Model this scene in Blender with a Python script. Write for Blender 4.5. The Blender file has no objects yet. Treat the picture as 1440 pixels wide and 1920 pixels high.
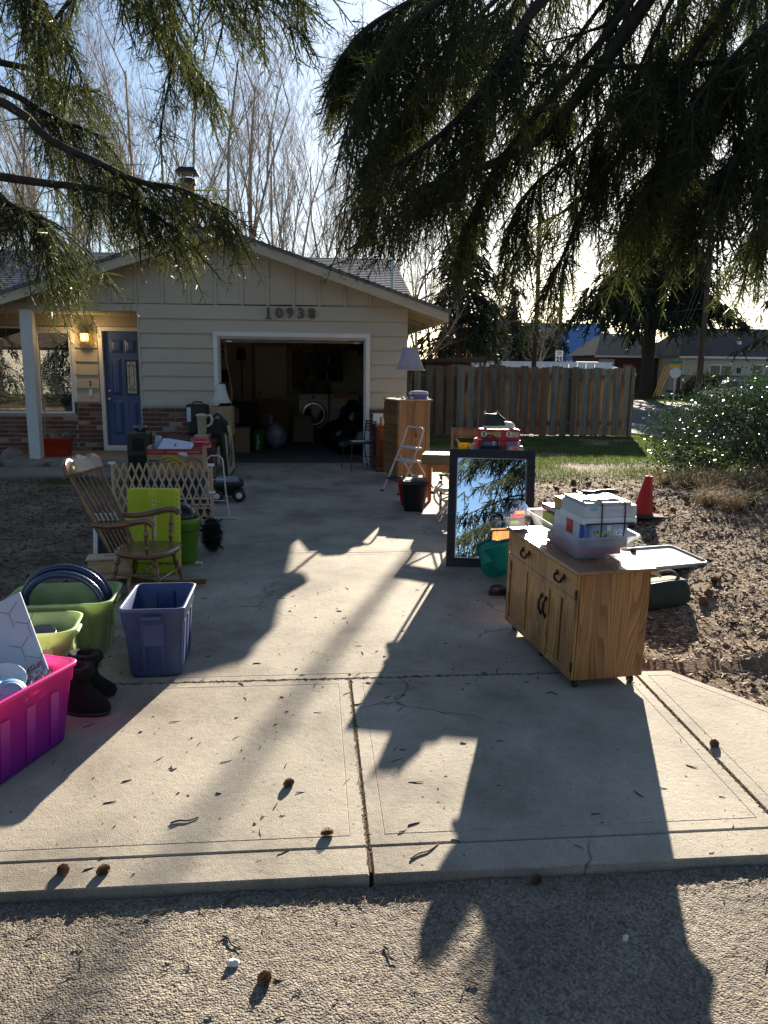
import bpy, bmesh, math, random
import numpy as np
from mathutils import Vector, Matrix, Euler

random.seed(7); rng = np.random.default_rng(7)
scene = bpy.context.scene
R = math.radians
COL = scene.collection

# ------------------------------------------------------------------ camera
YAW, PITCH, ROLL, FPX, EYE = R(5.356), R(10.74), R(0.657), 1442.0, 1.624
_r = Vector((math.cos(YAW), -math.sin(YAW), 0))
_f = Vector((math.sin(YAW) * math.cos(PITCH), math.cos(YAW) * math.cos(PITCH), -math.sin(PITCH)))
_u = _r.cross(_f)
_r2 = _r * math.cos(ROLL) + _u * math.sin(ROLL)
_u2 = _u * math.cos(ROLL) - _r * math.sin(ROLL)
cam = bpy.data.cameras.new('camera'); camo = bpy.data.objects.new('camera', cam); COL.objects.link(camo)
camo.matrix_world = Matrix(((_r2.x, _u2.x, -_f.x, 0), (_r2.y, _u2.y, -_f.y, 0), (_r2.z, _u2.z, -_f.z, EYE), (0, 0, 0, 1)))
cam.sensor_fit = 'VERTICAL'; cam.sensor_height = 24.0; cam.lens = 24.0 * FPX / 1920.0
cam.clip_start = 0.05; cam.clip_end = 3000
scene.camera = camo

# ------------------------------------------------------------------ sky, sun, exposure
SUN_AZ, SUN_EL = R(19.0), R(18.9)          # azimuth measured from +Y towards +X
world = bpy.data.worlds.new('World'); scene.world = world; world.use_nodes = True
wn, wl = world.node_tree.nodes, world.node_tree.links
wn.clear()
w_out = wn.new('ShaderNodeOutputWorld'); w_bg = wn.new('ShaderNodeBackground')
w_sky = wn.new('ShaderNodeTexSky'); w_sky.sky_type = 'NISHITA'; w_sky.sun_disc = False
w_sky.sun_elevation = SUN_EL; w_sky.sun_rotation = SUN_AZ
w_sky.air_density = 1.0; w_sky.dust_density = 0.5; w_sky.ozone_density = 2.5
w_bg.inputs['Strength'].default_value = 0.05
# thin broken cloud over the whole sky, laid out on a flat layer overhead
w_tc = wn.new('ShaderNodeTexCoord'); w_sep = wn.new('ShaderNodeSeparateXYZ'); wl.new(w_tc.outputs['Generated'], w_sep.inputs[0])
w_mx = wn.new('ShaderNodeMath'); w_mx.operation = 'MAXIMUM'; w_mx.inputs[1].default_value = 0.05; wl.new(w_sep.outputs['Z'], w_mx.inputs[0])
w_dx = wn.new('ShaderNodeMath'); w_dx.operation = 'DIVIDE'; wl.new(w_sep.outputs['X'], w_dx.inputs[0]); wl.new(w_mx.outputs[0], w_dx.inputs[1])
w_dy = wn.new('ShaderNodeMath'); w_dy.operation = 'DIVIDE'; wl.new(w_sep.outputs['Y'], w_dy.inputs[0]); wl.new(w_mx.outputs[0], w_dy.inputs[1])
w_cb = wn.new('ShaderNodeCombineXYZ'); wl.new(w_dx.outputs[0], w_cb.inputs[0]); wl.new(w_dy.outputs[0], w_cb.inputs[1])
w_ns = wn.new('ShaderNodeTexNoise'); w_ns.inputs['Scale'].default_value = 0.9; w_ns.inputs['Detail'].default_value = 7; w_ns.inputs['Roughness'].default_value = 0.6
wl.new(w_cb.outputs[0], w_ns.inputs['Vector'])
w_rp = wn.new('ShaderNodeValToRGB'); w_rp.color_ramp.elements[0].position = 0.54; w_rp.color_ramp.elements[1].position = 0.78
w_rp.color_ramp.elements[0].color = (0, 0, 0, 1); w_rp.color_ramp.elements[1].color = (0.7, 0.7, 0.7, 1)
wl.new(w_ns.outputs['Fac'], w_rp.inputs['Fac'])
w_mix = wn.new('ShaderNodeMixRGB'); w_mix.inputs['Color2'].default_value = (5.2, 5.4, 5.8, 1)
wl.new(w_rp.outputs['Color'], w_mix.inputs['Fac']); wl.new(w_sky.outputs['Color'], w_mix.inputs['Color1'])
wl.new(w_mix.outputs['Color'], w_bg.inputs['Color']); wl.new(w_bg.outputs[0], w_out.inputs[0])

sun = bpy.data.lights.new('sun', 'SUN'); suno = bpy.data.objects.new('sun', sun); COL.objects.link(suno)
sun.energy = 5.0; sun.angle = R(0.53); sun.color = (1.0, 0.88, 0.71)
_sd = Vector((-math.sin(SUN_AZ) * math.cos(SUN_EL), -math.cos(SUN_AZ) * math.cos(SUN_EL), -math.sin(SUN_EL)))
suno.rotation_euler = _sd.to_track_quat('-Z', 'Y').to_euler(); suno.location = (20, 60, 25)

vs = scene.view_settings
vs.view_transform = 'Standard'; vs.look = 'None'; vs.gamma = 1.0; vs.use_curve_mapping = False
vs.exposure = 1.75

cy_ = scene.cycles
cy_.max_bounces = 7; cy_.diffuse_bounces = 3; cy_.glossy_bounces = 3; cy_.transmission_bounces = 4; cy_.transparent_max_bounces = 10
cy_.caustics_reflective = False; cy_.caustics_refractive = False; cy_.use_denoising = True

# ------------------------------------------------------------------ survey helpers (photo point -> point in the place)
def ray(px, py):
    return _r2 * ((px - 720) / FPX) - _u2 * ((py - 960) / FPX) + _f
def P(px, py, Y):
    d = ray(px, py); return Vector((0, 0, EYE)) + d * (Y / d.y)
def PZ(px, py, Z):
    d = ray(px, py); return Vector((0, 0, EYE)) + d * ((Z - EYE) / d.z)
SL = 0.035
def gz(Y):
    """height of the driveway plane (rises to the garage, level beyond)"""
    return -SL * (13 - Y) if Y < 13 else 0.0
def G(px, py):
    d = ray(px, py); t = (-SL * 13 - EYE) / (d.z - SL * d.y); p = Vector((0, 0, EYE)) + d * t
    return p if p.y < 13 else PZ(px, py, 0.0)

# ------------------------------------------------------------------ mesh builder
class MB:
    def __init__(s): s.v = []; s.f = []; s.sm = []; s.mi = []; s.cur = 0
    def add(s, vs_, fs, smooth=False, M=None):
        o = len(s.v)
        if M is not None: vs_ = [M @ Vector(v) for v in vs_]
        s.v.extend([tuple(v) for v in vs_])
        for f in fs: s.f.append(tuple(i + o for i in f)); s.sm.append(smooth); s.mi.append(s.cur)
        return s
    def box(s, x0, x1, y0, y1, z0, z1, b=0.0, M=None):
        if x1 < x0: x0, x1 = x1, x0
        if y1 < y0: y0, y1 = y1, y0
        if z1 < z0: z0, z1 = z1, z0
        if b <= 0:
            v = [(x, y, z) for z in (z0, z1) for y in (y0, y1) for x in (x0, x1)]
            return s.add(v, [(0, 2, 3, 1), (4, 5, 7, 6), (0, 1, 5, 4), (2, 6, 7, 3), (0, 4, 6, 2), (1, 3, 7, 5)], False, M)
        b = min(b, (x1 - x0) * .45, (y1 - y0) * .45, (z1 - z0) * .45)
        cx, cy, cz = (x0 + x1) / 2, (y0 + y1) / 2, (z0 + z1) / 2; hx, hy, hz = (x1 - x0) / 2, (y1 - y0) / 2, (z1 - z0) / 2
        v = []; idx = {}
        for sx in (-1, 1):
            for sy in (-1, 1):
                for sz in (-1, 1):
                    for k, q in enumerate(((sx * hx, sy * (hy - b), sz * (hz - b)), (sx * (hx - b), sy * hy, sz * (hz - b)), (sx * (hx - b), sy * (hy - b), sz * hz))):
                        idx[(sx, sy, sz, k)] = len(v); v.append((cx + q[0], cy + q[1], cz + q[2]))
        f = []
        def quad(a, b_, c, d, n):
            p = [Vector(v[i]) for i in (a, b_, c)]
            nn = (p[1] - p[0]).cross(p[2] - p[0])
            f.append((a, b_, c, d) if nn.dot(Vector(n)) > 0 else (d, c, b_, a))
        for sg in (-1, 1):
            quad(idx[(sg, -1, -1, 0)], idx[(sg, 1, -1, 0)], idx[(sg, 1, 1, 0)], idx[(sg, -1, 1, 0)], (sg, 0, 0))
            quad(idx[(-1, sg, -1, 1)], idx[(1, sg, -1, 1)], idx[(1, sg, 1, 1)], idx[(-1, sg, 1, 1)], (0, sg, 0))
            quad(idx[(-1, -1, sg, 2)], idx[(1, -1, sg, 2)], idx[(1, 1, sg, 2)], idx[(-1, 1, sg, 2)], (0, 0, sg))
        for a in (-1, 1):
            for c in (-1, 1):
                quad(idx[(a, c, -1, 0)], idx[(a, c, 1, 0)], idx[(a, c, 1, 1)], idx[(a, c, -1, 1)], (a, c, 0))
                quad(idx[(a, -1, c, 0)], idx[(a, 1, c, 0)], idx[(a, 1, c, 2)], idx[(a, -1, c, 2)], (a, 0, c))
                quad(idx[(-1, a, c, 1)], idx[(1, a, c, 1)], idx[(1, a, c, 2)], idx[(-1, a, c, 2)], (0, a, c))
        for sx in (-1, 1):
            for sy in (-1, 1):
                for sz in (-1, 1):
                    t = [idx[(sx, sy, sz, k)] for k in range(3)]
                    n = (Vector(v[t[1]]) - Vector(v[t[0]])).cross(Vector(v[t[2]]) - Vector(v[t[0]]))
                    f.append(tuple(t) if n.dot(Vector((sx, sy, sz))) > 0 else tuple(t[::-1]))
        return s.add(v, f, False, M)
    def hexa(s, bot, top, smooth=False, M=None):
        """prism between two rings with the same point count"""
        n = len(bot); v = list(bot) + list(top)
        f = [tuple(range(n))[::-1], tuple(range(n, 2 * n))] + [(i, (i + 1) % n, n + (i + 1) % n, n + i) for i in range(n)]
        return s.add(v, f, smooth, M)
    def prism(s, poly, axis, a, b, M=None):
        """2-D outline (two other axes in x,y,z order) swept along axis"""
        def mk(p, t):
            return (t, p[0], p[1]) if axis == 'x' else (p[0], t, p[1]) if axis == 'y' else (p[0], p[1], t)
        A = sum(poly[i][0] * poly[(i + 1) % len(poly)][1] - poly[(i + 1) % len(poly)][0] * poly[i][1] for i in range(len(poly)))
        if (A < 0) != (axis == 'y'): poly = poly[::-1]
        if b < a: a, b = b, a
        return s.hexa([mk(p, a) for p in poly], [mk(p, b) for p in poly], False, M)
    def tube(s, pts, r, n=8, M=None, caps=True, closed=False, sm=True):
        pts = [Vector(p) for p in pts]; m = len(pts)
        rr = r if isinstance(r, (list, tuple)) else [r] * m
        v = []; ref = Vector((0, 0, 1)); prev = None
        for i in range(m):
            if closed: t = pts[(i + 1) % m] - pts[i - 1]
            else: t = pts[min(i + 1, m - 1)] - pts[max(i - 1, 0)]
            if t.length < 1e-9: t = Vector((0, 0, 1))
            t.normalize()
            if prev is None:
                a = t.cross(ref)
                if a.length < .1: a = t.cross(Vector((1, 0, 0)))
            else:
                a = prev - t * prev.dot(t)
                if a.length < 1e-6: a = t.cross(ref)
            a.normalize(); prev = a; b = t.cross(a)
            for k in range(n):
                w = 2 * math.pi * k / n
                v.append(pts[i] + (a * math.cos(w) + b * math.sin(w)) * rr[i])
        f = []
        for i in range(m if closed else m - 1):
            j = (i + 1) % m
            for k in range(n): f.append((i * n + k, i * n + (k + 1) % n, j * n + (k + 1) % n, j * n + k))
        s.add(v, f, sm, M)
        if caps and not closed:
            s.add(v[:n], [tuple(range(n))[::-1]], False, M); s.add(v[-n:], [tuple(range(n))], False, M)
        return s
    def lathe(s, prof, n=20, c=(0, 0, 0), M=None, sm=True, cap0=True, cap1=True, sq=None):
        """profile [(r,z)..] turned about z; sq>0 squares the section"""
        v = []
        for r_, z in prof:
            for k in range(n):
                w = 2 * math.pi * (k + .5) / n; x, y = math.cos(w), math.sin(w)
                if sq: q = (abs(x) ** sq + abs(y) ** sq) ** (-1 / sq); x, y = x * q, y * q
                v.append((c[0] + r_ * x, c[1] + r_ * y, c[2] + z))
        f = [(i * n + k, i * n + (k + 1) % n, (i + 1) * n + (k + 1) % n, (i + 1) * n + k) for i in range(len(prof) - 1) for k in range(n)]
        s.add(v, f, sm, M)
        if cap0: s.add(v[:n], [tuple(range(n))[::-1]], False, M)
        if cap1: s.add(v[-n:], [tuple(range(n))], False, M)
        return s
    def ball(s, c, r, n=12, m=8, M=None, jit=0.0, seed=0):
        if not isinstance(r, (tuple, list)): r = (r, r, r)
        rg = random.Random(seed); v = []
        for i in range(1, m):
            a = math.pi * i / m
            for k in range(n):
                w = 2 * math.pi * k / n; q = 1 + jit * rg.uniform(-1, 1)
                v.append((c[0] + q * r[0] * math.sin(a) * math.cos(w), c[1] + q * r[1] * math.sin(a) * math.sin(w), c[2] + q * r[2] * math.cos(a)))
        top = len(v); v.append((c[0], c[1], c[2] + r[2])); v.append((c[0], c[1], c[2] - r[2]))
        f = [(i * n + k, (i + 1) * n + k, (i + 1) * n + (k + 1) % n, i * n + (k + 1) % n) for i in range(m - 2) for k in range(n)]
        f += [(top, k, (k + 1) % n) for k in range(n)] + [(top + 1, (m - 2) * n + (k + 1) % n, (m - 2) * n + k) for k in range(n)]
        return s.add(v, f, True, M)
    def quad(s, a, b, c, d, M=None): return s.add([a, b, c, d], [(0, 1, 2, 3)], False, M)
    def grid(s, fn, nu, nv, smooth=True, M=None, both=False):
        v = [fn(i / nu, j / nv) for j in range(nv + 1) for i in range(nu + 1)]
        f = [(j * (nu + 1) + i, j * (nu + 1) + i + 1, (j + 1) * (nu + 1) + i + 1, (j + 1) * (nu + 1) + i) for j in range(nv) for i in range(nu)]
        return s.add(v, f, smooth, M)
    def mesh(s, name):
        me = bpy.data.meshes.new(name); me.from_pydata(s.v, [], s.f)
        me.polygons.foreach_set('use_smooth', s.sm); me.polygons.foreach_set('material_index', s.mi); me.update(); return me
    def build(s, name, mat, parent=None, bev=0, solid=0, sub=0):
        me = s.mesh(name)
        for m in (mat if isinstance(mat, (list, tuple)) else [mat]): me.materials.append(m)
        o = bpy.data.objects.new(name, me); COL.objects.link(o)
        if parent is not None: o.parent = parent
        if solid: md = o.modifiers.new('s', 'SOLIDIFY'); md.thickness = solid; md.offset = 0
        if bev: md = o.modifiers.new('b', 'BEVEL'); md.width = bev; md.segments = 2; md.limit_method = 'ANGLE'; md.angle_limit = R(40)
        if sub: md = o.modifiers.new('u', 'SUBSURF'); md.levels = sub; md.render_levels = sub
        return o
def npmesh(name, verts, faces, mat, parent=None, smooth=False):
    """fast mesh from numpy arrays (faces all the same size)"""
    me = bpy.data.meshes.new(name); verts = np.asarray(verts, np.float32); faces = np.asarray(faces, np.int32); k = faces.shape[1]
    me.vertices.add(len(verts)); me.vertices.foreach_set('co', verts.ravel())
    me.loops.add(faces.size); me.loops.foreach_set('vertex_index', faces.ravel())
    me.polygons.add(len(faces)); me.polygons.foreach_set('loop_start', np.arange(0, faces.size, k, dtype=np.int32))
    me.polygons.foreach_set('loop_total', np.full(len(faces), k, np.int32))
    if smooth: me.polygons.foreach_set('use_smooth', np.ones(len(faces), bool))
    me.update(calc_edges=True)
    for m in (mat if isinstance(mat, (list, tuple)) else [mat]): me.materials.append(m)
    o = bpy.data.objects.new(name, me); COL.objects.link(o); o.parent = parent
    return o

def tag(o, label=None, cat=None, group=None, kind=None):
    if label: o['label'] = label
    if cat: o['category'] = cat
    if group: o['group'] = group
    if kind: o['kind'] = kind
    return o
def thing(name, loc, label, cat, rz=0.0, group=None, tilt=None):
    e = bpy.data.objects.new(name, None); COL.objects.link(e); e.empty_display_size = .1
    e.location = loc; e.rotation_euler = (0, 0, rz) if tilt is None else (tilt[0], tilt[1], rz)
    return tag(e, label, cat, group)
def solo(o, label, cat, loc=None, rz=0.0, group=None):
    if loc is not None: o.location = loc
    o.rotation_euler = (o.rotation_euler[0], o.rotation_euler[1], rz)
    return tag(o, label, cat, group)
def copy_tree(o, parent=None):
    c = o.copy(); COL.objects.link(c); c.parent = parent
    for ch in list(o.children): copy_tree(ch, c)
    return c
FONT = None
def text(s_, size, mat, name, parent, M, ext=0.0008, bold=0.0, align='CENTER', squeeze=1.0):
    """flat lettering as a mesh: x right, y up in its own plane, M places it"""
    cu = bpy.data.curves.new(name, 'FONT'); cu.body = s_; cu.size = size; cu.extrude = ext; cu.offset = bold
    cu.align_x = align; cu.align_y = 'CENTER'; cu.resolution_u = 3
    t = bpy.data.objects.new(name, cu); COL.objects.link(t)
    dg = bpy.context.evaluated_depsgraph_get(); me = bpy.data.meshes.new_from_object(t.evaluated_get(dg))
    bpy.data.objects.remove(t); bpy.data.curves.remove(cu)
    me.transform(M @ Matrix.Diagonal((squeeze, 1, 1, 1))); me.materials.clear(); me.materials.append(mat)
    o = bpy.data.objects.new(name, me); COL.objects.link(o); o.parent = parent
    return o
def frame(o, x, y, z=None):
    """matrix with origin o, local x along x, local y along y"""
    x = Vector(x).normalized(); y = Vector(y); y = (y - x * y.dot(x)).normalized(); z = x.cross(y)
    return Matrix(((x.x, y.x, z.x, o[0]), (x.y, y.y, z.y, o[1]), (x.z, y.z, z.z, o[2]), (0, 0, 0, 1)))

# ------------------------------------------------------------------ materials
_mats = {}
def mat(name, col, rough=.6, var=.12, scale=6, bump=0.0, bscale=60, metal=0.0, spec=.5, st=(1, 1, 1), col2=None, detail=4, coat=0.0, contrast=(.3, .7), sheen=0, trans=0.0, sss=0.0):
    """plain painted/plastic/cloth surface: base colour with cloudy variation, fine relief"""
    if name in _mats: return _mats[name]
    m = bpy.data.materials.new(name); m.use_nodes = True; nt = m.node_tree; N, L = nt.nodes, nt.links
    b = N['Principled BSDF']; b.inputs['Roughness'].default_value = rough; b.inputs['Metallic'].default_value = metal
    b.inputs['Specular IOR Level'].default_value = spec; b.inputs['Coat Weight'].default_value = coat
    b.inputs['Sheen Weight'].default_value = sheen
    if trans: b.inputs['Transmission Weight'].default_value = trans
    tc = N.new('ShaderNodeTexCoord'); mp = N.new('ShaderNodeMapping'); mp.inputs['Scale'].default_value = st
    L.new(tc.outputs['Object'], mp.inputs['Vector'])
    n1 = N.new('ShaderNodeTexNoise'); n1.inputs['Scale'].default_value = scale; n1.inputs['Detail'].default_value = detail; n1.inputs['Roughness'].default_value = .6
    L.new(mp.outputs[0], n1.inputs['Vector'])
    rp = N.new('ShaderNodeValToRGB'); rp.color_ramp.elements[0].position = contrast[0]; rp.color_ramp.elements[1].position = contrast[1]
    c2 = col2 if col2 else tuple(min(1, c * (1 + var)) for c in col)
    c1 = col if col2 else tuple(c * (1 - var) for c in col)
    rp.color_ramp.elements[0].color = (*c1, 1); rp.color_ramp.elements[1].color = (*c2, 1)
    L.new(n1.outputs['Fac'], rp.inputs['Fac']); L.new(rp.outputs['Color'], b.inputs['Base Color'])
    if bump:
        n2 = N.new('ShaderNodeTexNoise'); n2.inputs['Scale'].default_value = bscale; n2.inputs['Detail'].default_value = 3
        L.new(mp.outputs[0], n2.inputs['Vector'])
        bp = N.new('ShaderNodeBump'); bp.inputs['Strength'].default_value = bump; bp.inputs['Distance'].default_value = .01
        L.new(n2.outputs['Fac'], bp.inputs['Height']); L.new(bp.outputs['Normal'], b.inputs['Normal'])
    if sss:
        # thin translucent stuff: light shines through
        tr = N.new('ShaderNodeBsdfTranslucent'); L.new(rp.outputs['Color'], tr.inputs['Color'])
        mx = N.new('ShaderNodeMixShader'); mx.inputs[0].default_value = sss
        L.new(b.outputs[0], mx.inputs[1]); L.new(tr.outputs[0], mx.inputs[2]); L.new(mx.outputs[0], N['Material Output'].inputs[0])
    _mats[name] = m; return m
def woodmat(name, c1, c2, axis='z', rough=.5, scale=1.0, rings=9, bump=.05, coat=0.0, plank=0.0):
    """wood: stretched noise grain with ring bands along an axis"""
    if name in _mats: return _mats[name]
    m = bpy.data.materials.new(name); m.use_nodes = True; nt = m.node_tree; N, L = nt.nodes, nt.links
    b = N['Principled BSDF']; b.inputs['Roughness'].default_value = rough; b.inputs['Coat Weight'].default_value = coat; b.inputs['Coat Roughness'].default_value = .25
    tc = N.new('ShaderNodeTexCoord'); mp = N.new('ShaderNodeMapping')
    st = {'x': (.07, 1, 1), 'y': (1, .07, 1), 'z': (1, 1, .07)}[axis]
    mp.inputs['Scale'].default_value = tuple(k * scale for k in st); L.new(tc.outputs['Object'], mp.inputs['Vector'])
    n1 = N.new('ShaderNodeTexNoise'); n1.inputs['Scale'].default_value = 3.2; n1.inputs['Detail'].default_value = 2; n1.inputs['Distortion'].default_value = .6
    L.new(mp.outputs[0], n1.inputs['Vector'])
    mu = N.new('ShaderNodeMath'); mu.operation = 'MULTIPLY'; mu.inputs[1].default_value = rings; L.new(n1.outputs['Fac'], mu.inputs[0])
    fr = N.new('ShaderNodeMath'); fr.operation = 'PINGPONG'; fr.inputs[1].default_value = .5; L.new(mu.outputs[0], fr.inputs[0])
    n2 = N.new('ShaderNodeTexNoise'); n2.inputs['Scale'].default_value = 55; n2.inputs['Detail'].default_value = 3; L.new(mp.outputs[0], n2.inputs['Vector'])
    ad = N.new('ShaderNodeMath'); ad.operation = 'MULTIPLY_ADD'; ad.inputs[1].default_value = .55; L.new(n2.outputs['Fac'], ad.inputs[0]); L.new(fr.outputs[0], ad.inputs[2])
    rp = N.new('ShaderNodeValToRGB'); rp.color_ramp.elements[0].position = .2; rp.color_ramp.elements[1].position = .8
    rp.color_ramp.elements[0].color = (*c1, 1); rp.color_ramp.elements[1].color = (*c2, 1)
    L.new(ad.outputs[0], rp.inputs['Fac'])
    n3 = N.new('ShaderNodeTexNoise'); n3.inputs['Scale'].default_value = 4; L.new(tc.outputs['Object'], n3.inputs['Vector'])
    mr = N.new('ShaderNodeMapRange'); mr.inputs['To Min'].default_value = .72; mr.inputs['To Max'].default_value = 1.2; L.new(n3.outputs['Fac'], mr.inputs['Value'])
    ml = N.new('ShaderNodeMixRGB'); ml.blend_type = 'MULTIPLY'; ml.inputs['Fac'].default_value = 1; L.new(rp.outputs['Color'], ml.inputs['Color1']); L.new(mr.outputs[0], ml.inputs['Color2'])
    L.new(ml.outputs[0], b.inputs['Base Color'])
    bp = N.new('ShaderNodeBump'); bp.inputs['Strength'].default_value = bump; bp.inputs['Distance'].default_value = .004
    L.new(ad.outputs[0], bp.inputs['Height']); L.new(bp.outputs['Normal'], b.inputs['Normal'])
    _mats[name] = m; return m
def glassmat(name, tint=(1, 1, 1), rough=.02, refl=.5):
    """thin clear sheet: mostly see-through with a fresnel mirror on top"""
    if name in _mats: return _mats[name]
    m = bpy.data.materials.new(name); m.use_nodes = True; N, L = m.node_tree.nodes, m.node_tree.links; N.remove(N['Principled BSDF'])
    t = N.new('ShaderNodeBsdfTransparent'); t.inputs['Color'].default_value = (*tint, 1)
    g = N.new('ShaderNodeBsdfGlossy'); g.inputs['Roughness'].default_value = rough
    fr = N.new('ShaderNodeFresnel'); fr.inputs['IOR'].default_value = 1.5
    ma = N.new('ShaderNodeMath'); ma.operation = 'MULTIPLY_ADD'; ma.inputs[1].default_value = 1.0; ma.inputs[2].default_value = refl; L.new(fr.outputs[0], ma.inputs[0])
    mx = N.new('ShaderNodeMixShader'); L.new(ma.outputs[0], mx.inputs[0]); L.new(t.outputs[0], mx.inputs[1]); L.new(g.outputs[0], mx.inputs[2])
    L.new(mx.outputs[0], N['Material Output'].inputs[0]); _mats[name] = m; return m

def frostmat(name, col, clear=.55):
    """milky see-through plastic"""
    m = bpy.data.materials.new(name); m.use_nodes = True; N, L = m.node_tree.nodes, m.node_tree.links; b = N['Principled BSDF']; b.inputs['Base Color'].default_value = (*col, 1); b.inputs['Roughness'].default_value = .3
    t = N.new('ShaderNodeBsdfTransparent'); tl = N.new('ShaderNodeBsdfTranslucent'); tl.inputs['Color'].default_value = (*col, 1)
    m1 = N.new('ShaderNodeMixShader'); m1.inputs[0].default_value = .5; L.new(b.outputs[0], m1.inputs[1]); L.new(tl.outputs[0], m1.inputs[2])
    m2 = N.new('ShaderNodeMixShader'); m2.inputs[0].default_value = clear; L.new(m1.outputs[0], m2.inputs[1]); L.new(t.outputs[0], m2.inputs[2]); L.new(m2.outputs[0], N['Material Output'].inputs[0]); return m
WHITE = mat('white_paint', (.70, .71, .71), .5, .06, 5, bump=.05)
BLACKP = mat('black_plastic', (.012, .012, .013), .45, .2, 10)
# ================================================================== SETTING
def sstep(t): t = np.clip(t, 0, 1); return t * t * (3 - 2 * t)
def vnoise(x, y, seed=0):
    """smooth value noise on numpy arrays"""
    xi = np.floor(x).astype(np.int64); yi = np.floor(y).astype(np.int64); fx = x - xi; fy = y - yi
    def h(a, b):
        n = (a * 374761393 + b * 668265263 + seed * 1442695041) & 0x7fffffff
        n = ((n ^ (n >> 13)) * 1274126177) & 0x7fffffff
        return ((n ^ (n >> 16)) & 0xffff) / 65535.0
    u = fx * fx * (3 - 2 * fx); v = fy * fy * (3 - 2 * fy)
    return (h(xi, yi) * (1 - u) + h(xi + 1, yi) * u) * (1 - v) + (h(xi, yi + 1) * (1 - u) + h(xi + 1, yi + 1) * u) * v
def ground_z(X, Y):
    X = np.asarray(X, float); Y = np.asarray(Y, float)
    base = np.where(Y < 13, -SL * (13 - Y), 0.0) - .025
    base = base - .5 * sstep((2.7 - Y) / .12)
    bank = .30 * sstep((X - 2.5) / 3.2) * sstep((Y - 2.6) / 2.0) * sstep((11.5 - Y) / 3.0)
    bank = bank + .10 * sstep((-1.9 - X) / 2.5) * sstep((Y - 4) / 2.0) * sstep((12.0 - Y) / 2)
    rough = (vnoise(X * 2.2, Y * 2.2, 1) - .5) * .05 + (vnoise(X * 7, Y * 7, 2) - .5) * .016 + (vnoise(X * 19, Y * 19, 5) - .5) * .007
    off = sstep((np.maximum(X - 2.15, -1.75 - X)) / .5)
    indrive = ((X > -1.75) & (X < 2.15) & (Y < 13.2)) | ((np.abs(X - .2) < 3.4) & (Y < 4.7) & (Y > 2.6))
    d = X + .208 * (Y - 25.1) - 10.8
    z = base + bank * (Y > 2.6) + rough * off * np.where(Y > 12.4, .35, 1.0) * (Y > 2.7)
    fall = sstep((d + 5) / 4.2)
    z = np.where(Y > 10, z * (1 - fall) + fall * -.56, z)
    far = sstep((np.hypot(X, Y - 10) - 60) / 30); z = z * (1 - far) - .6 * far
    under = (X > -9.2) & (X < 1.6) & (Y > 13)
    z = np.where(under, -.12, z)
    return np.where(indrive & (Y < 13.2), np.minimum(z, base - .05), z)
def soil_mat(name, a, b, c, sc=1.0):
    m = bpy.data.materials.new(name); m.use_nodes = True; N, L = m.node_tree.nodes, m.node_tree.links; bs = N['Principled BSDF']; bs.inputs['Roughness'].default_value = .95; bs.inputs['Specular IOR Level'].default_value = .15
    tc = N.new('ShaderNodeTexCoord'); n1 = N.new('ShaderNodeTexNoise'); n1.inputs['Scale'].default_value = 1.3 * sc; n1.inputs['Detail'].default_value = 8; n1.inputs['Roughness'].default_value = .7
    L.new(tc.outputs['Object'], n1.inputs['Vector']); rp = N.new('ShaderNodeValToRGB'); e = rp.color_ramp.elements
    e[0].position = .35; e[0].color = (*a, 1); e[1].position = .68; e[1].color = (*c, 1); k = e.new(.5); k.color = (*b, 1)
    L.new(n1.outputs['Fac'], rp.inputs['Fac'])
    v = N.new('ShaderNodeTexVoronoi'); v.inputs['Scale'].default_value = 45 * sc; L.new(tc.outputs['Object'], v.inputs['Vector'])
    mr = N.new('ShaderNodeMapRange'); mr.inputs['From Max'].default_value = 1; mr.inputs['To Min'].default_value = .55; mr.inputs['To Max'].default_value = 1.25; L.new(v.outputs['Color'], mr.inputs['Value'])
    ml = N.new('ShaderNodeMixRGB'); ml.blend_type = 'MULTIPLY'; ml.inputs['Fac'].default_value = 1; L.new(rp.outputs['Color'], ml.inputs['Color1']); L.new(mr.outputs[0], ml.inputs['Color2'])
    L.new(ml.outputs[0], bs.inputs['Base Color'])
    n2 = N.new('ShaderNodeTexNoise'); n2.inputs['Scale'].default_value = 60 * sc; n2.inputs['Detail'].default_value = 5; L.new(tc.outputs['Object'], n2.inputs['Vector'])
    bp = N.new('ShaderNodeBump'); bp.inputs['Strength'].default_value = .5; bp.inputs['Distance'].default_value = .012; L.new(n2.outputs['Fac'], bp.inputs['Height']); L.new(bp.outputs['Normal'], bs.inputs['Normal'])
    return m
SOIL = soil_mat('soil', (.09, .062, .042), (.21, .15, .10), (.34, .255, .18))
ax = np.unique(np.concatenate([np.arange(-8, 9, .09), np.linspace(-400, -8, 40), np.linspace(9, 40, 60), np.linspace(40, 400, 30)]))
ay = np.unique(np.concatenate([np.arange(2.4, 13, .09), np.array([-400, -200, -90, -40, -10, 2.0]), np.arange(13, 60, .5), np.linspace(60, 700, 40)]))
gx, gy = np.meshgrid(ax, ay); gzv = ground_z(gx, gy)
nx, ny = len(ax), len(ay); ii = (np.arange(ny - 1)[:, None] * nx + np.arange(nx - 1)[None, :]).ravel()
tag(npmesh('ground', np.stack([gx, gy, gzv], -1).reshape(-1, 3), np.stack([ii, ii + 1, ii + 1 + nx, ii + nx], 1), SOIL, smooth=True), kind='structure')

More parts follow.
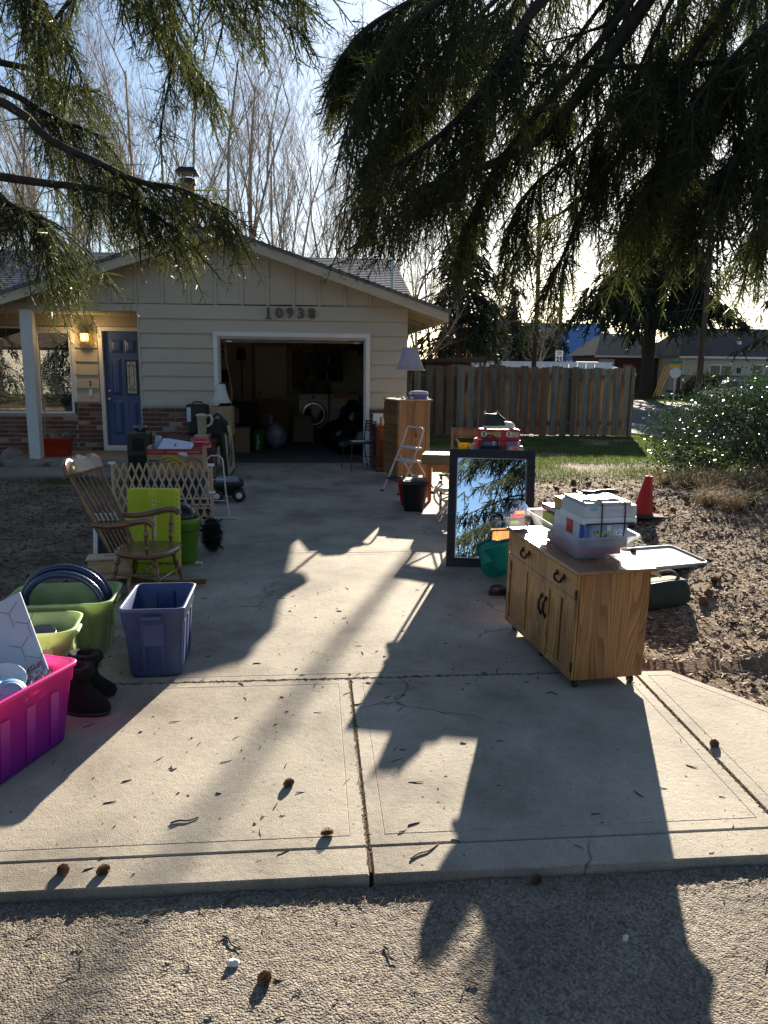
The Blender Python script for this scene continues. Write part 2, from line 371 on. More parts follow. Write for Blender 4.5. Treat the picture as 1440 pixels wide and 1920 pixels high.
# ---- road in front: coarse worn chip seal, real relief near the camera
def asphalt(name, a, b, c, relief=.5):
    m = bpy.data.materials.new(name); m.use_nodes = True; N, L = m.node_tree.nodes, m.node_tree.links; bs = N['Principled BSDF']; bs.inputs['Roughness'].default_value = .85; bs.inputs['Specular IOR Level'].default_value = .3
    tc = N.new('ShaderNodeTexCoord'); v = N.new('ShaderNodeTexVoronoi'); v.inputs['Scale'].default_value = 110; L.new(tc.outputs['Object'], v.inputs['Vector'])
    rp = N.new('ShaderNodeValToRGB'); e = rp.color_ramp.elements; e[0].position = .1; e[0].color = (*a, 1); e[1].position = .9; e[1].color = (*c, 1); k = e.new(.5); k.color = (*b, 1)
    L.new(v.outputs['Color'], rp.inputs['Fac'])
    n = N.new('ShaderNodeTexNoise'); n.inputs['Scale'].default_value = 1.6; n.inputs['Detail'].default_value = 6; L.new(tc.outputs['Object'], n.inputs['Vector'])
    mr = N.new('ShaderNodeMapRange'); mr.inputs['From Min'].default_value = .3; mr.inputs['From Max'].default_value = .7; mr.inputs['To Min'].default_value = .62; mr.inputs['To Max'].default_value = 1.22; L.new(n.outputs['Fac'], mr.inputs['Value'])
    ml = N.new('ShaderNodeMixRGB'); ml.blend_type = 'MULTIPLY'; ml.inputs['Fac'].default_value = 1; L.new(rp.outputs['Color'], ml.inputs['Color1']); L.new(mr.outputs[0], ml.inputs['Color2']); L.new(ml.outputs[0], bs.inputs['Base Color'])
    v2 = N.new('ShaderNodeTexVoronoi'); v2.inputs['Scale'].default_value = 130; L.new(tc.outputs['Object'], v2.inputs['Vector'])
    bp = N.new('ShaderNodeBump'); bp.inputs['Strength'].default_value = relief; bp.inputs['Distance'].default_value = .006; bp.invert = True; L.new(v2.outputs['Distance'], bp.inputs['Height']); L.new(bp.outputs['Normal'], bs.inputs['Normal'])
    return m
ROAD = asphalt('road_chipseal', (.10, .085, .068), (.20, .17, .135), (.31, .27, .215), .9)
ROADZ = -.402
ax = np.unique(np.concatenate([np.arange(-2.2, 3.2, .0105), np.linspace(-60, -2.2, 30), np.linspace(3.2, 80, 40)]))
ay = np.unique(np.concatenate([np.arange(1.05, 2.71, .0105), np.array([-30., -15, -8, -3, -1, 0, .6])]))
gx, gy = np.meshgrid(ax, ay)
near = (gx > -2.2) & (gx < 3.2) & (gy > 1.05)
rz = ROADZ + near * ((vnoise(gx * 85, gy * 85, 3) ** 1.5) * .0065 + (vnoise(gx * 30, gy * 30, 4) - .5) * .004 + (vnoise(gx * 3, gy * 3, 9) - .5) * .012)
nx, ny = len(ax), len(ay); ii = (np.arange(ny - 1)[:, None] * nx + np.arange(nx - 1)[None, :]).ravel()
tag(npmesh('road', np.stack([gx, gy, rz], -1).reshape(-1, 3), np.stack([ii, ii + 1, ii + 1 + nx, ii + nx], 1), ROAD, smooth=True), kind='structure')
# opposite verge behind the camera
mb = MB(); mb.box(-80, 80, -60, -6.5, -.9, -.36)
tag(mb.build('verge', SOIL), kind='structure')

# ---- driveway: concrete slabs with tooled edges
def concrete_mat(name, a, b, c, seed=0):
    m = bpy.data.materials.new(name); m.use_nodes = True; N, L = m.node_tree.nodes, m.node_tree.links; bs = N['Principled BSDF']; bs.inputs['Roughness'].default_value = .8; bs.inputs['Specular IOR Level'].default_value = .35
    tc = N.new('ShaderNodeTexCoord'); mp = N.new('ShaderNodeMapping'); mp.inputs['Location'].default_value = (seed * 3.7, seed * 1.3, 0); L.new(tc.outputs['Object'], mp.inputs['Vector'])
    n1 = N.new('ShaderNodeTexNoise'); n1.inputs['Scale'].default_value = 1.1; n1.inputs['Detail'].default_value = 9; n1.inputs['Roughness'].default_value = .68; L.new(mp.outputs[0], n1.inputs['Vector'])
    rp = N.new('ShaderNodeValToRGB'); e = rp.color_ramp.elements; e[0].position = .36; e[0].color = (*a, 1); e[1].position = .66; e[1].color = (*c, 1); k = e.new(.5); k.color = (*b, 1); L.new(n1.outputs['Fac'], rp.inputs['Fac'])
    v = N.new('ShaderNodeTexNoise'); v.inputs['Scale'].default_value = 190; v.inputs['Detail'].default_value = 2; L.new(mp.outputs[0], v.inputs['Vector'])
    mr = N.new('ShaderNodeMapRange'); mr.inputs['From Min'].default_value = .3; mr.inputs['From Max'].default_value = .7; mr.inputs['To Min'].default_value = .72; mr.inputs['To Max'].default_value = 1.25; L.new(v.outputs['Fac'], mr.inputs['Value'])
    ml = N.new('ShaderNodeMixRGB'); ml.blend_type = 'MULTIPLY'; ml.inputs['Fac'].default_value = 1; L.new(rp.outputs['Color'], ml.inputs['Color1']); L.new(mr.outputs[0], ml.inputs['Color2'])
    # pale scuffs, and dark oil spots
    n4 = N.new('ShaderNodeTexNoise'); n4.inputs['Scale'].default_value = 5; n4.inputs['Detail'].default_value = 10; n4.inputs['Roughness'].default_value = .8; n4.inputs['Distortion'].default_value = 1.5; L.new(mp.outputs[0], n4.inputs['Vector'])
    r4 = N.new('ShaderNodeValToRGB'); r4.color_ramp.elements[0].position = .64; r4.color_ramp.elements[1].position = .8; r4.color_ramp.elements[1].color = (.5, .5, .5, 1); L.new(n4.outputs['Fac'], r4.inputs['Fac'])
    m4 = N.new('ShaderNodeMixRGB'); m4.inputs['Color2'].default_value = (.52, .49, .44, 1); L.new(r4.outputs['Color'], m4.inputs['Fac']); L.new(ml.outputs[0], m4.inputs['Color1'])
    r5 = N.new('ShaderNodeValToRGB'); r5.color_ramp.elements[0].position = .2; r5.color_ramp.elements[0].color = (.6, .6, .6, 1); r5.color_ramp.elements[1].position = .36; r5.color_ramp.elements[1].color = (0, 0, 0, 1); L.new(n4.outputs['Fac'], r5.inputs['Fac'])
    m5 = N.new('ShaderNodeMixRGB'); m5.inputs['Color2'].default_value = (.14, .12, .10, 1); L.new(r5.outputs['Color'], m5.inputs['Fac']); L.new(m4.outputs[0], m5.inputs['Color1'])
    # hairline cracks: thin dark lines where a patchy mask lets them through
    nd = N.new('ShaderNodeTexNoise'); nd.inputs['Scale'].default_value = 2.2; nd.inputs['Detail'].default_value = 6; L.new(mp.outputs[0], nd.inputs['Vector']); mxv = N.new('ShaderNodeMixRGB'); mxv.inputs['Fac'].default_value = .3; L.new(mp.outputs[0], mxv.inputs['Color1']); L.new(nd.outputs['Color'], mxv.inputs['Color2'])
    vc = N.new('ShaderNodeTexVoronoi'); vc.feature = 'DISTANCE_TO_EDGE'; vc.inputs['Scale'].default_value = 1.05; L.new(mxv.outputs[0], vc.inputs['Vector']); rc_ = N.new('ShaderNodeValToRGB'); rc_.color_ramp.elements[0].position = .0; rc_.color_ramp.elements[0].color = (.85, .85, .85, 1); rc_.color_ramp.elements[1].position = .006; rc_.color_ramp.elements[1].color = (0, 0, 0, 1); L.new(vc.outputs['Distance'], rc_.inputs['Fac'])
    nm = N.new('ShaderNodeTexNoise'); nm.inputs['Scale'].default_value = .8; L.new(mp.outputs[0], nm.inputs['Vector']); rm = N.new('ShaderNodeValToRGB'); rm.color_ramp.elements[0].position = .58; rm.color_ramp.elements[1].position = .63; L.new(nm.outputs['Fac'], rm.inputs['Fac'])
    mc = N.new('ShaderNodeMixRGB'); mc.blend_type = 'MULTIPLY'; mc.inputs['Fac'].default_value = 1; L.new(rc_.outputs[0], mc.inputs['Color1']); L.new(rm.outputs[0], mc.inputs['Color2'])
    m6 = N.new('ShaderNodeMixRGB'); m6.inputs['Color2'].default_value = (.06, .05, .04, 1); L.new(mc.outputs[0], m6.inputs['Fac']); L.new(m5.outputs[0], m6.inputs['Color1']); L.new(m6.outputs[0], bs.inputs['Base Color'])
    bp = N.new('ShaderNodeBump'); bp.inputs['Strength'].default_value = .5; bp.inputs['Distance'].default_value = .004; L.new(v.outputs['Fac'], bp.inputs['Height'])
    n6 = N.new('ShaderNodeTexNoise'); n6.inputs['Scale'].default_value = 30; n6.inputs['Detail'].default_value = 5; L.new(mp.outputs[0], n6.inputs['Vector'])
    b2 = N.new('ShaderNodeBump'); b2.inputs['Strength'].default_value = .35; b2.inputs['Distance'].default_value = .006; L.new(n6.outputs['Fac'], b2.inputs['Height']); L.new(bp.outputs['Normal'], b2.inputs['Normal']); L.new(b2.outputs['Normal'], bs.inputs['Normal'])
    return m
CONC = [concrete_mat('concrete_%d' % i, (.19, .165, .132), (.31, .275, .22), (.41, .365, .295), i) for i in range(3)]
CONCD = concrete_mat('concrete_old', (.16, .145, .125), (.23, .21, .18), (.30, .275, .235), 5)
drive = MB(); 
def dz(p, h=0): return (p[0], p[1], gz(p[1]) + h)
base = [(-1.62, 2.75), (2.06, 2.75), (2.06, 13.02), (-1.62, 13.02)]
drive.hexa([dz(p, -.2) for p in base], [dz(p, -.010) for p in base])
fl = [(2.07, 2.75), (3.55, 2.75), (2.25, 4.53), (2.07, 4.53)]; drive.hexa([dz(p, -.2) for p in fl], [dz(p, -.022) for p in fl])
fl2 = [(-3.1, 2.75), (-1.63, 2.75), (-1.63, 4.53), (-2.1, 4.53)]; drive.hexa([dz(p, -.2) for p in fl2], [dz(p, -.022) for p in fl2])
driveway = tag(drive.build('driveway', mat('joint_dirt', (.07, .05, .035), .95, .4, 30, bump=.6)), kind='structure')
def slab(pts, m, edge=.07, lip=.0022, dzc=0.0, steep=0.0):
    """concrete slab with eased arris and a shallow tooled border line"""
    c = Vector((sum(p[0] for p in pts) / len(pts), sum(p[1] for p in pts) / len(pts)))
    def inset(d):
        out = []; n = len(pts)
        for i in range(n):
            a, b, cc = Vector(pts[i - 1]), Vector(pts[i]), Vector(pts[(i + 1) % n])
            e1 = (b - a).normalized(); e2 = (cc - b).normalized(); n1 = Vector((-e1.y, e1.x)); n2 = Vector((-e2.y, e2.x))
            k = n1 + n2; out.append(b + k * (d / max(.3, 1 + n1.dot(n2))))
        return out
    rings = [(0.003, -.12), (0.003, -.005), (.008, 0.0), (edge, 0.0), (edge + .003, -lip), (edge + .006, 0.0)]
    if edge <= 0: rings = rings[:3]
    V = []; n = len(pts)
    for d, h in rings:
        for q in inset(d): V.append((q.x, q.y, gz(q.y) + h + dzc))
    F = [tuple(k * n + i for i in (0,)) for k in ()]
    F = [(k * n + i, k * n + (i + 1) % n, (k + 1) * n + (i + 1) % n, (k + 1) * n + i) for k in range(len(rings) - 1) for i in range(n)]
    F.append(tuple((len(rings) - 1) * n + i for i in range(n)))
    o = MB().add(V, F).build('slab', m, driveway); return o
XL, XM, XR = -1.61, .222, 2.05
JA, JB, JC, JD, JE, KERB = 2.90, 4.53, 7.42, 10.12, 13.0, 2.72
slab([(XL, JA), (XM - .002, JA), (XM - .002, JB), (XL, JB)], CONC[0])
slab([(XM + .002, JA), (XR - .002, JA), (XR - .002, JB), (XM + .002, JB)], CONC[1])
slab([(XL, JB), (XR, JB), (XR, JC), (XL, JC)], CONC[2]); slab([(XL, JC), (XR, JC), (XR, JD), (XL, JD)], CONC[1]); slab([(XL, JD), (XR, JD), (XR, JE), (XL, JE)], CONC[0])
slab([(XR + .004, JA), (3.38, JA), (2.3, JB), (XR + .004, JB)], CONC[2])
slab([(-2.9, JA), (XL - .004, JA), (XL - .004, JB), (-2.0, JB)], CONC[1])
for a, b, k in ((-3.0, XL - .004, 1), (XL, XM - .006, 0), (XM + .006, XR - .004, 1), (XR + .004, 3.5, 2)):
    slab([(a, KERB), (b, KERB), (b, JA - .003), (a, JA - .003)], CONC[k], edge=0)
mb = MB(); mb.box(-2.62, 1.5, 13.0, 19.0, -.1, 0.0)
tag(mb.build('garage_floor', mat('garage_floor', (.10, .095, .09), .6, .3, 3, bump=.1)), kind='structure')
# walk and porch slab in front of the entrance
mb = MB(); mb.box(-5.1, -1.64, 11.72, 12.62, -.2, -.015, .012); tag(mb.build('path', CONCD), kind='structure')
mb = MB(); mb.box(-4.95, -2.78, 12.75, 14.2, -.1, .075, .012); tag(mb.build('porch', CONCD), kind='structure')
# ---- the side street beyond the fence and its edge line
ss = [(15.5, 4.), (14.5, 8.), (10.8, 25.1), (6.5, 45.), (2, 66.), (20, 66.), (23.9, 47.9), (29, 30.), (37, 4.)]
STREET = asphalt('street_asphalt', (.05, .05, .052), (.075, .075, .078), (.11, .11, .112), .3)
tag(MB().add([(x, y, -.5) for x, y in ss], [tuple(range(len(ss)))]).build('side_street', STREET), kind='structure')
PAINT = mat('road_paint', (.62, .62, .60), .6, .2, 8)
mb = MB()
for (xa, ya), (xb, yb) in (((13.9, 23.2), (12.4, 29.3)), ((12.4, 29.3), (9.4, 42))):
    mb.quad((xa, ya, -.496), (xa + .12, ya + .02, -.496), (xb + .12, yb + .02, -.496), (xb, yb, -.496))
tag(mb.build('road_line', PAINT), kind='structure')
mb = MB()
for k in range(2):
    o_ = .35 * k
    for (xa, ya), (xb, yb) in (((24 + o_, 20), (16.2 + o_, 43.)), ((16.2 + o_, 43), (11 + o_, 60))):
        mb.quad((xa, ya, -.496), (xa + .12, ya + .02, -.496), (xb + .12, yb + .02, -.496), (xb, yb, -.496))
tag(mb.build('road_centre_line', mat('yellow_line', (.5, .38, .12), .6, .2, 8)), kind='structure')
GRASSG = mat('lawn_ground', (.035, .055, .015), .95, .4, 3, bump=.8, bscale=80, col2=(.07, .075, .03))
def sheet(name, pts, m, dz_=.012, n=26):
    (x0, x1, y0, y1) = pts; ax_ = np.linspace(x0, x1, n); ay_ = np.linspace(y0, y1, n); a, b = np.meshgrid(ax_, ay_)
    i_ = (np.arange(n - 1)[:, None] * n + np.arange(n - 1)[None, :]).ravel()
    return npmesh(name, np.stack([a, b, ground_z(a, b) + dz_], -1).reshape(-1, 3), np.stack([i_, i_ + 1, i_ + 1 + n, i_ + n], 1), m, smooth=True)
tag(sheet('far_lawn', (22.5, 60, 49.5, 80), mat('far_grass', (.035, .06, .014), .95, .3, 3, bump=.6), .02), kind='structure')
# ================================================================== HOUSE
SIDING = mat('siding_paint', (.46, .415, .325), .75, .05, 3, bump=.12, bscale=120, st=(.3, 1, 1))
FASCIA = mat('fascia_paint', (.46, .40, .29), .7, .16, 5, bump=.1, st=(.4, 1, 1), col2=None)
TRIM = mat('trim_paint', (.66, .65, .61), .55, .06, 5, bump=.05)
house = thing('house', (0, 0, 0), 'single storey taupe house with brick base, blue front door and open garage', 'house')
FY = 13.0
def hb(name, m, *boxes, parent=house, b=0.0):
    mb = MB()
    for q in boxes: mb.box(*q, b=b)
    return mb.build(name, m, parent)
# structural walls (behind the cladding)
WALL = mat('garage_wall', (.66, .60, .50), .9, .1, 2, bump=.05)
walls = hb('wall', WALL, (-2.74, -1.53, FY + .04, FY + .14, -.1, 2.55), (.89, 1.55, FY + .04, FY + .14, -.1, 2.55), (-1.53, .89, FY + .04, FY + .14, 2.03, 2.55),
   (-2.74, -2.62, FY + .14, 19.2, -.1, 2.55), (1.45, 1.55, FY + .14, 19.2, -.1, 2.55), (-2.74, 1.55, 19.0, 19.2, -.1, 2.55), (-2.62, 1.45, FY + .14, 19.0, 2.45, 2.55))
# lapped boards
siding = hb('siding_wall', SIDING, (-2.752, -1.53, FY + .012, FY + .04, .95, 2.55), (.90, 1.565, FY + .012, FY + .04, .95, 2.55), (-1.53, .90, FY + .012, FY + .04, 2.06, 2.55))
def board(x0, x1, z0, z1, y=FY, parent=siding, name='siding_board'):
    mb = MB(); prof = [(y + .011, z0), (y - .034, z0), (y - .004, z1 + .006), (y + .011, z1 + .006)]
    mb.prism(prof, 'x', x0, x1); return mb.build(name, SIDING, parent)
zs = [2.555, 2.34, 2.11, 1.88, 1.65, 1.43, 1.20, .965]
for k in range(7):
    z1, z0 = zs[k], zs[k + 1]
    jx = random.uniform(-.003, .003)
    if k < 2: board(-2.765 + jx, 1.575, z0, z1)
    else: board(-2.765 + jx, -1.585, z0, z1); board(.955, 1.575, z0, z1)
hb('skirt_trim', SIDING, (-2.76, -1.585, FY - .03, FY + .01, .935, .965)); hb('skirt_trim', SIDING, (.955, 1.575, FY - .03, FY + .01, .935, .965))
# gable panel with battens
PK, SLP = -1.51, .3285
def roof_z(x): return 3.70 - SLP * abs(x - PK)
gp = MB(); gp.prism([(-4.95, 2.555), (1.575, 2.555), (1.575, roof_z(1.575) - .09), (PK, 3.61), (-4.95, roof_z(-4.95) - .09)], 'y', FY + .006, FY + .05)
gable = gp.build('gable_panel', SIDING, house)
for k in range(-1, 15):
    x = -4.46 + .4165 * k
    mb = MB(); mb.box(x - .024, x + .024, FY - .014, FY + .006, 2.556, roof_z(x) - .1, .004); mb.build('batten', SIDING, gable)
hb('gable_trim', SIDING, (-4.9, -2.77, FY - .02, FY + .05, 2.44, 2.553), b=.006)
# rake fascia boards, roof planes, soffits
RY = 12.6
ROOFM = mat('shingles', (.055, .06, .07), .85, .35, 9, bump=.5, bscale=90, st=(1, 1, 1), col2=(.13, .135, .14), contrast=(.25, .8))
def shingle_mat():
    m = bpy.data.materials.new('roof_shingles'); m.use_nodes = True; N, L = m.node_tree.nodes, m.node_tree.links; bs = N['Principled BSDF']; bs.inputs['Roughness'].default_value = .9
    tc = N.new('ShaderNodeTexCoord'); br = N.new('ShaderNodeTexBrick'); br.inputs['Scale'].default_value = 1; br.inputs['Brick Width'].default_value = .3; br.inputs['Row Height'].default_value = .14; br.inputs['Mortar Size'].default_value = .008
    br.inputs['Color1'].default_value = (.085, .10, .125, 1); br.inputs['Color2'].default_value = (.16, .18, .21, 1); br.inputs['Mortar'].default_value = (.02, .02, .022, 1); L.new(tc.outputs['Object'], br.inputs['Vector'])
    n = N.new('ShaderNodeTexNoise'); n.inputs['Scale'].default_value = 70; L.new(tc.outputs['Object'], n.inputs['Vector']); mr = N.new('ShaderNodeMapRange'); mr.inputs['To Min'].default_value = .6; mr.inputs['To Max'].default_value = 1.4; L.new(n.outputs['Fac'], mr.inputs['Value'])
    ml = N.new('ShaderNodeMixRGB'); ml.blend_type = 'MULTIPLY'; ml.inputs['Fac'].default_value = 1; L.new(br.outputs['Color'], ml.inputs['Color1']); L.new(mr.outputs[0], ml.inputs['Color2']); L.new(ml.outputs[0], bs.inputs['Base Color'])
    bp = N.new('ShaderNodeBump'); bp.inputs['Strength'].default_value = .6; bp.inputs['Distance'].default_value = .02; L.new(br.outputs['Fac'], bp.inputs['Height']); bp.invert = True; L.new(bp.outputs['Normal'], bs.inputs['Normal'])
    return m
SHING = shingle_mat()
roof = None
def rake(xa, xb, name='fascia_board'):
    za, zb = roof_z(xa), roof_z(xb)
    mb = MB(); mb.prism([(xa, za - .012), (xb, zb - .012), (xb, zb - .16), (xa, za - .16)], 'y', RY, RY + .04); return mb.build(name, FASCIA, house)
rake(PK, 2.19); rake(PK, -6.2)
mb = MB()
for xe in (2.215, -6.25):
    t = .028
    mb.prism([(PK, 3.70 + t), (xe, roof_z(xe) + t), (xe, roof_z(xe) - .008), (PK, 3.70 - .008)], 'y', RY - .03, 19.4)
roof = mb.build('roof', SHING, house)
# exposed shingle butts along the rake: small overlapping tabs as on the photo
mb = MB()
for sgn, xe in ((1, 2.21), (-1, -6.2)):
    n = int(abs(xe - PK) / .13)
    for i in range(n):
        x0 = PK + (xe - PK) * i / n; x1 = PK + (xe - PK) * (i + 1.0) / n
        j = random.uniform(-.008, .008)
        z0 = roof_z(x0) + .030; z1 = roof_z(x1) + .030
        mb.hexa([(x0, RY - .045 + j, z0), (x1, RY - .045 + j, z1), (x1, RY + .2, z1), (x0, RY + .2, z0)][::sgn], [(x0, RY - .045 + j, z0 + .004), (x1, RY - .045 + j, z1 + .013), (x1, RY + .2, z1 + .013), (x0, RY + .2, z0 + .004)][::sgn])
tag(mb.build('shingle_edge', SHING, roof), kind='stuff')
# soffit boards of the rake and the side eave
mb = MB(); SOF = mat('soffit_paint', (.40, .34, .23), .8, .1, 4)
for xe in (2.19, -6.2):
    mb.prism([(PK, 3.66), (xe, roof_z(xe) - .03), (xe, roof_z(xe) - .045), (PK, 3.645)], 'y', RY + .04, FY + .01)
mb.prism([(1.58, roof_z(1.58) - .03), (2.19, roof_z(2.19) - .03), (2.19, roof_z(2.19) - .045), (1.58, roof_z(1.58) - .045)], 'y', FY + .01, 19.2)
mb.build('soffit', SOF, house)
hb('eave_fascia', FASCIA, (2.17, 2.195, RY + .04, 19.3, roof_z(2.19) - .15, roof_z(2.19) - .02))
for y in (13.0, 14.2, 15.4, 16.6, 17.8):   # rafter tails under the side eave
    mb = MB(); mb.prism([(1.56, roof_z(1.56) - .05), (2.16, roof_z(2.16) - .05), (2.16, roof_z(2.16) - .13), (1.56, roof_z(1.56) - .16)], 'y', y, y + .045); mb.build('rafter_tail', SOF, house)
# main roof behind
mz = lambda y: 3.86 - .315 * abs(17.0 - y)
mb = MB(); t = .03
for ye in (13.08, 21.5):
    mb.prism([(17.0, 3.86), (ye, mz(ye)), (ye, mz(ye) - t), (17.0, 3.86 - t)], 'x', -11, 1.72)
main = mb.build('main_roof', None, house); main.data.materials.clear()
mrf = shingle_mat(); mrf.name = 'roof_shingles_main'; main.data.materials.append(mrf)
hb('main_rake_board', FASCIA, (1.70, 1.735, 16.9, 17.1, 3.7, 3.83))
for k in range(26):   # courses of the main roof: real steps, as the photograph shows their lines
    y0 = 13.1 + k * .15; mb = MB(); x = -6.8; 
    mb.hexa([(x, y0, mz(y0) + .002), (1.73, y0, mz(y0) + .002), (1.73, y0 + .2, mz(y0 + .2) + .001), (x, y0 + .2, mz(y0 + .2) + .001)],
            [(x, y0, mz(y0) + .016), (1.73, y0, mz(y0) + .016), (1.73, y0 + .2, mz(y0 + .2) + .004), (x, y0 + .2, mz(y0 + .2) + .004)])
    mb.build('shingle_course', mrf, main)
hb('rear_wall', WALL, (-10.5, -2.8, 20.5, 20.6, -.1, 2.5), (-10.5, -2.8, 14.32, 20.5, 2.42, 2.45))
# vent pipe and antenna mast
PIPE = mat('galvanised', (.42, .44, .46), .35, .15, 20, metal=.9)
MB().tube([(1.41, 14.0, 2.6), (1.42, 14.0, 3.97)], .028, 12).build('mast', PIPE, house)
# ---- flue with cap
fx, fy = -2.42, 16.4
fl = MB(); fl.lathe([(.14, 3.6), (.14, 5.08)], 20, (fx, fy, 0)); flue = fl.build('flue', mat('flue_clay', (.22, .075, .05), .7, .25, 8), house)
fl = MB(); fl.lathe([(.15, 5.08), (.16, 5.10), (.16, 5.19), (.15, 5.2)], 20, (fx, fy, 0)); fl.build('flue_collar', mat('dark_metal', (.03, .03, .033), .5, .2, 10, metal=.6), flue)
for sx in (-1, 1):
    for sy in (-1, 1): MB().box(fx + sx * .11 - .01, fx + sx * .11 + .01, fy + sy * .11 - .01, fy + sy * .11 + .01, 5.18, 5.31).build('cap_leg', PIPE, flue)
fl = MB(); fl.hexa([(fx - .21, fy - .21, 5.31), (fx + .21, fy - .21, 5.31), (fx + .21, fy + .21, 5.31), (fx - .21, fy + .21, 5.31)], [(fx - .13, fy - .13, 5.40), (fx + .13, fy - .13, 5.40), (fx + .13, fy + .13, 5.40), (fx - .13, fy + .13, 5.40)]); fl.box(fx - .215, fx + .215, fy - .215, fy + .215, 5.295, 5.312)
fl.build('flue_cap', _mats['dark_metal'], flue)
# ---- garage opening
tr = MB(); tr.box(-1.60, -1.53, FY - .045, FY + .02, .0, 2.145, .004); tr.build('garage_jamb', TRIM, house)
tr = MB(); tr.box(.885, .955, FY - .045, FY + .02, .0, 2.145, .004); tr.build('garage_jamb', TRIM, house)
tr = MB(); tr.box(-1.53, .885, FY - .045, FY + .02, 2.07, 2.145, .004); tr.build('garage_head', TRIM, house)
tr = MB(); tr.box(-1.528, -1.50, FY - .02, FY + .14, .0, 2.07); tr.box(.858, .883, FY - .02, FY + .14, .0, 2.07); tr.box(-1.50, .858, FY - .02, FY + .14, 2.045, 2.068); tr.build('garage_stop', mat('trim_grey', (.46, .47, .47), .6, .06, 5), house)
gd = MB(); 
for k in range(4): gd.box(-1.49, .85, FY + .18 + k * .55, FY + .71 + k * .55, 2.05 + k * .025, 2.085 + k * .025, .01)
gdo = gd.build('garage_door', mat('garage_door', (.30, .32, .35), .5, .1, 4), house)
MB().box(-1.49, .85, FY + .15, FY + .18, 1.985, 2.05, .006).build('bottom_rail', mat('garage_door_edge', (.16, .17, .19), .5, .1, 4), gdo)
for sx in (-1.36, .74): MB().box(sx - .05, sx + .05, FY + .12, FY + .2, 1.985, 2.01).build('door_bracket', PIPE, gdo)
# ---- house number
NUM = mat('number_metal', (.10, .08, .055), .5, .2, 20, metal=.3)
# ---- bricks
MORT = mat('mortar', (.30, .27, .235), .95, .2, 30, bump=.4)
BR = [mat('brick_a', (.125, .045, .032), .85, .3, 25, bump=.5), mat('brick_b', (.165, .068, .045), .85, .3, 25, bump=.5), mat('brick_c', (.085, .042, .035), .85, .35, 25, bump=.5), mat('brick_d', (.20, .12, .09), .85, .3, 25, bump=.5), mat('brick_e', (.28, .22, .19), .9, .25, 18, bump=.5)]
BL, BHH, PIT, CRS = .20, .06, .213, .077
_bm = {}
def brickmesh(L_, mi):
    key = (round(L_, 3), mi)
    if key not in _bm:
        mb = MB(); mb.box(0, L_, -.012, .03, 0, BHH, .004); me = mb.mesh('brick'); me.materials.append(BR[mi]); _bm[key] = me
    return _bm[key]
def brickwork(parent, x0, x1, z0, z1, y):
    z = z0; row = 0
    while z + BHH <= z1 + .002:
        x = x0 - (PIT / 2 if row % 2 else 0); 
        while x < x1 - .01:
            a, b = max(x, x0), min(x + BL, x1)
            if b - a > .03:
                mi = random.choices((0, 1, 2, 3, 4), (45, 25, 18, 8, 4))[0]
                o = bpy.data.objects.new('brick', brickmesh(b - a, mi)); COL.objects.link(o); o.parent = parent
                o.location = (a, y + random.uniform(-.002, .002), z)
            x += PIT
        z += CRS; row += 1
def mortar(*boxes): return hb('brick_wall', MORT, *boxes)
w1 = mortar((-2.755, -1.605, FY - .06, FY + .03, -.05, .93)); brickwork(w1, -2.765, -1.60, .0, .93, FY - .062)
w2 = mortar((.96, 1.57, FY - .06, FY + .03, -.05, .93)); brickwork(w2, .957, 1.58, .0, .93, FY - .062)
PY = 14.2   # recessed entrance wall
w3 = mortar((-4.16, -3.74, PY - .03, PY + .1, -.05, .925), (-8.0, -4.16, PY - .03, PY + .1, -.05, .735)); brickwork(w3, -4.15, -3.735, .08, .93, PY - .032); brickwork(w3, -6.1, -4.16, .003, .735, PY - .032)
hb('return_wall', SIDING, (-2.79, -2.753, FY - .03, PY + .1, .08, 2.44))
# entrance wall siding: piece by the door, band above
psid = hb('porch_wall', SIDING, (-4.16, -3.735, PY + .0, PY + .1, .925, 2.44), (-2.86, -2.76, PY, PY + .1, .08, 2.44), (-8, -2.76, PY + .004, PY + .1, 2.235, 2.44), (-4.97, -4.80, PY, PY + .1, .73, 2.3), (-8.0, -5.95, PY, PY + .1, .73, 2.3))
zz = [2.36, 2.12, 1.88, 1.645, 1.415, 1.18, .945]
for k in range(6): board(-4.145, -3.75, zz[k + 1], zz[k], PY - .006, psid)
board(-6.4, -2.80, 2.25, 2.44, PY - .006, psid)
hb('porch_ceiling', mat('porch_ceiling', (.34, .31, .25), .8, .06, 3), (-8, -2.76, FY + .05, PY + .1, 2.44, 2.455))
# porch post
MB().box(-4.565, -4.385, 12.86, 13.04, .075, 2.44, .008).build('porch_post', mat('post_paint', (.56, .56, .55), .6, .08, 4, bump=.15, bscale=40), house)
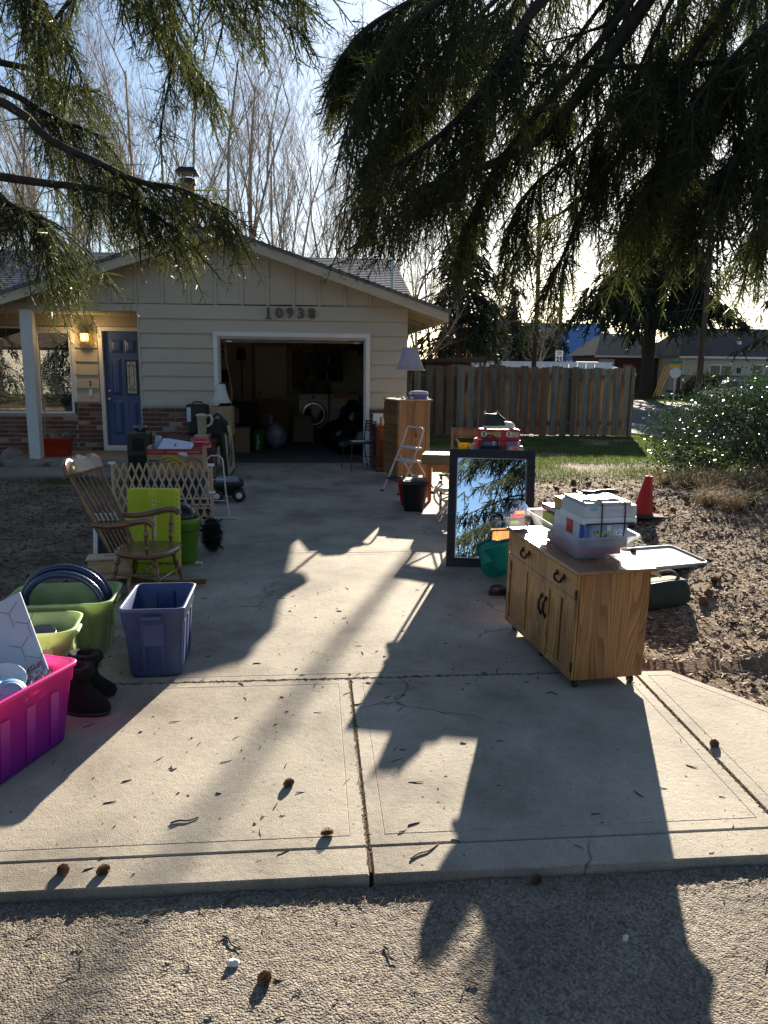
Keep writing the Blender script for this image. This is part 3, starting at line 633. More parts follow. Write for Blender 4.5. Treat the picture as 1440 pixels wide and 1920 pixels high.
# front door with six panels and leaded light
BLUE = mat('door_blue', (.042, .085, .23), .42, .08, 4, bump=.03)
door = MB(); DX0, DX1, DZ0, DZ1 = -3.66, -2.80, .17, 2.17; DYF = PY + .045
door.box(DX0, DX1, DYF, DYF + .045, DZ0, DZ1, .003); door = door.build('front_door', BLUE, house)
def panel(parent, x0, x1, z0, z1, y, m, d=.012):
    mb = MB(); w = .022
    o = [(x0, y, z0), (x1, y, z0), (x1, y, z1), (x0, y, z1)]; i1 = [(x0 + w, y - d, z0 + w), (x1 - w, y - d, z0 + w), (x1 - w, y - d, z1 - w), (x0 + w, y - d, z1 - w)]
    i2 = [(x0 + w + .004, y - .002, z0 + w + .004), (x1 - w - .004, y - .002, z0 + w + .004), (x1 - w - .004, y - .002, z1 - w - .004), (x0 + w + .004, y - .002, z1 - w - .004)]
    w2_ = w + .035; i3 = [(x0 + w2_, y - d - .004, z0 + w2_), (x1 - w2_, y - d - .004, z0 + w2_), (x1 - w2_, y - d - .004, z1 - w2_), (x0 + w2_, y - d - .004, z1 - w2_)]
    V = o + i1 + i2 + i3; F = [(k * 4 + j, k * 4 + (j + 1) % 4, (k + 1) * 4 + (j + 1) % 4, (k + 1) * 4 + j) for k in range(3) for j in range(4)] + [(12, 13, 14, 15)]
    return mb.add(V, F).build('door_panel', m, parent)
for x0, x1 in ((DX0 + .12, DX0 + .33), (DX0 + .37, DX0 + .56), (DX0 + .60, DX0 + .80)): panel(door, x0, x1, 1.80, 2.03, DYF, BLUE)
panel(door, DX0 + .11, DX0 + .29, 1.06, 1.70, DYF, BLUE); panel(door, DX0 + .62, DX0 + .80, 1.06, 1.70, DYF, BLUE)
for x0, x1 in ((DX0 + .11, DX0 + .30), (DX0 + .36, DX0 + .55), (DX0 + .61, DX0 + .80)): panel(door, x0, x1, .36, 0.96, DYF, BLUE)
lx0, lx1, lz0, lz1 = DX0 + .355, DX0 + .565, 1.07, 1.68
mb = MB()
for q in ((lx0, lx0 + .025, lz0, lz1), (lx1 - .025, lx1, lz0, lz1), (lx0 + .025, lx1 - .025, lz1 - .025, lz1), (lx0 + .025, lx1 - .025, lz0, lz0 + .025)): mb.box(q[0], q[1], DYF - .018, DYF, q[2], q[3], .004)
lf = mb.build('light_frame', mat('lead_black', (.01, .011, .016), .4, .1, 5), door)
MB().box(lx0 + .02, lx1 - .02, DYF - .006, DYF - .002, lz0 + .02, lz1 - .02).build('glass_pane', mat('bevel_glass', (.42, .45, .45), .12, .35, 22, spec=.8), lf)
mb = MB(); cxg = (lx0 + lx1) / 2; yl = DYF - .009
for xx in (cxg - .04, cxg + .04): mb.tube([(xx, yl, lz0 + .15), (xx, yl, lz1 - .15)], .005, 5)
for cz in (lz0 + .1, lz1 - .1):
    mb.tube([(cxg + .045 * math.cos(a), yl, cz + .055 * math.sin(a)) for a in [k * math.pi / 2 for k in range(4)]], .006, 5, closed=True)
    mb.tube([(lx0 + .03, yl, cz), (lx1 - .03, yl, cz)], .004, 5)
mb.build('leading', _mats['lead_black'], lf)
KN = mat('nickel', (.55, .54, .52), .25, .05, 10, metal=1)
kb = MB(); Mk = frame((DX0 + .07, DYF - .0, 1.0), (1, 0, 0), (0, 0, 1)); kb.lathe([(.03, 0), (.03, .008), (.012, .012), (.012, .035), (.027, .045), (.03, .06), (.018, .072)], 16, M=Mk); kb.build('door_knob', KN, door)
kb = MB(); Mk = frame((DX0 + .07, DYF - .0, 1.14), (1, 0, 0), (0, 0, 1)); kb.lathe([(.027, 0), (.027, .012), (.018, .02)], 16, M=Mk); kb.build('deadbolt', KN, door)
mb = MB(); mb.box(-3.735, -3.66, PY - .03, PY + .09, .075, 2.245, .006); mb.build('door_jamb', TRIM, house)
mb = MB(); mb.box(-3.66, -2.79, PY - .03, PY + .09, 2.175, 2.245, .006); mb.build('door_head', TRIM, house)
mb = MB(); mb.box(-3.68, -2.79, PY - .05, PY + .09, .075, .165, .01); mb.build('door_sill', TRIM, house)
# windows
GLASSW = glassmat('window_glass', (.80, .84, .84), .01, .14)
BLIND = mat('blind_slat', (.30, .32, .32), .6, .06, 4)
def window(x0, x1, z0, z1, y, mun, trims):
    w = thing('window', (0, 0, 0), None, None); w.parent = house
    mb = MB(); f = .035
    for q in ((x0, x0 + f, z0, z1), (x1 - f, x1, z0, z1), (x0 + f, x1 - f, z0, z0 + f), (x0 + f, x1 - f, z1 - f, z1)): mb.box(q[0], q[1], y - .025, y + .05, q[2], q[3], .004)
    mb.build('window_frame', WHITE, w)
    mb = MB(); t_ = .07
    if trims:
        mb.box(x0 - .03, x0 - .002, y - .035, y + .01, z0, z1 + t_, .004); mb.box(x1 + .002, x1 + t_, y - .035, y + .01, z0 + .2, z1 + t_, .004); mb.box(x0 - .002, x1 + .002, y - .035, y + .01, z1 + .002, z1 + t_, .004)
        mb.build('casing', TRIM, w)
    mb = MB(); mb.box(x0 + f, x1 - f, y + .018, y + .022, z0 + f, z1 - f); mb.build('pane', GLASSW, w)
    for mx in mun[0]: MB().box(mx - .007, mx + .007, y + .024, y + .034, z0 + f, z1 - f).build('glazing_bar', WHITE, w)
    for mz_ in mun[1]: MB().box(x0 + f, x1 - f, y + .035, y + .044, mz_ - .007, mz_ + .007).build('glazing_bar', WHITE, w)
    mb = MB(); z = z0 + .05
    while z < z1 - .05:
        mb.hexa([(x0 + f, y + .07, z), (x1 - f, y + .07, z), (x1 - f, y + .105, z + .024), (x0 + f, y + .105, z + .024)], [(x0 + f, y + .07, z + .003), (x1 - f, y + .07, z + .003), (x1 - f, y + .105, z + .027), (x0 + f, y + .105, z + .027)]); z += .045
    tag(mb.build('blind', BLIND, w), kind='stuff')
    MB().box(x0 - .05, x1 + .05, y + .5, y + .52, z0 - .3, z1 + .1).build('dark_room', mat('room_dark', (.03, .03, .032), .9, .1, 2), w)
    return w
window(-5.95, -4.965, .735, 2.23, PY, ((-5.62, -5.29), (1.1, 1.48, 1.86)), False)
window(-4.79, -4.20, .735, 2.16, PY, ((-4.495,), (1.09, 1.45, 1.80)), True)
# doorbell chime, switch box, small plate
mb = MB(); mb.box(-3.915, -3.885, PY - .04, PY - .022, 1.22, 1.31, .006); bell = mb.build('doorbell', BLACKP, house)
MB().ball((-3.9, PY - .042, 1.262), (.008, .004, .008), 8, 6).build('bell_button', WHITE, bell)
MB().box(-3.93, -3.865, PY - .045, PY - .022, 1.045, 1.155, .006).build('outlet_cover', WHITE, house)
MB().box(-2.66, -2.43, FY - .030, FY - .0245, .985, 1.03, .003).build('wall_plate', mat('plate_purple', (.45, .42, .52), .5, .1, 10), house)
# lit porch lantern
lan = thing('wall_lantern', (-3.925, PY - .03, 2.0), 'lit glass wall lantern glowing beside the blue front door', 'lamp')
GOLD = mat('brass_dull', (.30, .22, .11), .4, .2, 20, metal=.8)
mb = MB(); mb.lathe([(.045, 0), (.045, .012), (.03, .016)], 14, M=frame((0, 0, .14), (1, 0, 0), (0, 0, 1))); mb.build('back_plate', GOLD, lan)
MB().tube([(0, -.01, .15), (0, -.05, .2), (0, -.09, .2), (0, -.11, .14)], .006, 8).build('arm', GOLD, lan)
MB().lathe([(.02, .15), (.065, .13), (.068, .12)], 12, (0, -.11, 0)).build('lantern_cap', GOLD, lan)
em = bpy.data.materials.new('lamp_bulb'); em.use_nodes = True; e_ = em.node_tree.nodes['Principled BSDF']; e_.inputs['Base Color'].default_value = (1, .8, .5, 1); e_.inputs['Emission Color'].default_value = (1, .62, .22, 1); e_.inputs['Emission Strength'].default_value = 9
MB().ball((0, -.11, .06), (.024, .024, .038), 10, 8).build('bulb', em, lan)
MB().lathe([(.064, .12), (.064, .0), (.05, -.01)], 8, (0, -.11, 0), cap0=False, cap1=False, sm=False).build('lantern_glass', mat('lantern_glass', (.85, .68, .38), .25, .25, 30, trans=.0, sss=.75), lan)
MB().lathe([(.055, -.012), (.055, -.02), (.02, -.03)], 12, (0, -.11, 0)).build('lantern_base', GOLD, lan)
pl = bpy.data.lights.new('porch_bulb', 'POINT'); pl.energy = 3.0; pl.color = (1, .66, .3); pl.shadow_soft_size = .03; plo = bpy.data.objects.new('porch_bulb', pl); COL.objects.link(plo); plo.location = (-3.925, PY - .235, 2.06)
# ================================================================== TREES
BARK = mat('conifer_bark', (.030, .022, .017), .95, .5, 9, bump=.9, bscale=30, st=(1, 1, .35))
BARE = mat('bare_bark', (.25, .21, .17), .9, .4, 4, bump=.4, bscale=30)
NEEDLE = mat('spruce_needles', (.024, .034, .010), .55, .5, 3, col2=(.085, .098, .028), sss=.45, spec=.35)
NEEDLE2 = mat('spruce_needles_far', (.014, .022, .012), .6, .5, .8, col2=(.035, .045, .018), sss=.25, spec=.3)

def strand_proto(seed, length=.42, n=40, bl=.030, bw=.0019, droop=0.25, core=.0058, k_=8):
    """one spray: a tapering clothed stem with side sprays and fine needles, axis running down -z from the origin"""
    g = np.random.default_rng(seed); T = []
    def blade(p0, p1, hw, n_):
        d = p1 - p0; r_ = np.cross(d, n_); r_ /= np.linalg.norm(r_) + 1e-9; m_ = p0 + d * .25; T.append([p0, m_ - r_ * hw, m_ + r_ * hw]); T.append([m_ - r_ * hw, p1, m_ + r_ * hw])
    tip = np.array([.05 * droop, .08 * droop, -1.0]) * length; o = np.zeros(3)
    blade(o, tip, core, np.array([1., 0, 0])); blade(o, tip, core, np.array([0, 1., 0])); sp = [(o, tip)]
    for i in range(k_):
        u = .06 + .8 * i / k_; a_ = i * 2.4 + g.uniform(-.5, .5); L_ = length * .34 * (1.1 - .7 * u) * g.uniform(.7, 1.2); b_ = tip * u; e = b_ + np.array([math.cos(a_) * .72, math.sin(a_) * .72, -.7]) * L_; blade(b_, e, core * .8, g.normal(size=3)); sp.append((b_, e))
    w = np.array([np.linalg.norm(q[1] - q[0]) for q in sp]); which = g.choice(len(sp), n, p=w / w.sum())
    for j in range(n):
        p0, p1 = sp[which[j]]; u = g.random(); c = p0 + (p1 - p0) * u; ax = (p1 - p0) / np.linalg.norm(p1 - p0); r_ = np.cross(ax, g.normal(size=3)); r_ /= np.linalg.norm(r_); d = (r_ * .8 + ax * .6) * bl * g.uniform(.7, 1.2); s_ = np.cross(d, g.normal(size=3)); s_ *= bw / (np.linalg.norm(s_) + 1e-9); T.append([c - s_, c + s_, c + d])
    V = np.array(T).reshape(-1, 3); return V, np.arange(len(V)).reshape(-1, 3)
def rot_from_z(dirs, spin):
    """rotation matrices carrying -z onto dirs, spun about it"""
    z = -dirs / np.linalg.norm(dirs, axis=1)[:, None]
    ref = np.where(np.abs(z[:, 2:3]) > .95, np.array([[1., 0, 0]]), np.array([[0, 0, 1.]]))
    x = np.cross(ref, z); x /= np.linalg.norm(x, axis=1)[:, None]; y = np.cross(z, x)
    c, s_ = np.cos(spin)[:, None], np.sin(spin)[:, None]
    return np.stack([x * c + y * s_, y * c - x * s_, z], 2)
def strands_mesh(name, pos, dirs, scl, protos, m, parent):
    Vs, Fs, off = [], [], 0; k = rng.integers(0, len(protos), len(pos)); Rm = rot_from_z(dirs, rng.uniform(0, 6.28, len(pos)))
    for q, (V, F) in enumerate(protos):
        ix = np.where(k == q)[0]
        if not len(ix): continue
        W_ = np.einsum('nij,vj->nvi', Rm[ix], V) * scl[ix, None, None] + pos[ix, None, :]
        Vs.append(W_.reshape(-1, 3)); Fs.append((F[None] + (np.arange(len(ix)) * len(V))[:, None, None]).reshape(-1, 3) + off); off += len(ix) * len(V)
    return tag(npmesh(name, np.concatenate(Vs), np.concatenate(Fs), m, parent), kind='stuff')
NEAR = [strand_proto(i) for i in range(5)]
UPPER = [strand_proto(50 + i, .42, 10, .05, .006, .25, .014, 6) for i in range(3)]
def smooth_poly(pts, n):
    pts = np.array(pts, float); t = np.linspace(0, len(pts) - 1, n); i = np.minimum(t.astype(int), len(pts) - 2); f = (t - i)[:, None]
    p0 = pts[np.maximum(i - 1, 0)]; p1 = pts[i]; p2 = pts[i + 1]; p3 = pts[np.minimum(i + 2, len(pts) - 1)]
    return .5 * ((2 * p1) + (-p0 + p2) * f + (2 * p0 - 5 * p1 + 4 * p2 - p3) * f ** 2 + (-p0 + 3 * p1 - 3 * p2 + p3) * f ** 3)
def hanging_limb(pts, r0, r1, wood, S, twigs=9, tl=(.35, .9), hang=(.6, 1.5), gap=.044, bare=0.0, spread=1.0, drop=.35):
    """a spruce limb with side twigs, each hung with needle strands; appends strands to S"""
    n = max(8, int(sum((Vector(pts[i + 1]) - Vector(pts[i])).length for i in range(len(pts) - 1)) / .12)); q = smooth_poly(pts, n)
    L_ = n * .12
    wood.tube(q, [r0 + (r1 - r0) * (i / (n - 1)) ** .8 for i in range(n)], 7)
    nt = int(L_ * twigs)
    for k in range(int(L_ * 14 * (twigs > 4))):      # needle sprays growing straight from the limb
        i = int(n * (bare * .6 + (1 - bare * .6) * rng.random())) ; i = min(n - 1, i); S.append((q[i], np.array([rng.normal(0, .7), rng.normal(0, .7), rng.uniform(-1, .2)]), rng.uniform(.35, .8)))
    ph = rng.uniform(0, 50); nt = int(nt * 1.3)
    for k in range(nt):
        t = bare + (1 - bare) * (k + rng.uniform(0, 1)) / nt
        if rng.random() > .25 + 1.25 * float(vnoise(np.array([ph + t * L_ * 1.6]), np.array([ph]), 8)[0]): continue   # clumps and gaps
        i = min(n - 2, int(t * (n - 1))); p = q[i]; tan = q[i + 1] - q[i]; tan /= np.linalg.norm(tan) + 1e-9
        side = np.cross(tan, [0, 0, 1]); side /= np.linalg.norm(side) + 1e-9
        d = side * rng.choice([-1, 1]) * rng.uniform(.3, 1) * spread + tan * rng.uniform(.2, .9) + np.array([0, 0, rng.uniform(-.5, .25)]); d /= np.linalg.norm(d)
        ln = rng.uniform(*tl) * (1 - .45 * t); m = max(4, int(ln / .06)); pp = [p]; dd = d.copy()
        for _ in range(m): dd = dd + np.array([0, 0, -drop * .35]) ; dd /= np.linalg.norm(dd); pp.append(pp[-1] + dd * ln / m)
        wood.tube(pp, [.006 * (1 - .7 * j / m) + .0012 for j in range(m + 1)], 4, caps=False)
        ns = int(ln / gap)
        for j in range(ns):
            u = (j + rng.uniform(0, 1)) / ns; b = pp[min(m, int(u * m + .5))]
            dr = np.array([rng.normal(0, .42), rng.normal(0, .42), -1.0]) + dd * .5
            S.append((b, dr, rng.uniform(*hang) * rng.choice([.5, .75, 1.05])))
            if rng.random() < .3: S.append((b, dd * .8 + rng.normal(0, .45, 3), rng.uniform(.3, .6)))
        S.append((pp[-1], dd, rng.uniform(.6, 1.0)))
def arr(S): return np.array([s[0] for s in S]), np.array([s[1] for s in S]), np.array([s[2] for s in S])
def pl_(pts): return [tuple(P(*q)) for q in pts]

# ---- right-hand spruce: trunk stands out of the picture on the right, limbs sweep down to the left
right = thing('spruce_tree', (5.6, 6.4, 0.0), 'big drooping spruce overhanging from the right with the sun behind it', 'tree')
wood = MB(); S = []
tx, ty = 5.6, 6.4
wood.tube([(tx, ty, -.5), (tx + .05, ty, 2.5), (tx, ty + .1, 6), (tx, ty, 10.5), (tx, ty, 15.5)], [.34, .29, .24, .15, .03], 14)
def RL(pts, *a, **k):
    q = pl_(pts); hanging_limb(q, *a, wood, S, **k)
RL([(1420, -330, 6.3), (1213, 0, 6.0), (1099, 161, 5.8), (998, 269, 5.6), (849, 334, 5.4), (790, 350, 5.3)], .075, .012, twigs=11, hang=(.5, 1.25), bare=.05, spread=.9)
RL([(1330, -330, 5.6), (1016, 0, 5.2), (962, 90, 5.1), (860, 221, 5.0), (760, 300, 4.9), (690, 330, 4.9)], .045, .008, twigs=14, hang=(.5, 1.3), bare=.2)
RL([(1300, -420, 6.6), (900, -60, 6.4), (760, 10, 6.4), (680, 60, 6.4), (640, 110, 6.4)], .05, .009, twigs=15, hang=(.5, 1.2), bare=.25)
RL([(1300, -420, 5.2), (1000, -120, 5.0), (840, -10, 4.9), (740, 70, 4.9), (670, 180, 4.9)], .05, .009, twigs=12, hang=(.5, 1.2), bare=.3)
RL([(1600, 40, 6.0), (1440, 105, 5.7), (1250, 122, 5.5), (1080, 125, 5.4), (970, 118, 5.4)], .03, .006, twigs=10, hang=(.5, 1.25), bare=.1)
RL([(1650, -150, 5.6), (1440, 60, 5.5), (1330, 190, 5.4), (1240, 300, 5.4), (1170, 370, 5.4)], .035, .007, twigs=18, hang=(.6, 1.4), bare=.0)
RL([(1700, 0, 5.3), (1500, 140, 5.1), (1400, 270, 5.0), (1330, 350, 5.0)], .026, .006, twigs=16, hang=(.6, 1.4))
RL([(1700, 120, 6.2), (1500, 230, 6.0), (1380, 310, 5.9), (1270, 360, 5.8)], .04, .008, twigs=14, hang=(.6, 1.4))
RL([(1720, 200, 7.4), (1560, 300, 7.2), (1450, 400, 7.1), (1400, 470, 7.0)], .03, .007, twigs=11, hang=(.6, 1.3))
RL([(1520, -220, 6.9), (1420, -60, 6.8), (1280, 150, 6.6), (1180, 280, 6.5), (1080, 380, 6.4), (1010, 420, 6.4)], .045, .008, twigs=12, hang=(.5, 1.3), bare=.05)
RL([(1420, -80, 5.7), (1330, 60, 5.6), (1190, 250, 5.5), (1100, 380, 5.5), (1060, 470, 5.5), (1035, 520, 5.5)], .035, .007, twigs=11, hang=(.5, 1.0), bare=.25, tl=(.2, .55))
RL([(1260, -110, 6.0), (1140, 60, 5.9), (1010, 210, 5.8), (930, 310, 5.8), (890, 390, 5.8), (870, 430, 5.8)], .035, .007, twigs=11, hang=(.5, 1.2), bare=.2, tl=(.25, .6))
RL([(1150, -200, 7.4), (960, 20, 7.2), (850, 130, 7.2), (760, 220, 7.2), (710, 260, 7.2)], .045, .008, twigs=13, hang=(.5, 1.3), bare=.2)
RL([(1500, -150, 7.2), (1380, 40, 7.0), (1330, 150, 7.0), (1300, 250, 7.0)], .04, .008, twigs=11, hang=(.5, 1.3))
RL([(1720, -80, 5.4), (1480, 20, 5.2), (1370, 110, 5.1), (1290, 210, 5.1), (1250, 280, 5.1)], .03, .006, twigs=16, hang=(.6, 1.4))
RL([(1720, 60, 5.0), (1560, 180, 4.9), (1460, 290, 4.8), (1420, 380, 4.8)], .03, .006, twigs=16, hang=(.6, 1.4))
RL([(1500, -260, 5.4), (1300, -60, 5.3), (1220, 80, 5.3), (1180, 180, 5.3)], .03, .006, twigs=14, hang=(.6, 1.3))
for _pts in ([(1240, -150, 6.4), (1090, 60, 6.3), (980, 180, 6.3), (900, 260, 6.3), (840, 320, 6.3)], [(1330, -60, 5.9), (1200, 140, 5.8), (1090, 270, 5.8), (1000, 350, 5.8), (950, 430, 5.8)], [(1200, -250, 6.9), (1000, -40, 6.8), (880, 60, 6.8), (800, 150, 6.8), (750, 240, 6.8)],
             [(1450, 100, 6.4), (1330, 260, 6.3), (1250, 360, 6.2), (1200, 420, 6.2)], [(1400, -40, 6.2), (1260, 120, 6.1), (1150, 250, 6.1), (1110, 330, 6.1)], [(1560, 250, 6.0), (1480, 350, 5.9), (1430, 440, 5.9)], [(1130, -200, 5.7), (930, 0, 5.6), (800, 120, 5.6), (720, 230, 5.6), (690, 300, 5.6)]):
    RL(_pts, .022, .006, twigs=14, hang=(.6, 1.3))
RL([(1230, -120, 6.2), (1160, 20, 6.1), (1130, 50, 6.1), (1020, 80, 6.1)], .03, .006, twigs=7, hang=(.5, 1.0))
SN = S; S = []
for k in range(30):   # the rest of the crown, above and behind the picture
    a = rng.uniform(0, 6.28); z = rng.uniform(3.8, 14.5); ln = 4.2 * (1 - (z / 16.5)) + .8
    d = np.array([math.cos(a), math.sin(a)])
    if d[0] < -.1 and z < 7.5 and -.75 < d[1]: continue
    b = np.array([tx, ty, z]); hanging_limb([tuple(b), tuple(b + np.array([d[0] * ln * .5, d[1] * ln * .5, -.15])), tuple(b + np.array([d[0] * ln, d[1] * ln, -.9]))], .05, .008, wood, S, twigs=4, gap=.09, hang=(1.2, 2.2))
wood.build('trunk', BARK, right)
for o in right.children: o.matrix_parent_inverse = right.matrix_basis.inverted()
_c = strands_mesh('crown', *arr(SN), NEAR, NEEDLE, right); _c.matrix_parent_inverse = right.matrix_basis.inverted()
_c = strands_mesh('upper_crown', *arr(S), UPPER, NEEDLE, right); _c.matrix_parent_inverse = right.matrix_basis.inverted()
nR = len(S)
# ---- left-hand spruce
left = thing('spruce_tree', (-6.4, 5.6, 0.0), 'drooping spruce reaching in from the left over the porch roof', 'tree')
wood = MB(); S = []; tx, ty = -6.4, 5.6
wood.tube([(tx, ty, -.5), (tx, ty, 2.5), (tx + .1, ty, 6), (tx, ty, 10.5), (tx, ty, 14)], [.32, .27, .22, .14, .03], 14)
RL([(-420, 150, 5.6), (-60, 330, 5.4), (20, 385, 5.3), (55, 400, 5.2), (75, 420, 5.2)], .04, .008, twigs=21, hang=(.3, 0.8), bare=.3)
RL([(-300, 100, 5.2), (0, 190, 5.0), (90, 260, 4.9), (180, 303, 4.8), (260, 340, 4.7), (330, 352, 4.7), (385, 375, 4.6), (420, 395, 4.6)], .034, .007, twigs=20, hang=(.3, 0.8), bare=.35, tl=(.2, .55))
RL([(-250, 60, 6.2), (10, 170, 6.0), (80, 210, 6.0), (150, 240, 6.0), (200, 260, 6.0)], .032, .006, twigs=17, hang=(.3, 0.8), bare=.3)
RL([(-300, -250, 5.6), (-60, -100, 5.5), (30, -30, 5.5), (90, 10, 5.5)], .05, .009, twigs=15, hang=(.6, 1.3), bare=.3)
RL([(-100, -300, 6.4), (200, -120, 6.2), (300, -50, 6.2), (325, 80, 6.1), (310, 190, 6.1), (297, 260, 6.1)], .02, .004, twigs=5, hang=(.3, 0.8), bare=.35, tl=(.15, .35))
RL([(-100, -420, 5.8), (160, -120, 5.7), (320, -45, 5.6), (440, -20, 5.6), (560, -30, 5.6)], .045, .008, twigs=14, hang=(.6, 1.3), bare=.3, tl=(.3, .6))
RL([(-100, -420, 6.8), (200, -40, 6.7), (280, 30, 6.7), (350, 110, 6.6), (400, 170, 6.6)], .03, .006, twigs=10, hang=(.5, 1.0), bare=.4, tl=(.25, .5))
RL([(-300, 0, 6.8), (-60, 100, 6.6), (60, 130, 6.6), (130, 165, 6.5), (190, 170, 6.5)], .04, .007, twigs=11, hang=(.5, 1.1), bare=.3, tl=(.3, .6))
RL([(-200, 300, 4.8), (60, 340, 4.8), (150, 350, 4.8), (230, 365, 4.8), (300, 410, 4.7), (335, 440, 4.7)], .03, .006, twigs=15, hang=(.3, 0.8), bare=.3, tl=(.2, .45))
RL([(260, -140, 7.0), (150, -20, 6.9), (100, 40, 6.9), (60, 90, 6.9)], .03, .006, twigs=11, hang=(.5, 1.1), bare=.2, tl=(.3, .6))
SN = S; S = []
for k in range(26):
    a = rng.uniform(0, 6.28); z = rng.uniform(3.6, 13); ln = 3.8 * (1 - (z / 15)) + .8; d = np.array([math.cos(a), math.sin(a)])
    if d[0] > .1 and z < 7.5 and -.75 < d[1]: continue
    b = np.array([tx, ty, z]); hanging_limb([tuple(b), tuple(b + np.array([d[0] * ln * .5, d[1] * ln * .5, -.15])), tuple(b + np.array([d[0] * ln, d[1] * ln, -.9]))], .05, .008, wood, S, twigs=4, gap=.09, hang=(1.2, 2.2))
wood.build('trunk', BARK, left)
for o in left.children: o.matrix_parent_inverse = left.matrix_basis.inverted()
_c = strands_mesh('crown', *arr(SN), NEAR, NEEDLE, left); _c.matrix_parent_inverse = left.matrix_basis.inverted()
_c = strands_mesh('upper_crown', *arr(S), UPPER, NEEDLE, left); _c.matrix_parent_inverse = left.matrix_basis.inverted()

# ---- generic conifer for the middle distance and for the street side behind the camera
MID = [strand_proto(20 + i, .8, 8, .13, .02, .4, .04, 6) for i in range(4)]
def conifer(label, x, y, z0, h, r, trunk_r, clear, m=NEEDLE2, nlimb=60, group=None, hang=(.7, 1.3), twig=5.0, lean=0.0, protos=None):
    t_ = thing('conifer_tree', (x, y, z0), label, 'tree', group=group); wood = MB(); S = []
    wood.tube([(0, 0, -.3), (lean * .3, 0, h * .35), (lean * .6, 0, h * .7), (lean, 0, h)], [trunk_r, trunk_r * .8, trunk_r * .45, .02], 9)
    for k in range(nlimb):
        z = clear + (h - clear) * ((k + rng.uniform(0, 1)) / nlimb) ** 1.05; a = rng.uniform(0, 6.28); ln = r * (1 - ((z - clear) / (h - clear)) ** 1.2) * rng.uniform(.65, 1.1) + .3
        b = np.array([lean * z / h, 0, z]); d = np.array([math.cos(a), math.sin(a), 0])
        pts = [b, b + d * ln * .4 + np.array([0, 0, .02 * ln]), b + d * ln * .75 + np.array([0, 0, -.12 * ln]), b + d * ln + np.array([0, 0, -.26 * ln])]
        wood.tube(smooth_poly(pts, 6), [.05 * ln / r + .012, .04 * ln / r + .01, .03, .02, .012, .006], 4, caps=False)
        ns = int(ln * twig)
        for j in range(ns):
            u = .15 + .85 * (j + rng.uniform(0, 1)) / ns; q = pts[0] * (1 - u) + pts[3] * u + np.array([0, 0, .1 * ln * math.sin(u * 3.1)])
            sd = np.array([-d[1], d[0], 0]) * rng.normal(0, .28) * ln * (1 - .5 * u)
            S.append((q + sd, np.array([rng.normal(0, .4), rng.normal(0, .4), -1]) + d * rng.uniform(0, .8), rng.uniform(*hang)))
    wood.build('trunk', BARK, t_); strands_mesh('crown', *arr(S), protos or MID, m, t_); return t_
conifer('tall conifer with bare lower trunk standing past the right end of the fence', 24.3, 55, -.5, 17, 6.0, .5, 6.0, nlimb=110, twig=9, hang=(1.2, 2.2))
conifer('dark spruce growing behind the fence beside the house roof', 5.1, 27, -.1, 7.4, 1.5, .16, 2.4, nlimb=70, twig=8)
conifer('conifer at the right picture edge beyond the glossy shrub', 26.5, 40, -.5, 11, 3.6, .35, 3.2, nlimb=70, twig=6)
conifer('hazy thin conifer behind the ranch house roof across the street', 38.2, 76, -.5, 11.5, 3.0, .3, 1.5, nlimb=60, twig=5, hang=(1.2, 2.2))
conifer('far hazy conifer in the gap left of the utility pole', 22.5, 88, -.5, 15, 3.4, .3, 1.5, nlimb=60, twig=5, hang=(1.4, 2.4))
for i, (px, Y, h, r) in enumerate(((905, 75, 7.5, 3.2), (960, 70, 8.4, 3.0), (1000, 80, 8.0, 3.4), (860, 62, 7.2, 3.0), (1040, 85, 9.5, 3.2), (1120, 95, 10.5, 4.0))):
    p = P(px, 690, Y); conifer(('round', 'pointed', 'broad', 'leaning', 'slim', 'tall')[i] + ' far evergreen in the hazy belt behind the wooden fence, ' + ('second from its left end', 'third from its left end', 'fourth from its left end', 'leftmost of the belt', 'fifth from its left end', 'rightmost of the belt')[i], p.x, Y, -.6, h, r, .2, .6, nlimb=46, twig=4, hang=(1.4, 2.6), group='far evergreens behind the fence')
# street-side trees behind the camera: seen in the standing mirror and the windows, two added to cut skylight
conifer('tall spruce across the street, seen only in the mirror', .4, -13.5, -.4, 17, 4.6, .4, 2.6, nlimb=150, twig=16, hang=(1.4, 2.3), protos=UPPER)
conifer('second spruce across the street, seen in the windows', -9.5, -15, -.4, 16, 4.6, .4, 2.0, nlimb=80, twig=6)
conifer('added third spruce across the street, right of the one in the mirror', 10, -12, -.4, 15, 4.6, .4, 2.0, nlimb=80, twig=6)
conifer('added fourth spruce across the street, far left', -19, -13, -.4, 16, 4.8, .4, 1.5, nlimb=80, twig=6)


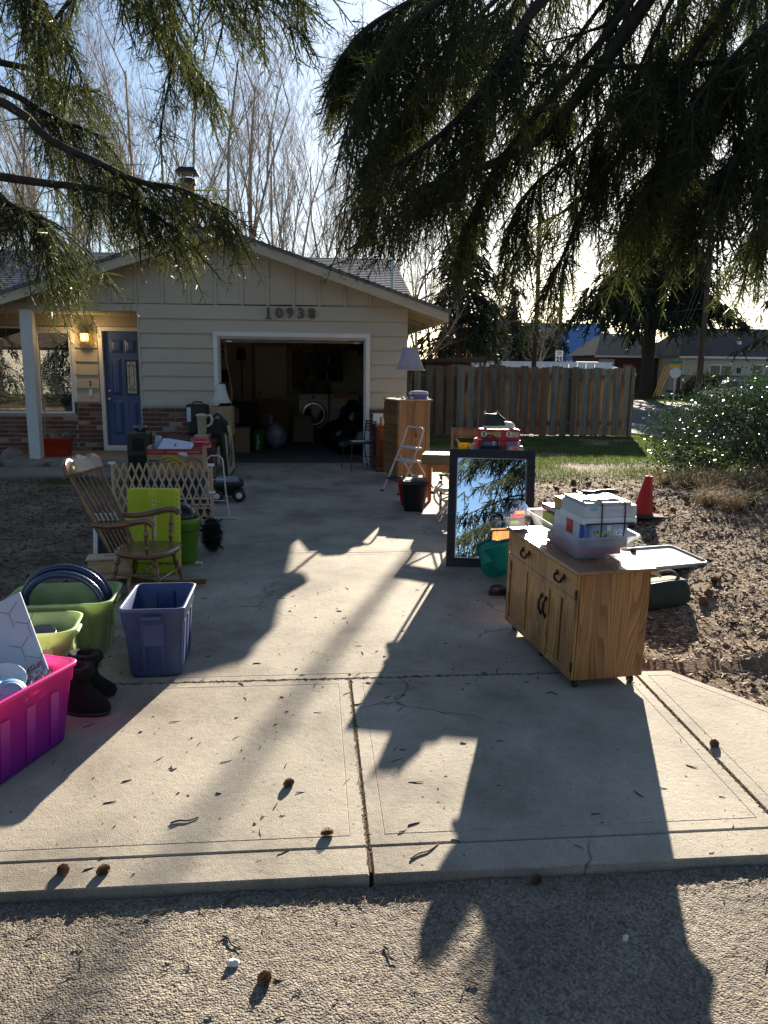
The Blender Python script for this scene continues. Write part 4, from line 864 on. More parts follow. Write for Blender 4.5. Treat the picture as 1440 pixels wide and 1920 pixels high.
# ---- bare deciduous trees
def bare_tree_mesh(seed, h=13, stems=1, spread=.55, twiggy=1.0, maxn=2600):
    g = random.Random(seed); tr_, tw = MB(), MB(); cnt = [0]
    def grow(p, d, ln, r, lv):
        if cnt[0] > maxn: return
        cnt[0] += 1; n = 5 if lv < 2 else 4; pts = [p]; dd = d.copy(); kids = []
        for i in range(n):
            dd = (dd + Vector((g.gauss(0, .09), g.gauss(0, .09), .07 + (.05 if lv > 1 else 0)))).normalized(); pts.append(pts[-1] + dd * ln / n)
        rr = [r * (1 - .75 * i / n) for i in range(n + 1)] if lv < 4 else [max(.004, r * (1 - .5 * i / n)) for i in range(n + 1)]
        (tr_ if lv < 2 else tw).tube(pts, rr, (7, 5, 4, 3, 3, 3)[lv], caps=False)
        if lv >= 4: return
        nk = (9, 6, 6, 5)[lv]; nk = int(nk * twiggy + g.random())
        for k in range(nk):
            t = g.uniform(.28 if lv == 0 else .12, 1.0); i = min(n - 1, int(t * n)); q = pts[i].lerp(pts[i + 1], t * n - i); tan = (pts[i + 1] - pts[i]).normalized()
            a = g.uniform(0, 6.28); sp = Vector((math.cos(a), math.sin(a), 0)); sp = (sp - tan * sp.dot(tan)).normalized(); w = g.uniform(.35, .9) * spread * (1.25 if lv > 1 else 1)
            nd = (tan * (1 - w * .35) + sp * w).normalized(); grow(q, nd, ln * g.uniform(.34, .58) * (1.05 - .3 * t), max(.004, rr[i] * g.uniform(.38, .6)), lv + 1)
    for s_ in range(stems):
        a = 6.28 * s_ / max(1, stems) + g.uniform(0, 1); d = Vector((math.cos(a) * .22 * (stems > 1), math.sin(a) * .22 * (stems > 1), 1)).normalized()
        cnt[0] = 0; grow(Vector((0, 0, -.2)), d, h * g.uniform(.78, .95), 0.0095 * h * (1 if stems == 1 else .75), 0)
    return tr_, tw
_proto = []
for sd, h, st, sp, tw_ in ((1, 14, 1, .7, 1.1), (2, 14, 3, .6, .9), (3, 12, 2, .75, 1.0), (4, 11, 1, .95, 1.15), (5, 13, 2, .65, 1.0)):
    a, b = bare_tree_mesh(sd, h, st, sp, tw_, 2600 // st); ma, mb_ = a.mesh('trunk'), b.mesh('crown'); ma.materials.append(BARE); mb_.materials.append(BARE); _proto.append((ma, mb_))
def bare_tree(label, x, y, z, k, s_=1.0, rz=0.0):
    t_ = thing('bare_tree', (x, y, z), label, 'tree', rz, group='bare winter trees behind the house'); t_.scale = (s_, s_, s_)
    for me, nm in zip(_proto[k], ('trunk', 'crown')):
        o = bpy.data.objects.new(nm, me); COL.objects.link(o); o.parent = t_
BT = [(-60, 33, 0, 1.0, 'at the far left picture edge above the porch window'), (75, 30, 1, .95, 'behind the roof above the porch post'), (150, 36, 2, 1.1, 'behind the roof above the wall lantern'), (225, 28, 4, .8, 'behind the roof above the blue door'),
      (290, 38, 0, 1.1, 'behind the ridge just left of the flue'), (430, 29, 1, .98, 'with many stems rising just right of the flue'), (500, 40, 4, 1.15, 'above the first two house digits'), (560, 33, 2, 1.0, 'above the last house digits'),
      (640, 36, 0, .85, 'above the top right corner of the garage door'), (700, 42, 3, 1.0, 'behind the vent mast'), (775, 26, 3, .62, 'right of the vent mast behind the eave end'), (830, 31, 2, .72, 'leaning over the fence near the house corner'), (375, 45, 2, 1.1, 'far back straight behind the flue'), (5, 44, 4, 1.1, 'far back at the left above the porch'),
      (40, 38, 2, 1.05, 'above the left end of the roof'), (115, 42, 0, 1.15, 'far back above the porch ceiling beam'), (190, 33, 1, .9, 'with several stems above the front door'), (260, 34, 3, .95, 'left of the gable peak'), (330, 31, 4, .9, 'close behind the flue'), (470, 33, 0, .95, 'right of the gable peak'), (530, 44, 1, 1.1, 'far back above the middle house digit'), (600, 30, 4, .8, 'above the right half of the garage door'), (670, 45, 2, 1.05, 'far back left of the vent mast'), (735, 34, 1, .75, 'just behind the vent mast'), (800, 40, 4, .8, 'far back above the eave end'), (880, 36, 3, .62, 'between the dark spruce and the house'),
      (1010, 44, 3, .55, 'small and round, behind the fence left of the speed sign'), (935, 58, 3, .7, 'hazy, behind the middle of the fence')]
for i, (px, Y, k, s_, lab) in enumerate(BT):
    p = P(px, 690, Y); bare_tree('bare winter tree ' + lab, p.x, Y, -.2, k, s_, i * 1.7)

# tall slim tree behind the fence: its high crown is what shades the road at the lower left
ht = thing('slim_tree', (7.75, 27.0, -.3), 'tall slim tree behind the fence with a small high crown', 'tree')
MB().tube([(0, 0, -.2), (.05, 0, 4), (-.03, 0, 8), (0, 0, 10)], [.10, .08, .06, .02], 8).build('trunk', BARK, ht)
_p = rng.normal(size=(520, 3)); _p /= np.linalg.norm(_p, axis=1)[:, None]; _p *= np.array([1.0, 1.0, .62]) * rng.random((520, 1)) ** .4; _p[:, 2] += 9.9; _k = (_p[:, 2] > 9.5) | (rng.random(520) < .45)
strands_mesh('crown', _p[_k], rng.normal(size=(int(_k.sum()), 3)) + np.array([0, 0, -.6]), rng.uniform(.5, .8, int(_k.sum())), MID, NEEDLE2, ht)
# ================================================================== YARD-SALE THINGS, LEFT SIDE
def sz(x, y): return float(ground_z(np.array([x]), np.array([y]))[0])
def rrect(hw, hl, r, z, n=4, cx=0, cy=0):
    out = []; r = min(r, hw * .98, hl * .98)
    for qx, qy, a0 in ((1, 1, 0), (-1, 1, 90), (-1, -1, 180), (1, -1, 270)):
        for k in range(n + 1):
            a = R(a0 + 90 * k / n); out.append((cx + qx * (hw - r) + r * math.cos(a), cy + qy * (hl - r) + r * math.sin(a), z))
    return out
def shell(mb, rings, cap_last=True, cap_first=True, smooth=True):
    n = len(rings[0]); V = [p for r_ in rings for p in r_]
    mb.add(V, [(k * n + i, k * n + (i + 1) % n, (k + 1) * n + (i + 1) % n, (k + 1) * n + i) for k in range(len(rings) - 1) for i in range(n)], smooth)
    if cap_first: mb.add(rings[0], [tuple(range(n))[::-1]])
    if cap_last: mb.add(rings[-1], [tuple(range(n))])
def plastic(name, col, sss=.22, rough=.42): return mat(name, col, rough, .16, 7, bump=.04, bscale=200, sss=sss, spec=.5)
def tote(name, label, loc, rz, w, l, h, m, taper=.84, r=.05, ribs=True, cat='bin', lip=.014):
    """open storage tote: x width w, y length l at the rim"""
    t = thing(name, loc, label, cat, rz); mb = MB(); hw, hl = w / 2, l / 2; T = taper; Q = lambda f: T + (1 - T) * f
    R_ = lambda f, e, z, rr=1: rrect(hw * Q(f) + e, hl * Q(f) + e, r * rr, z)
    th = .004
    shell(mb, [R_(0, -.014, 0), R_(0, -.003, .006), R_(.02, 0, .02), R_(.76, 0, h * .76), R_(.77, .007, h * .775), R_(.93, .007, h * .93), R_(.95, lip, h * .945), R_(1, lip + .002, h * .99), R_(1, lip - .003, h), R_(1, 0, h), R_(1, -th, h - .004), R_(.77, -th + .004, h * .775), R_(.02, -th, .03), R_(0, -.02, .016)])
    mb.build('body', m, t)
    if ribs:
        for sy in (-1, 1):    # grip block with two ribs on each short end, end panel inside
            b = MB(); y = sy * (hl * Q(.9) + .012); gw = hw * .34
            b.box(-gw, gw, y - .012, y + .016, h * .84, h * .90, .006); b.build('grip', m, t)
            for sx in (-1, 1):
                b = MB(); x = sx * gw * .9
                y0, y1 = sy * (hl * Q(.03) + .001), sy * (hl * Q(.82) + .002)
                b.hexa([(x - .012, y0 - .004, .03), (x + .012, y0 - .004, .03), (x + .012, y0 + .006, .03), (x - .012, y0 + .006, .03)], [(x - .012, y1 - .004, h * .83), (x + .012, y1 - .004, h * .83), (x + .012, y1 + .007, h * .83), (x - .012, y1 + .007, h * .83)]); b.build('rib', m, t)
            b = MB(); yi = sy * (hl * Q(.7) - .008); b.box(-gw * .95, gw * .95, yi - .012, yi + .004, h * .45, h * .9, .008); b.build('inner_panel', m, t)
        for sx in (-1, 1):
            for k in (-1, 0, 1):
                b = MB(); y = k * hl * .5; x0, x1 = sx * (hw * Q(.03) + .001), sx * (hw * Q(.74))
                b.hexa([(x0 - .003, y - .03, .03), (x0 + .004 , y - .03, .03), (x0 + .004, y + .03, .03), (x0 - .003, y + .03, .03)], [(x1 - .003, y - .03, h * .74), (x1 + .005, y - .03, h * .74), (x1 + .005, y + .03, h * .74), (x1 - .003, y + .03, h * .74)]); b.build('rib', m, t)
    return t
BLUEP = plastic('tote_blue', (.048, .08, .19), .12, .42); GREENP = plastic('tote_green', (.50, .62, .30), .4); GREENP2 = plastic('tote_pale_green', (.60, .70, .34), .4)
def pink_mat():
    m = bpy.data.materials.new('tote_pink_purple'); m.use_nodes = True; N, L = m.node_tree.nodes, m.node_tree.links; b = N['Principled BSDF']; b.inputs['Roughness'].default_value = .35
    tc = N.new('ShaderNodeTexCoord'); s = N.new('ShaderNodeSeparateXYZ'); L.new(tc.outputs['Object'], s.inputs[0]); rp = N.new('ShaderNodeValToRGB'); e = rp.color_ramp.elements
    e[0].position = .02; e[0].color = (.20, .012, .30, 1); e[1].position = .37; e[1].color = (.85, .045, .34, 1); k = e.new(.22); k.color = (.45, .02, .36, 1)   # purple at the foot, fading to pink towards the rim
    L.new(s.outputs['Z'], rp.inputs['Fac']); L.new(rp.outputs[0], b.inputs['Base Color'])
    tr = N.new('ShaderNodeBsdfTranslucent'); L.new(rp.outputs[0], tr.inputs['Color']); mx = N.new('ShaderNodeMixShader'); mx.inputs[0].default_value = .3; L.new(b.outputs[0], mx.inputs[1]); L.new(tr.outputs[0], mx.inputs[2]); L.new(mx.outputs[0], N['Material Output'].inputs[0]); return m
PINK = pink_mat()
tote('storage_tote', 'empty dark blue plastic tote standing on the driveway joint', (-.985, 4.84, gz(4.84)), R(1), .37, .56, .455, BLUEP)
tote('storage_tote', 'large light green tote with a coiled blue hose inside', (-1.66, 5.12, gz(5.12)), R(94), .50, .66, .385, GREENP, r=.09)
tote('storage_tote', 'smaller pale yellow green tote holding a pan, in front of the hose tote', (-1.70, 4.55, gz(4.55)), R(97), .40, .56, .39, GREENP2, taper=.72, r=.1)
tote('storage_tote', 'purple to pink tote at the left picture edge full of odds and ends', (-1.57, 3.70, gz(3.70)), R(-21), .45, .68, .425, PINK)
# coiled vacuum hose
HOSE = mat('hose_blue', (.018, .035, .10), .28, .1, 10)
hose = thing('vacuum_hose', (-1.66, 5.10, gz(5.1) + .03), 'coiled ribbed dark blue hose standing out of the green tote', 'hose'); hose.location.z += .05
mb = MB(); pts = []; N_ = 260
for i in range(N_):
    a = i / N_ * 4.6 * math.pi - .6; rr_ = .25 - .018 * math.sin(a * .5); pts.append((rr_ * 1.05 * math.cos(a), -.06 + .22 * i / N_, .245 + rr_ * .86 * math.sin(a)))
mb.tube(pts, [.022 + .0018 * (1 if (i // 1) % 2 else -1) for i in range(N_)], 10); mb.build('coil', HOSE, hose)
MB().tube([pts[-1], (pts[-1][0], pts[-1][1] + .05, pts[-1][2] - .02)], .027, 12).build('cuff', HOSE, hose)
# pan in the small tote
mb = MB(); mb.lathe([(.10, 0), (.105, .008), (.128, .07), (.132, .07), (.126, .066), (.1, .014), (.0, .012)], 28, cap1=False); solo(mb.build('saucepan', mat('pan_grey', (.12, .12, .12), .3, .1, 8, metal=.7)), 'round grey pan lying inside the pale green tote', 'pan', (-1.66, 4.55, gz(4.55) + .245)); bpy.data.objects['saucepan'].rotation_euler = (R(12), R(-6), 0)
mb = MB(); mb.box(-.2, .2, -.14, .14, 0, .215, .03); solo(mb.build('folded_blanket', mat('blanket_grey', (.15, .15, .14), .95, .2, 9, bump=.5)), 'grey folded blanket under the pan in the pale green tote', 'blanket', (-1.70, 4.55, gz(4.55) + .028), R(7))
# odds and ends in the pink tote
wb = thing('cardboard_sheet', (-1.31, 3.83, gz(3.66) + .29), 'large white packing sheet with hexagon lines propped in the pink tote', 'packaging', R(-12), tilt=(R(-14), R(-27)))
mb = MB(); mb.box(-.46, .0, -.006, .006, .0, .56, .003); mb.build('sheet', mat('white_card', (.60, .64, .72), .6, .05, 3), wb)
GL = mat('card_line', (.32, .33, .36), .7, .1, 9)
mb = MB()
for cx_, cz_ in ((-.10, .10), (-.10, .29), (-.10, .48), (-.26, .2), (-.26, .39), (-.02, .2), (-.02, .39), (-.4, .3)):
    for k in range(3):
        a = R(30 + 120 * k); p0 = Vector((cx_, -.0072, cz_)); p1 = p0 + Vector((math.cos(a), 0, math.sin(a))) * .075; mb.tube([p0, p1], .0022, 4)
mb.build('printed_line', GL, wb)
mb = MB(); mb.box(-.20, -.05, -.09, -.02, .03, .30, .004); solo(mb.build('white_carton', mat('white_card2', (.55, .58, .66), .6, .06, 3)), 'tall white carton standing in the pink tote', 'box', (-1.42, 3.66, gz(3.62) + .2), R(-20)); bpy.data.objects['white_carton'].rotation_euler = (R(-8), R(-20), R(-20))
spk = thing('bath_speaker', (-1.43, 3.55, gz(3.5) + .37), 'light blue round gadget with a perforated face in the pink tote', 'toy', R(20), tilt=(R(-28), R(5)))
LB = mat('light_blue_plastic', (.30, .52, .66), .35, .08, 6); DB = mat('deep_blue_plastic', (.02, .14, .40), .35, .08, 6)
Mf = frame((0, -.0, .04), (1, 0, 0), (0, 0, 1))
MB().lathe([(.06, 0), (.075, -.01), (.078, -.03), (.05, -.055)], 28, M=frame((.0, .0, .04), (1, 0, 0), (0, 0, 1))).build('body', LB, spk)
MB().lathe([(.058, .0), (.058, .012), (.05, .016), (.02, .018), (.0001, .018)], 28, M=Mf).build('face', mat('pale_blue_face', (.36, .48, .66), .4, .1, 20), spk)
mb = MB()
for ring, n in ((.05, 26), (.044, 22), (.038, 18)):
    for k in range(n):
        a = 6.283 * k / n; mb.lathe([(.0018, .0165), (.0018, .019)], 6, (0, 0, 0), M=Mf @ Matrix.Translation((ring * math.cos(a), ring * math.sin(a), 0)))
tag(mb.build('perforation', BLACKP, spk), kind='stuff')
for rr_ in (.03, .02, .01): MB().tube([(rr_ * math.cos(6.283 * k / 20), rr_ * math.sin(6.283 * k / 20), .0185) for k in range(20)], .0012, 5, closed=True, M=Mf).build('groove_ring', LB, spk)
cup = MB(); cup.lathe([(.03, 0), (.034, .07), (.038, .075), (.034, .075), (.03, .07), (.026, .006)], 20); cup.build('cup', DB); solo(bpy.data.objects['cup'], 'small deep blue cup behind the round gadget in the pink tote', 'cup', (-1.47, 3.63, gz(3.57) + .37), 0)
bw = MB(); bw.lathe([(.04, 0), (.08, .02), (.105, .06), (.109, .06), (.085, .018), (.02, .006)], 28); solo(bw.build('bowl', mat('white_ceramic', (.66, .68, .70), .25, .04, 4)), 'white bowl tipped over in the pink tote', 'bowl', (-1.52, 3.70, gz(3.66) + .38)); bpy.data.objects['bowl'].rotation_euler = (R(25), R(12), 0)
CLEAR = glassmat('clear_plastic', (.93, .95, .96), .08, .16)
pk = MB()
def wrinkle(u, v):
    a = u * 2 * math.pi; r_ = (.042 + .010 * math.sin(7 * a + 9 * v) + .008 * math.sin(13 * a - 5 * v)) * (.75 + .5 * v if v < .5 else 1.25 - .5 * v)
    return (r_ * 1.5 * math.cos(a), r_ * math.sin(a), .20 * v + .008 * math.sin(5 * a))
pk.grid(wrinkle, 36, 9); solo(pk.build('plastic_wrap', CLEAR), 'crumpled clear plastic packaging in the pink tote', 'packaging', (-1.47, 3.74, gz(3.66) + .30), R(-20)); bpy.data.objects['plastic_wrap'].rotation_euler = (R(-30), R(35), R(-20))
mb = MB(); mb.box(-.14, .14, -.2, .2, 0, .27, .02); solo(mb.build('cloth_bundle', mat('cloth_mixed', (.30, .31, .34), .95, .3, 8, bump=.6)), 'grey cloth filling the bottom of the pink tote', 'cloth', (-1.57, 3.70, gz(3.66) + .02), R(-21))
# ---- fuzzy black boots
FUR = mat('black_fur', (.003, .003, .003), 1.0, .3, 40, bump=.8, bscale=120)
SOLE = mat('boot_sole', (.02, .02, .022), .7, .2, 10)
def boot(label, loc, rz, tilt=0):
    t = thing('boot', loc, label, 'boot', rz, group='pair of black fuzzy boots', tilt=(0, tilt)); mb = MB(); rings = []
    sec = [(.0, .0, .056, .135), (.0, .03, .062, .138), (.0, .06, .060, .125), (-.02, .09, .060, .10), (-.045, .12, .062, .084), (-.055, .16, .066, .078), (-.05, .20, .070, .080), (-.045, .225, .086, .098), (-.045, .255, .084, .095), (-.045, .26, .05, .052), (-.05, .2, .045, .048)]
    for cx_, z, ry, rx in sec:
        rings.append([(cx_ + rx * math.cos(6.283 * k / 20) * (1 + .03 * random.uniform(-1, 1)), ry * math.sin(6.283 * k / 20) * (1 + .05 * random.uniform(-1, 1)), z + .018) for k in range(20)])
    shell(mb, rings); mb.build('upper', FUR, t)
    b = MB(); shell(b, [[((.134 * s_) * math.cos(6.283 * k / 20), .06 * s_ * math.sin(6.283 * k / 20), z) for k in range(20)] for s_, z in ((.94, 0), (1, .004), (1, .02), (.9, .026))]); b.build('sole', SOLE, t)
    # pile of the fur cuff
    n = 900; a = rng.uniform(0, 6.28, n); zz_ = rng.uniform(.19, .285, n); rr_ = .088 + .004 * rng.normal(size=n); base = np.stack([-.055 + rr_ * np.cos(a), rr_ * .96 * np.sin(a), zz_], 1)
    tip = base + np.stack([np.cos(a), np.sin(a), rng.normal(0, .6, n) - .2], 1) * .016; sd = np.stack([-np.sin(a), np.cos(a), np.zeros(n)], 1) * .0022
    tag(npmesh('fur', np.stack([base - sd, base + sd, tip], 1).reshape(-1, 3), np.arange(3 * n).reshape(-1, 3), FUR, t), kind='stuff'); return t
boot('black fuzzy boot lying nearer the pink tote with its toe to the right', (-1.27, 4.17, gz(4.17)), R(-12)); boot('black fuzzy boot standing behind the other boot', (-1.30, 4.36, gz(4.36)), R(14), R(6))
# ---- wooden step stool
BIRCH = woodmat('birch', (.44, .30, .15), (.60, .43, .24), 'x', .5, 1.4, 7)
ss_ = thing('step_stool', (-1.70, 6.42, gz(6.42)), 'pale birch two step stool beside the rocking chair', 'stool', R(10))
for sx in (-.155, .155):
    mb = MB(); prof = [(-.19, 0), (-.13, 0), (-.07, .05), (.1, .05), (.15, 0), (.2, 0), (.17, .235), (-.02, .235), (-.04, .115), (-.17, .115)]
    mb.prism(prof, 'x', sx - .009, sx + .009); mb.build('side', BIRCH, ss_)
mb = MB(); mb.box(-.185, .185, -.19, -.02, .115, .133, .008); mb.build('lower_tread', BIRCH, ss_)
mb = MB(); mb.box(-.185, .185, -.03, .185, .235, .253, .008); up = mb.build('upper_tread', BIRCH, ss_)
MB().box(-.045, .045, .075, .092, .2532, .2545).build('hand_slot', BLACKP, up)
mb = MB(); mb.box(-.146, .146, -.035, -.021, .134, .234); mb.build('riser', BIRCH, ss_)
# ---- spindle rocking chair
OAK = woodmat('oak_varnish', (.10, .042, .014), (.24, .115, .045), 'x', .3, 1.5, 8, .04, .4)
rc = thing('rocking_chair', (-1.37, 6.28, gz(6.28)), 'varnished wooden rocking chair with spindle back facing right', 'chair', R(-13))
mb = MB()   # saddle seat
rings = []
for z, e in ((.345, .0), (.34, .012), (.37, .03), (.382, .022), (.384, .0)):
    rings.append([((.22 + e) * (abs(math.cos(a)) ** .75) * (1 if math.cos(a) > 0 else -1) + .02, (.235 + e + .03 * math.cos(a)) * (abs(math.sin(a)) ** .75) * (1 if math.sin(a) > 0 else -1), z) for a in [6.283 * k / 28 for k in range(28)]])
shell(mb, rings); mb.build('seat', OAK, rc)
def turned(p0, p1, r, name, parent, beads=True):
    p0, p1 = Vector(p0), Vector(p1); n = 22; prof = []
    for i in range(n + 1):
        t = i / n; q = .62 + .5 * math.sin(math.pi * min(1, t * 1.15)) 
        if beads and (abs(t - .22) < .05 or abs(t - .6) < .05 or abs(t - .68) < .03): q *= 1.28
        if beads and (abs(t - .3) < .03 or abs(t - .53) < .03): q *= .72
        prof.append(r * q)
    return MB().tube([p0.lerp(p1, i / n) for i in range(n + 1)], prof, 10).build(name, OAK, parent)
for sy in (-1, 1):
    turned((.15, sy * .17, .35), (.21, sy * .225, .055), .021, 'leg', rc); turned((-.15, sy * .15, .35), (-.22, sy * .225, .05), .021, 'leg', rc)
    pts = [(x_, sy * .225, .022 + .16 * (x_ - .02) ** 2 ) for x_ in np.linspace(-.52, .42, 15)]
    mb = MB(); 
    for i in range(14):
        a_, b_ = pts[i], pts[i + 1]; w = .013; h_ = .042
        mb.hexa([(a_[0], a_[1] - w, a_[2] - .02), (b_[0], b_[1] - w, b_[2] - .02), (b_[0], b_[1] + w, b_[2] - .02), (a_[0], a_[1] + w, a_[2] - .02)], [(a_[0], a_[1] - w, a_[2] + .022), (b_[0], b_[1] - w, b_[2] + .022), (b_[0], b_[1] + w, b_[2] + .022), (a_[0], a_[1] + w, a_[2] + .022)])
    mb.build('rocker', OAK, rc)
    turned((.175, sy * .20, .2), (-.18, sy * .19, .19), .011, 'stretcher', rc)
    # arm with scrolled end, on a turned post and a plain stick
    q = smooth_poly([(-.33, sy * .22, .60), (-.18, sy * .235, .595), (-.02, sy * .25, .625), (.1, sy * .255, .655), (.17, sy * .255, .648), (.195, sy * .255, .615)], 16)
    mb = MB(); mb.tube(q, [.02 + .008 * math.sin(math.pi * i / 15) + (.004 if i > 11 else 0) for i in range(16)], 10); mb.build('arm_rest', OAK, rc)
    turned((.12, sy * .225, .375), (.13, sy * .252, .635), .016, 'arm_post', rc); turned((-.03, sy * .215, .375), (-.04, sy * .245, .61), .009, 'arm_spindle', rc, False)
    turned((-.2, sy * .20, .37), (-.50, sy * .245, 1.02), .018, 'back_post', rc, False)
turned((.19, -.2, .16), (.19, .2, .16), .012, 'stretcher', rc); turned((.0, -.19, .195), (.0, .19, .195), .011, 'stretcher', rc)
for k in range(6):
    y0 = -.15 + .06 * k; turned((-.19, y0, .375), (-.475 - .02 * math.cos(y0 * 5), y0 * 1.25, .98), .0095, 'spindle', rc, False)
mb = MB()   # crest rail: curved, shaped top edge
def crest(u, v):
    y = (-.285 + .57 * u); s_ = abs(u - .5) * 2; top = 1.115 - .03 * (s_ ** 3) + .012 * math.cos(s_ * 9); bot = .965 + .02 * s_
    z = bot + (top - bot) * v; return (-.50 - .13 * (z - .97) / .15 * .35 - .035 * math.cos(y * 5.2) + .03, y, z)
mb.grid(crest, 22, 5); mb.build('crest_rail', OAK, rc, solid=.026)
STK = mat('price_sticker', (.75, .70, .10), .6, .05, 5)
Ms = frame((-.455, .20, 1.045), (0, -1, 0), (.3, 0, 1)); MB().lathe([(.014, 0), (.014, .002)], 14, M=frame((-.458, -.215, 1.05), (0, 1, 0), (-.3, 0, 1))).build('price_sticker', STK, rc)
# ---- lime green cat toy carton
LIME = mat('lime_card', (.44, .52, .012), .5, .06, 3)
cb = thing('flat_carton', (-1.42, 6.80, gz(6.8)), 'tall lime green carton with white lettering behind the rocking chair', 'box', R(-6), tilt=(R(-4), 0))
MB().box(-.215, .215, -.02, .13, 0, .755, .005).build('carton', LIME, cb)
WL = mat('white_print', (.72, .74, .70), .6, .04, 5)
text('CAT TOWER', .062, WL, 'lettering', cb, frame((.02, -.0215, .50), (0, 0, -1), (1, 0, 0)), squeeze=.95)
MB().box(-.03, .04, -.0212, -.0201, .69, .752).build('tape', mat('tape_lime', (.52, .60, .05), .3, .05, 3), cb)
for k in range(16): MB().box(.2152, .2162, .0, .04, .05 + .043 * k, .075 + .043 * k).build('scale_mark', mat('lime_dark', (.20, .28, .02), .5, .05, 3), cb)
# ---- white shadow-box frame with dark inside
fr = thing('framed_board', (-1.78, 7.0, gz(7.0)), 'white framed black board leaning behind the rocking chair', 'frame', R(4), tilt=(R(-14), 0))
MB().box(-.17, .25, .0, .02, .03, .47).build('panel', mat('navy_board', (.008, .009, .018), .6, .2, 6), fr)
for q in ((-.21, -.17, 0, .5), (.25, .29, 0, .5), (-.17, .25, 0, .04), (-.17, .25, .43, .5)): MB().box(q[0], q[1], -.02, .03, q[2], q[3], .006).build('frame_rail', WHITE, fr)
mb = MB()
for k in range(14): mb.tube([(-.16 + .03 * k + .011 * math.cos(6.283 * j / 10), -.022, .465 + .016 * math.sin(6.283 * j / 10)) for j in range(10)], .003, 4, closed=True)
tag(mb.build('lace_border', mat('grey_lace', (.30, .32, .42), .7, .1, 9), fr), kind='stuff')
for kx, kz in ((.18, .28), (.18, .10), (.1, .05)): MB().ball((kx, -.025, kz), (.011, .01, .011), 8, 6).build('knob', WHITE, fr)
# ---- lime pail with a black bag
PAIL = plastic('pail_green', (.12, .30, .03), .2)
pa = thing('waste_bin', (-1.22, 7.17, gz(7.17)), 'bright green waste bin stuffed with a black bag beside the lime carton', 'bin', 0)
MB().lathe([(.115, 0), (.12, .006), (.155, .36), (.165, .365), (.172, .425), (.166, .43), (.158, .42), (.15, .36), (.11, .02)], 28).build('body', PAIL, pa)
MB().tube([(.17 * math.cos(a), .17 * math.sin(a), .40 - .09 * math.sin(a - 3.6) ) for a in np.linspace(3.6, 6.7, 12)], .004, 6).build('bail_handle', BLACKP, pa)
BAG = mat('bin_bag', (.006, .006, .007), .22, .2, 12, bump=.4, bscale=25)
bb = MB(); bb.ball((0, 0, 0), (.15, .15, .13), 24, 16, jit=.06, seed=3); solo(bb.build('black_bag', BAG), 'shiny black bag bulging out of the green waste bin', 'bag', (-1.23, 7.16, gz(7.17) + .44))
rg = MB(); rg.grid(lambda u, v: (.07 * (u - .5) + .02 * math.sin(9 * v), .02 * math.sin(8 * u), .12 * v + .02 * math.sin(7 * u)), 8, 8); solo(rg.build('white_rag', mat('white_cloth', (.62, .64, .68), .9, .08, 6, bump=.3), solid=.008), 'white rag poking out behind the black bag', 'cloth', (-1.35, 7.18, gz(7.17) + .47), R(20))
mb = MB(); mb.tube([(-.03, 0, .016), (.03, .01, .016)], .016, 10); solo(mb.build('bottle_top', WHITE), 'small white plastic cap lying at the foot of the green bin', 'cap', (-1.06, 7.05, gz(7.05)), R(-20))
# ---- artificial garland
GARL = mat('garland', (.006, .022, .012), .7, .4, 12, sss=.15)
ga = thing('christmas_garland', (-.98, 7.42, gz(7.42)), 'dark green artificial garland bundled by the wooden gate', 'garland')
MB().tube([(.10 * math.cos(a), .06 * math.sin(a), .05 + .3 * (a / 12.6)) for a in np.linspace(0, 12.6, 40)], .01, 6).build('wire', BLACKP, ga)
n = 11000; cpt = rng.normal(size=(n, 3)); cpt /= np.linalg.norm(cpt, axis=1)[:, None]; cpt *= np.array([.085, .08, .165]) * rng.random(n)[:, None] ** .4; cpt[:, 2] += .19; d = rng.normal(size=(n, 3)); d /= np.linalg.norm(d, axis=1)[:, None]; s_ = np.cross(d, rng.normal(size=(n, 3))); s_ /= np.linalg.norm(s_, axis=1)[:, None]
b0 = cpt + d * .004; tp = cpt + d * rng.uniform(.035, .07, n)[:, None]; tp[:, 2] = np.maximum(tp[:, 2], .003); tag(npmesh('needle', np.stack([b0 - s_ * .0016, b0 + s_ * .0016, tp], 1).reshape(-1, 3), np.arange(3 * n).reshape(-1, 3), GARL, ga), kind='stuff')
# ---- folding lattice gate
LATH = woodmat('lath', (.44, .29, .17), (.60, .43, .27), 'z', .6, 1.0, 5)
gt = thing('lattice_gate', (0, 7.86, gz(7.86)), 'expanding wooden lattice child gate with white plastic fittings', 'gate')
GX0, GX1, GH = -2.0, -1.035, .82; nsl = 13; dxs = .30
def lath(xa, za, xb, zb, y):
    # clip to the gate width
    for _ in range(1):
        if xa < GX0: t = (GX0 - xa) / (xb - xa); za, xa = za + (zb - za) * t, GX0
        if xb > GX1: t = (GX1 - xa) / (xb - xa); zb, xb = za + (zb - za) * t, GX1
    if abs(zb - za) < .06: return
    a, b = Vector((xa, y, za)), Vector((xb, y, zb)); d = (b - a).normalized(); n_ = Vector((-d.z, 0, d.x)) * .0095; t_ = Vector((0, .0035, 0))
    MB().hexa([a - n_ - t_, a + n_ - t_, a + n_ + t_, a - n_ + t_], [b - n_ - t_, b + n_ - t_, b + n_ + t_, b - n_ + t_]).build('slat', LATH, gt)
pitch = (GX1 - GX0) / nsl
for k in range(-4, nsl + 1):
    x = GX0 + pitch * (k + .5); lath(x, GH, x + dxs, .045, -.004) if x + dxs > GX0 + .01 and x < GX1 else None
    lath(x, .045, x + dxs, GH, .004) if x + dxs > GX0 + .01 and x < GX1 else None
for x in (GX0, GX1 + .012): MB().box(x - .012, x + .012, -.012, .012, .03, GH - .01, .003).build('upright', LATH, gt)
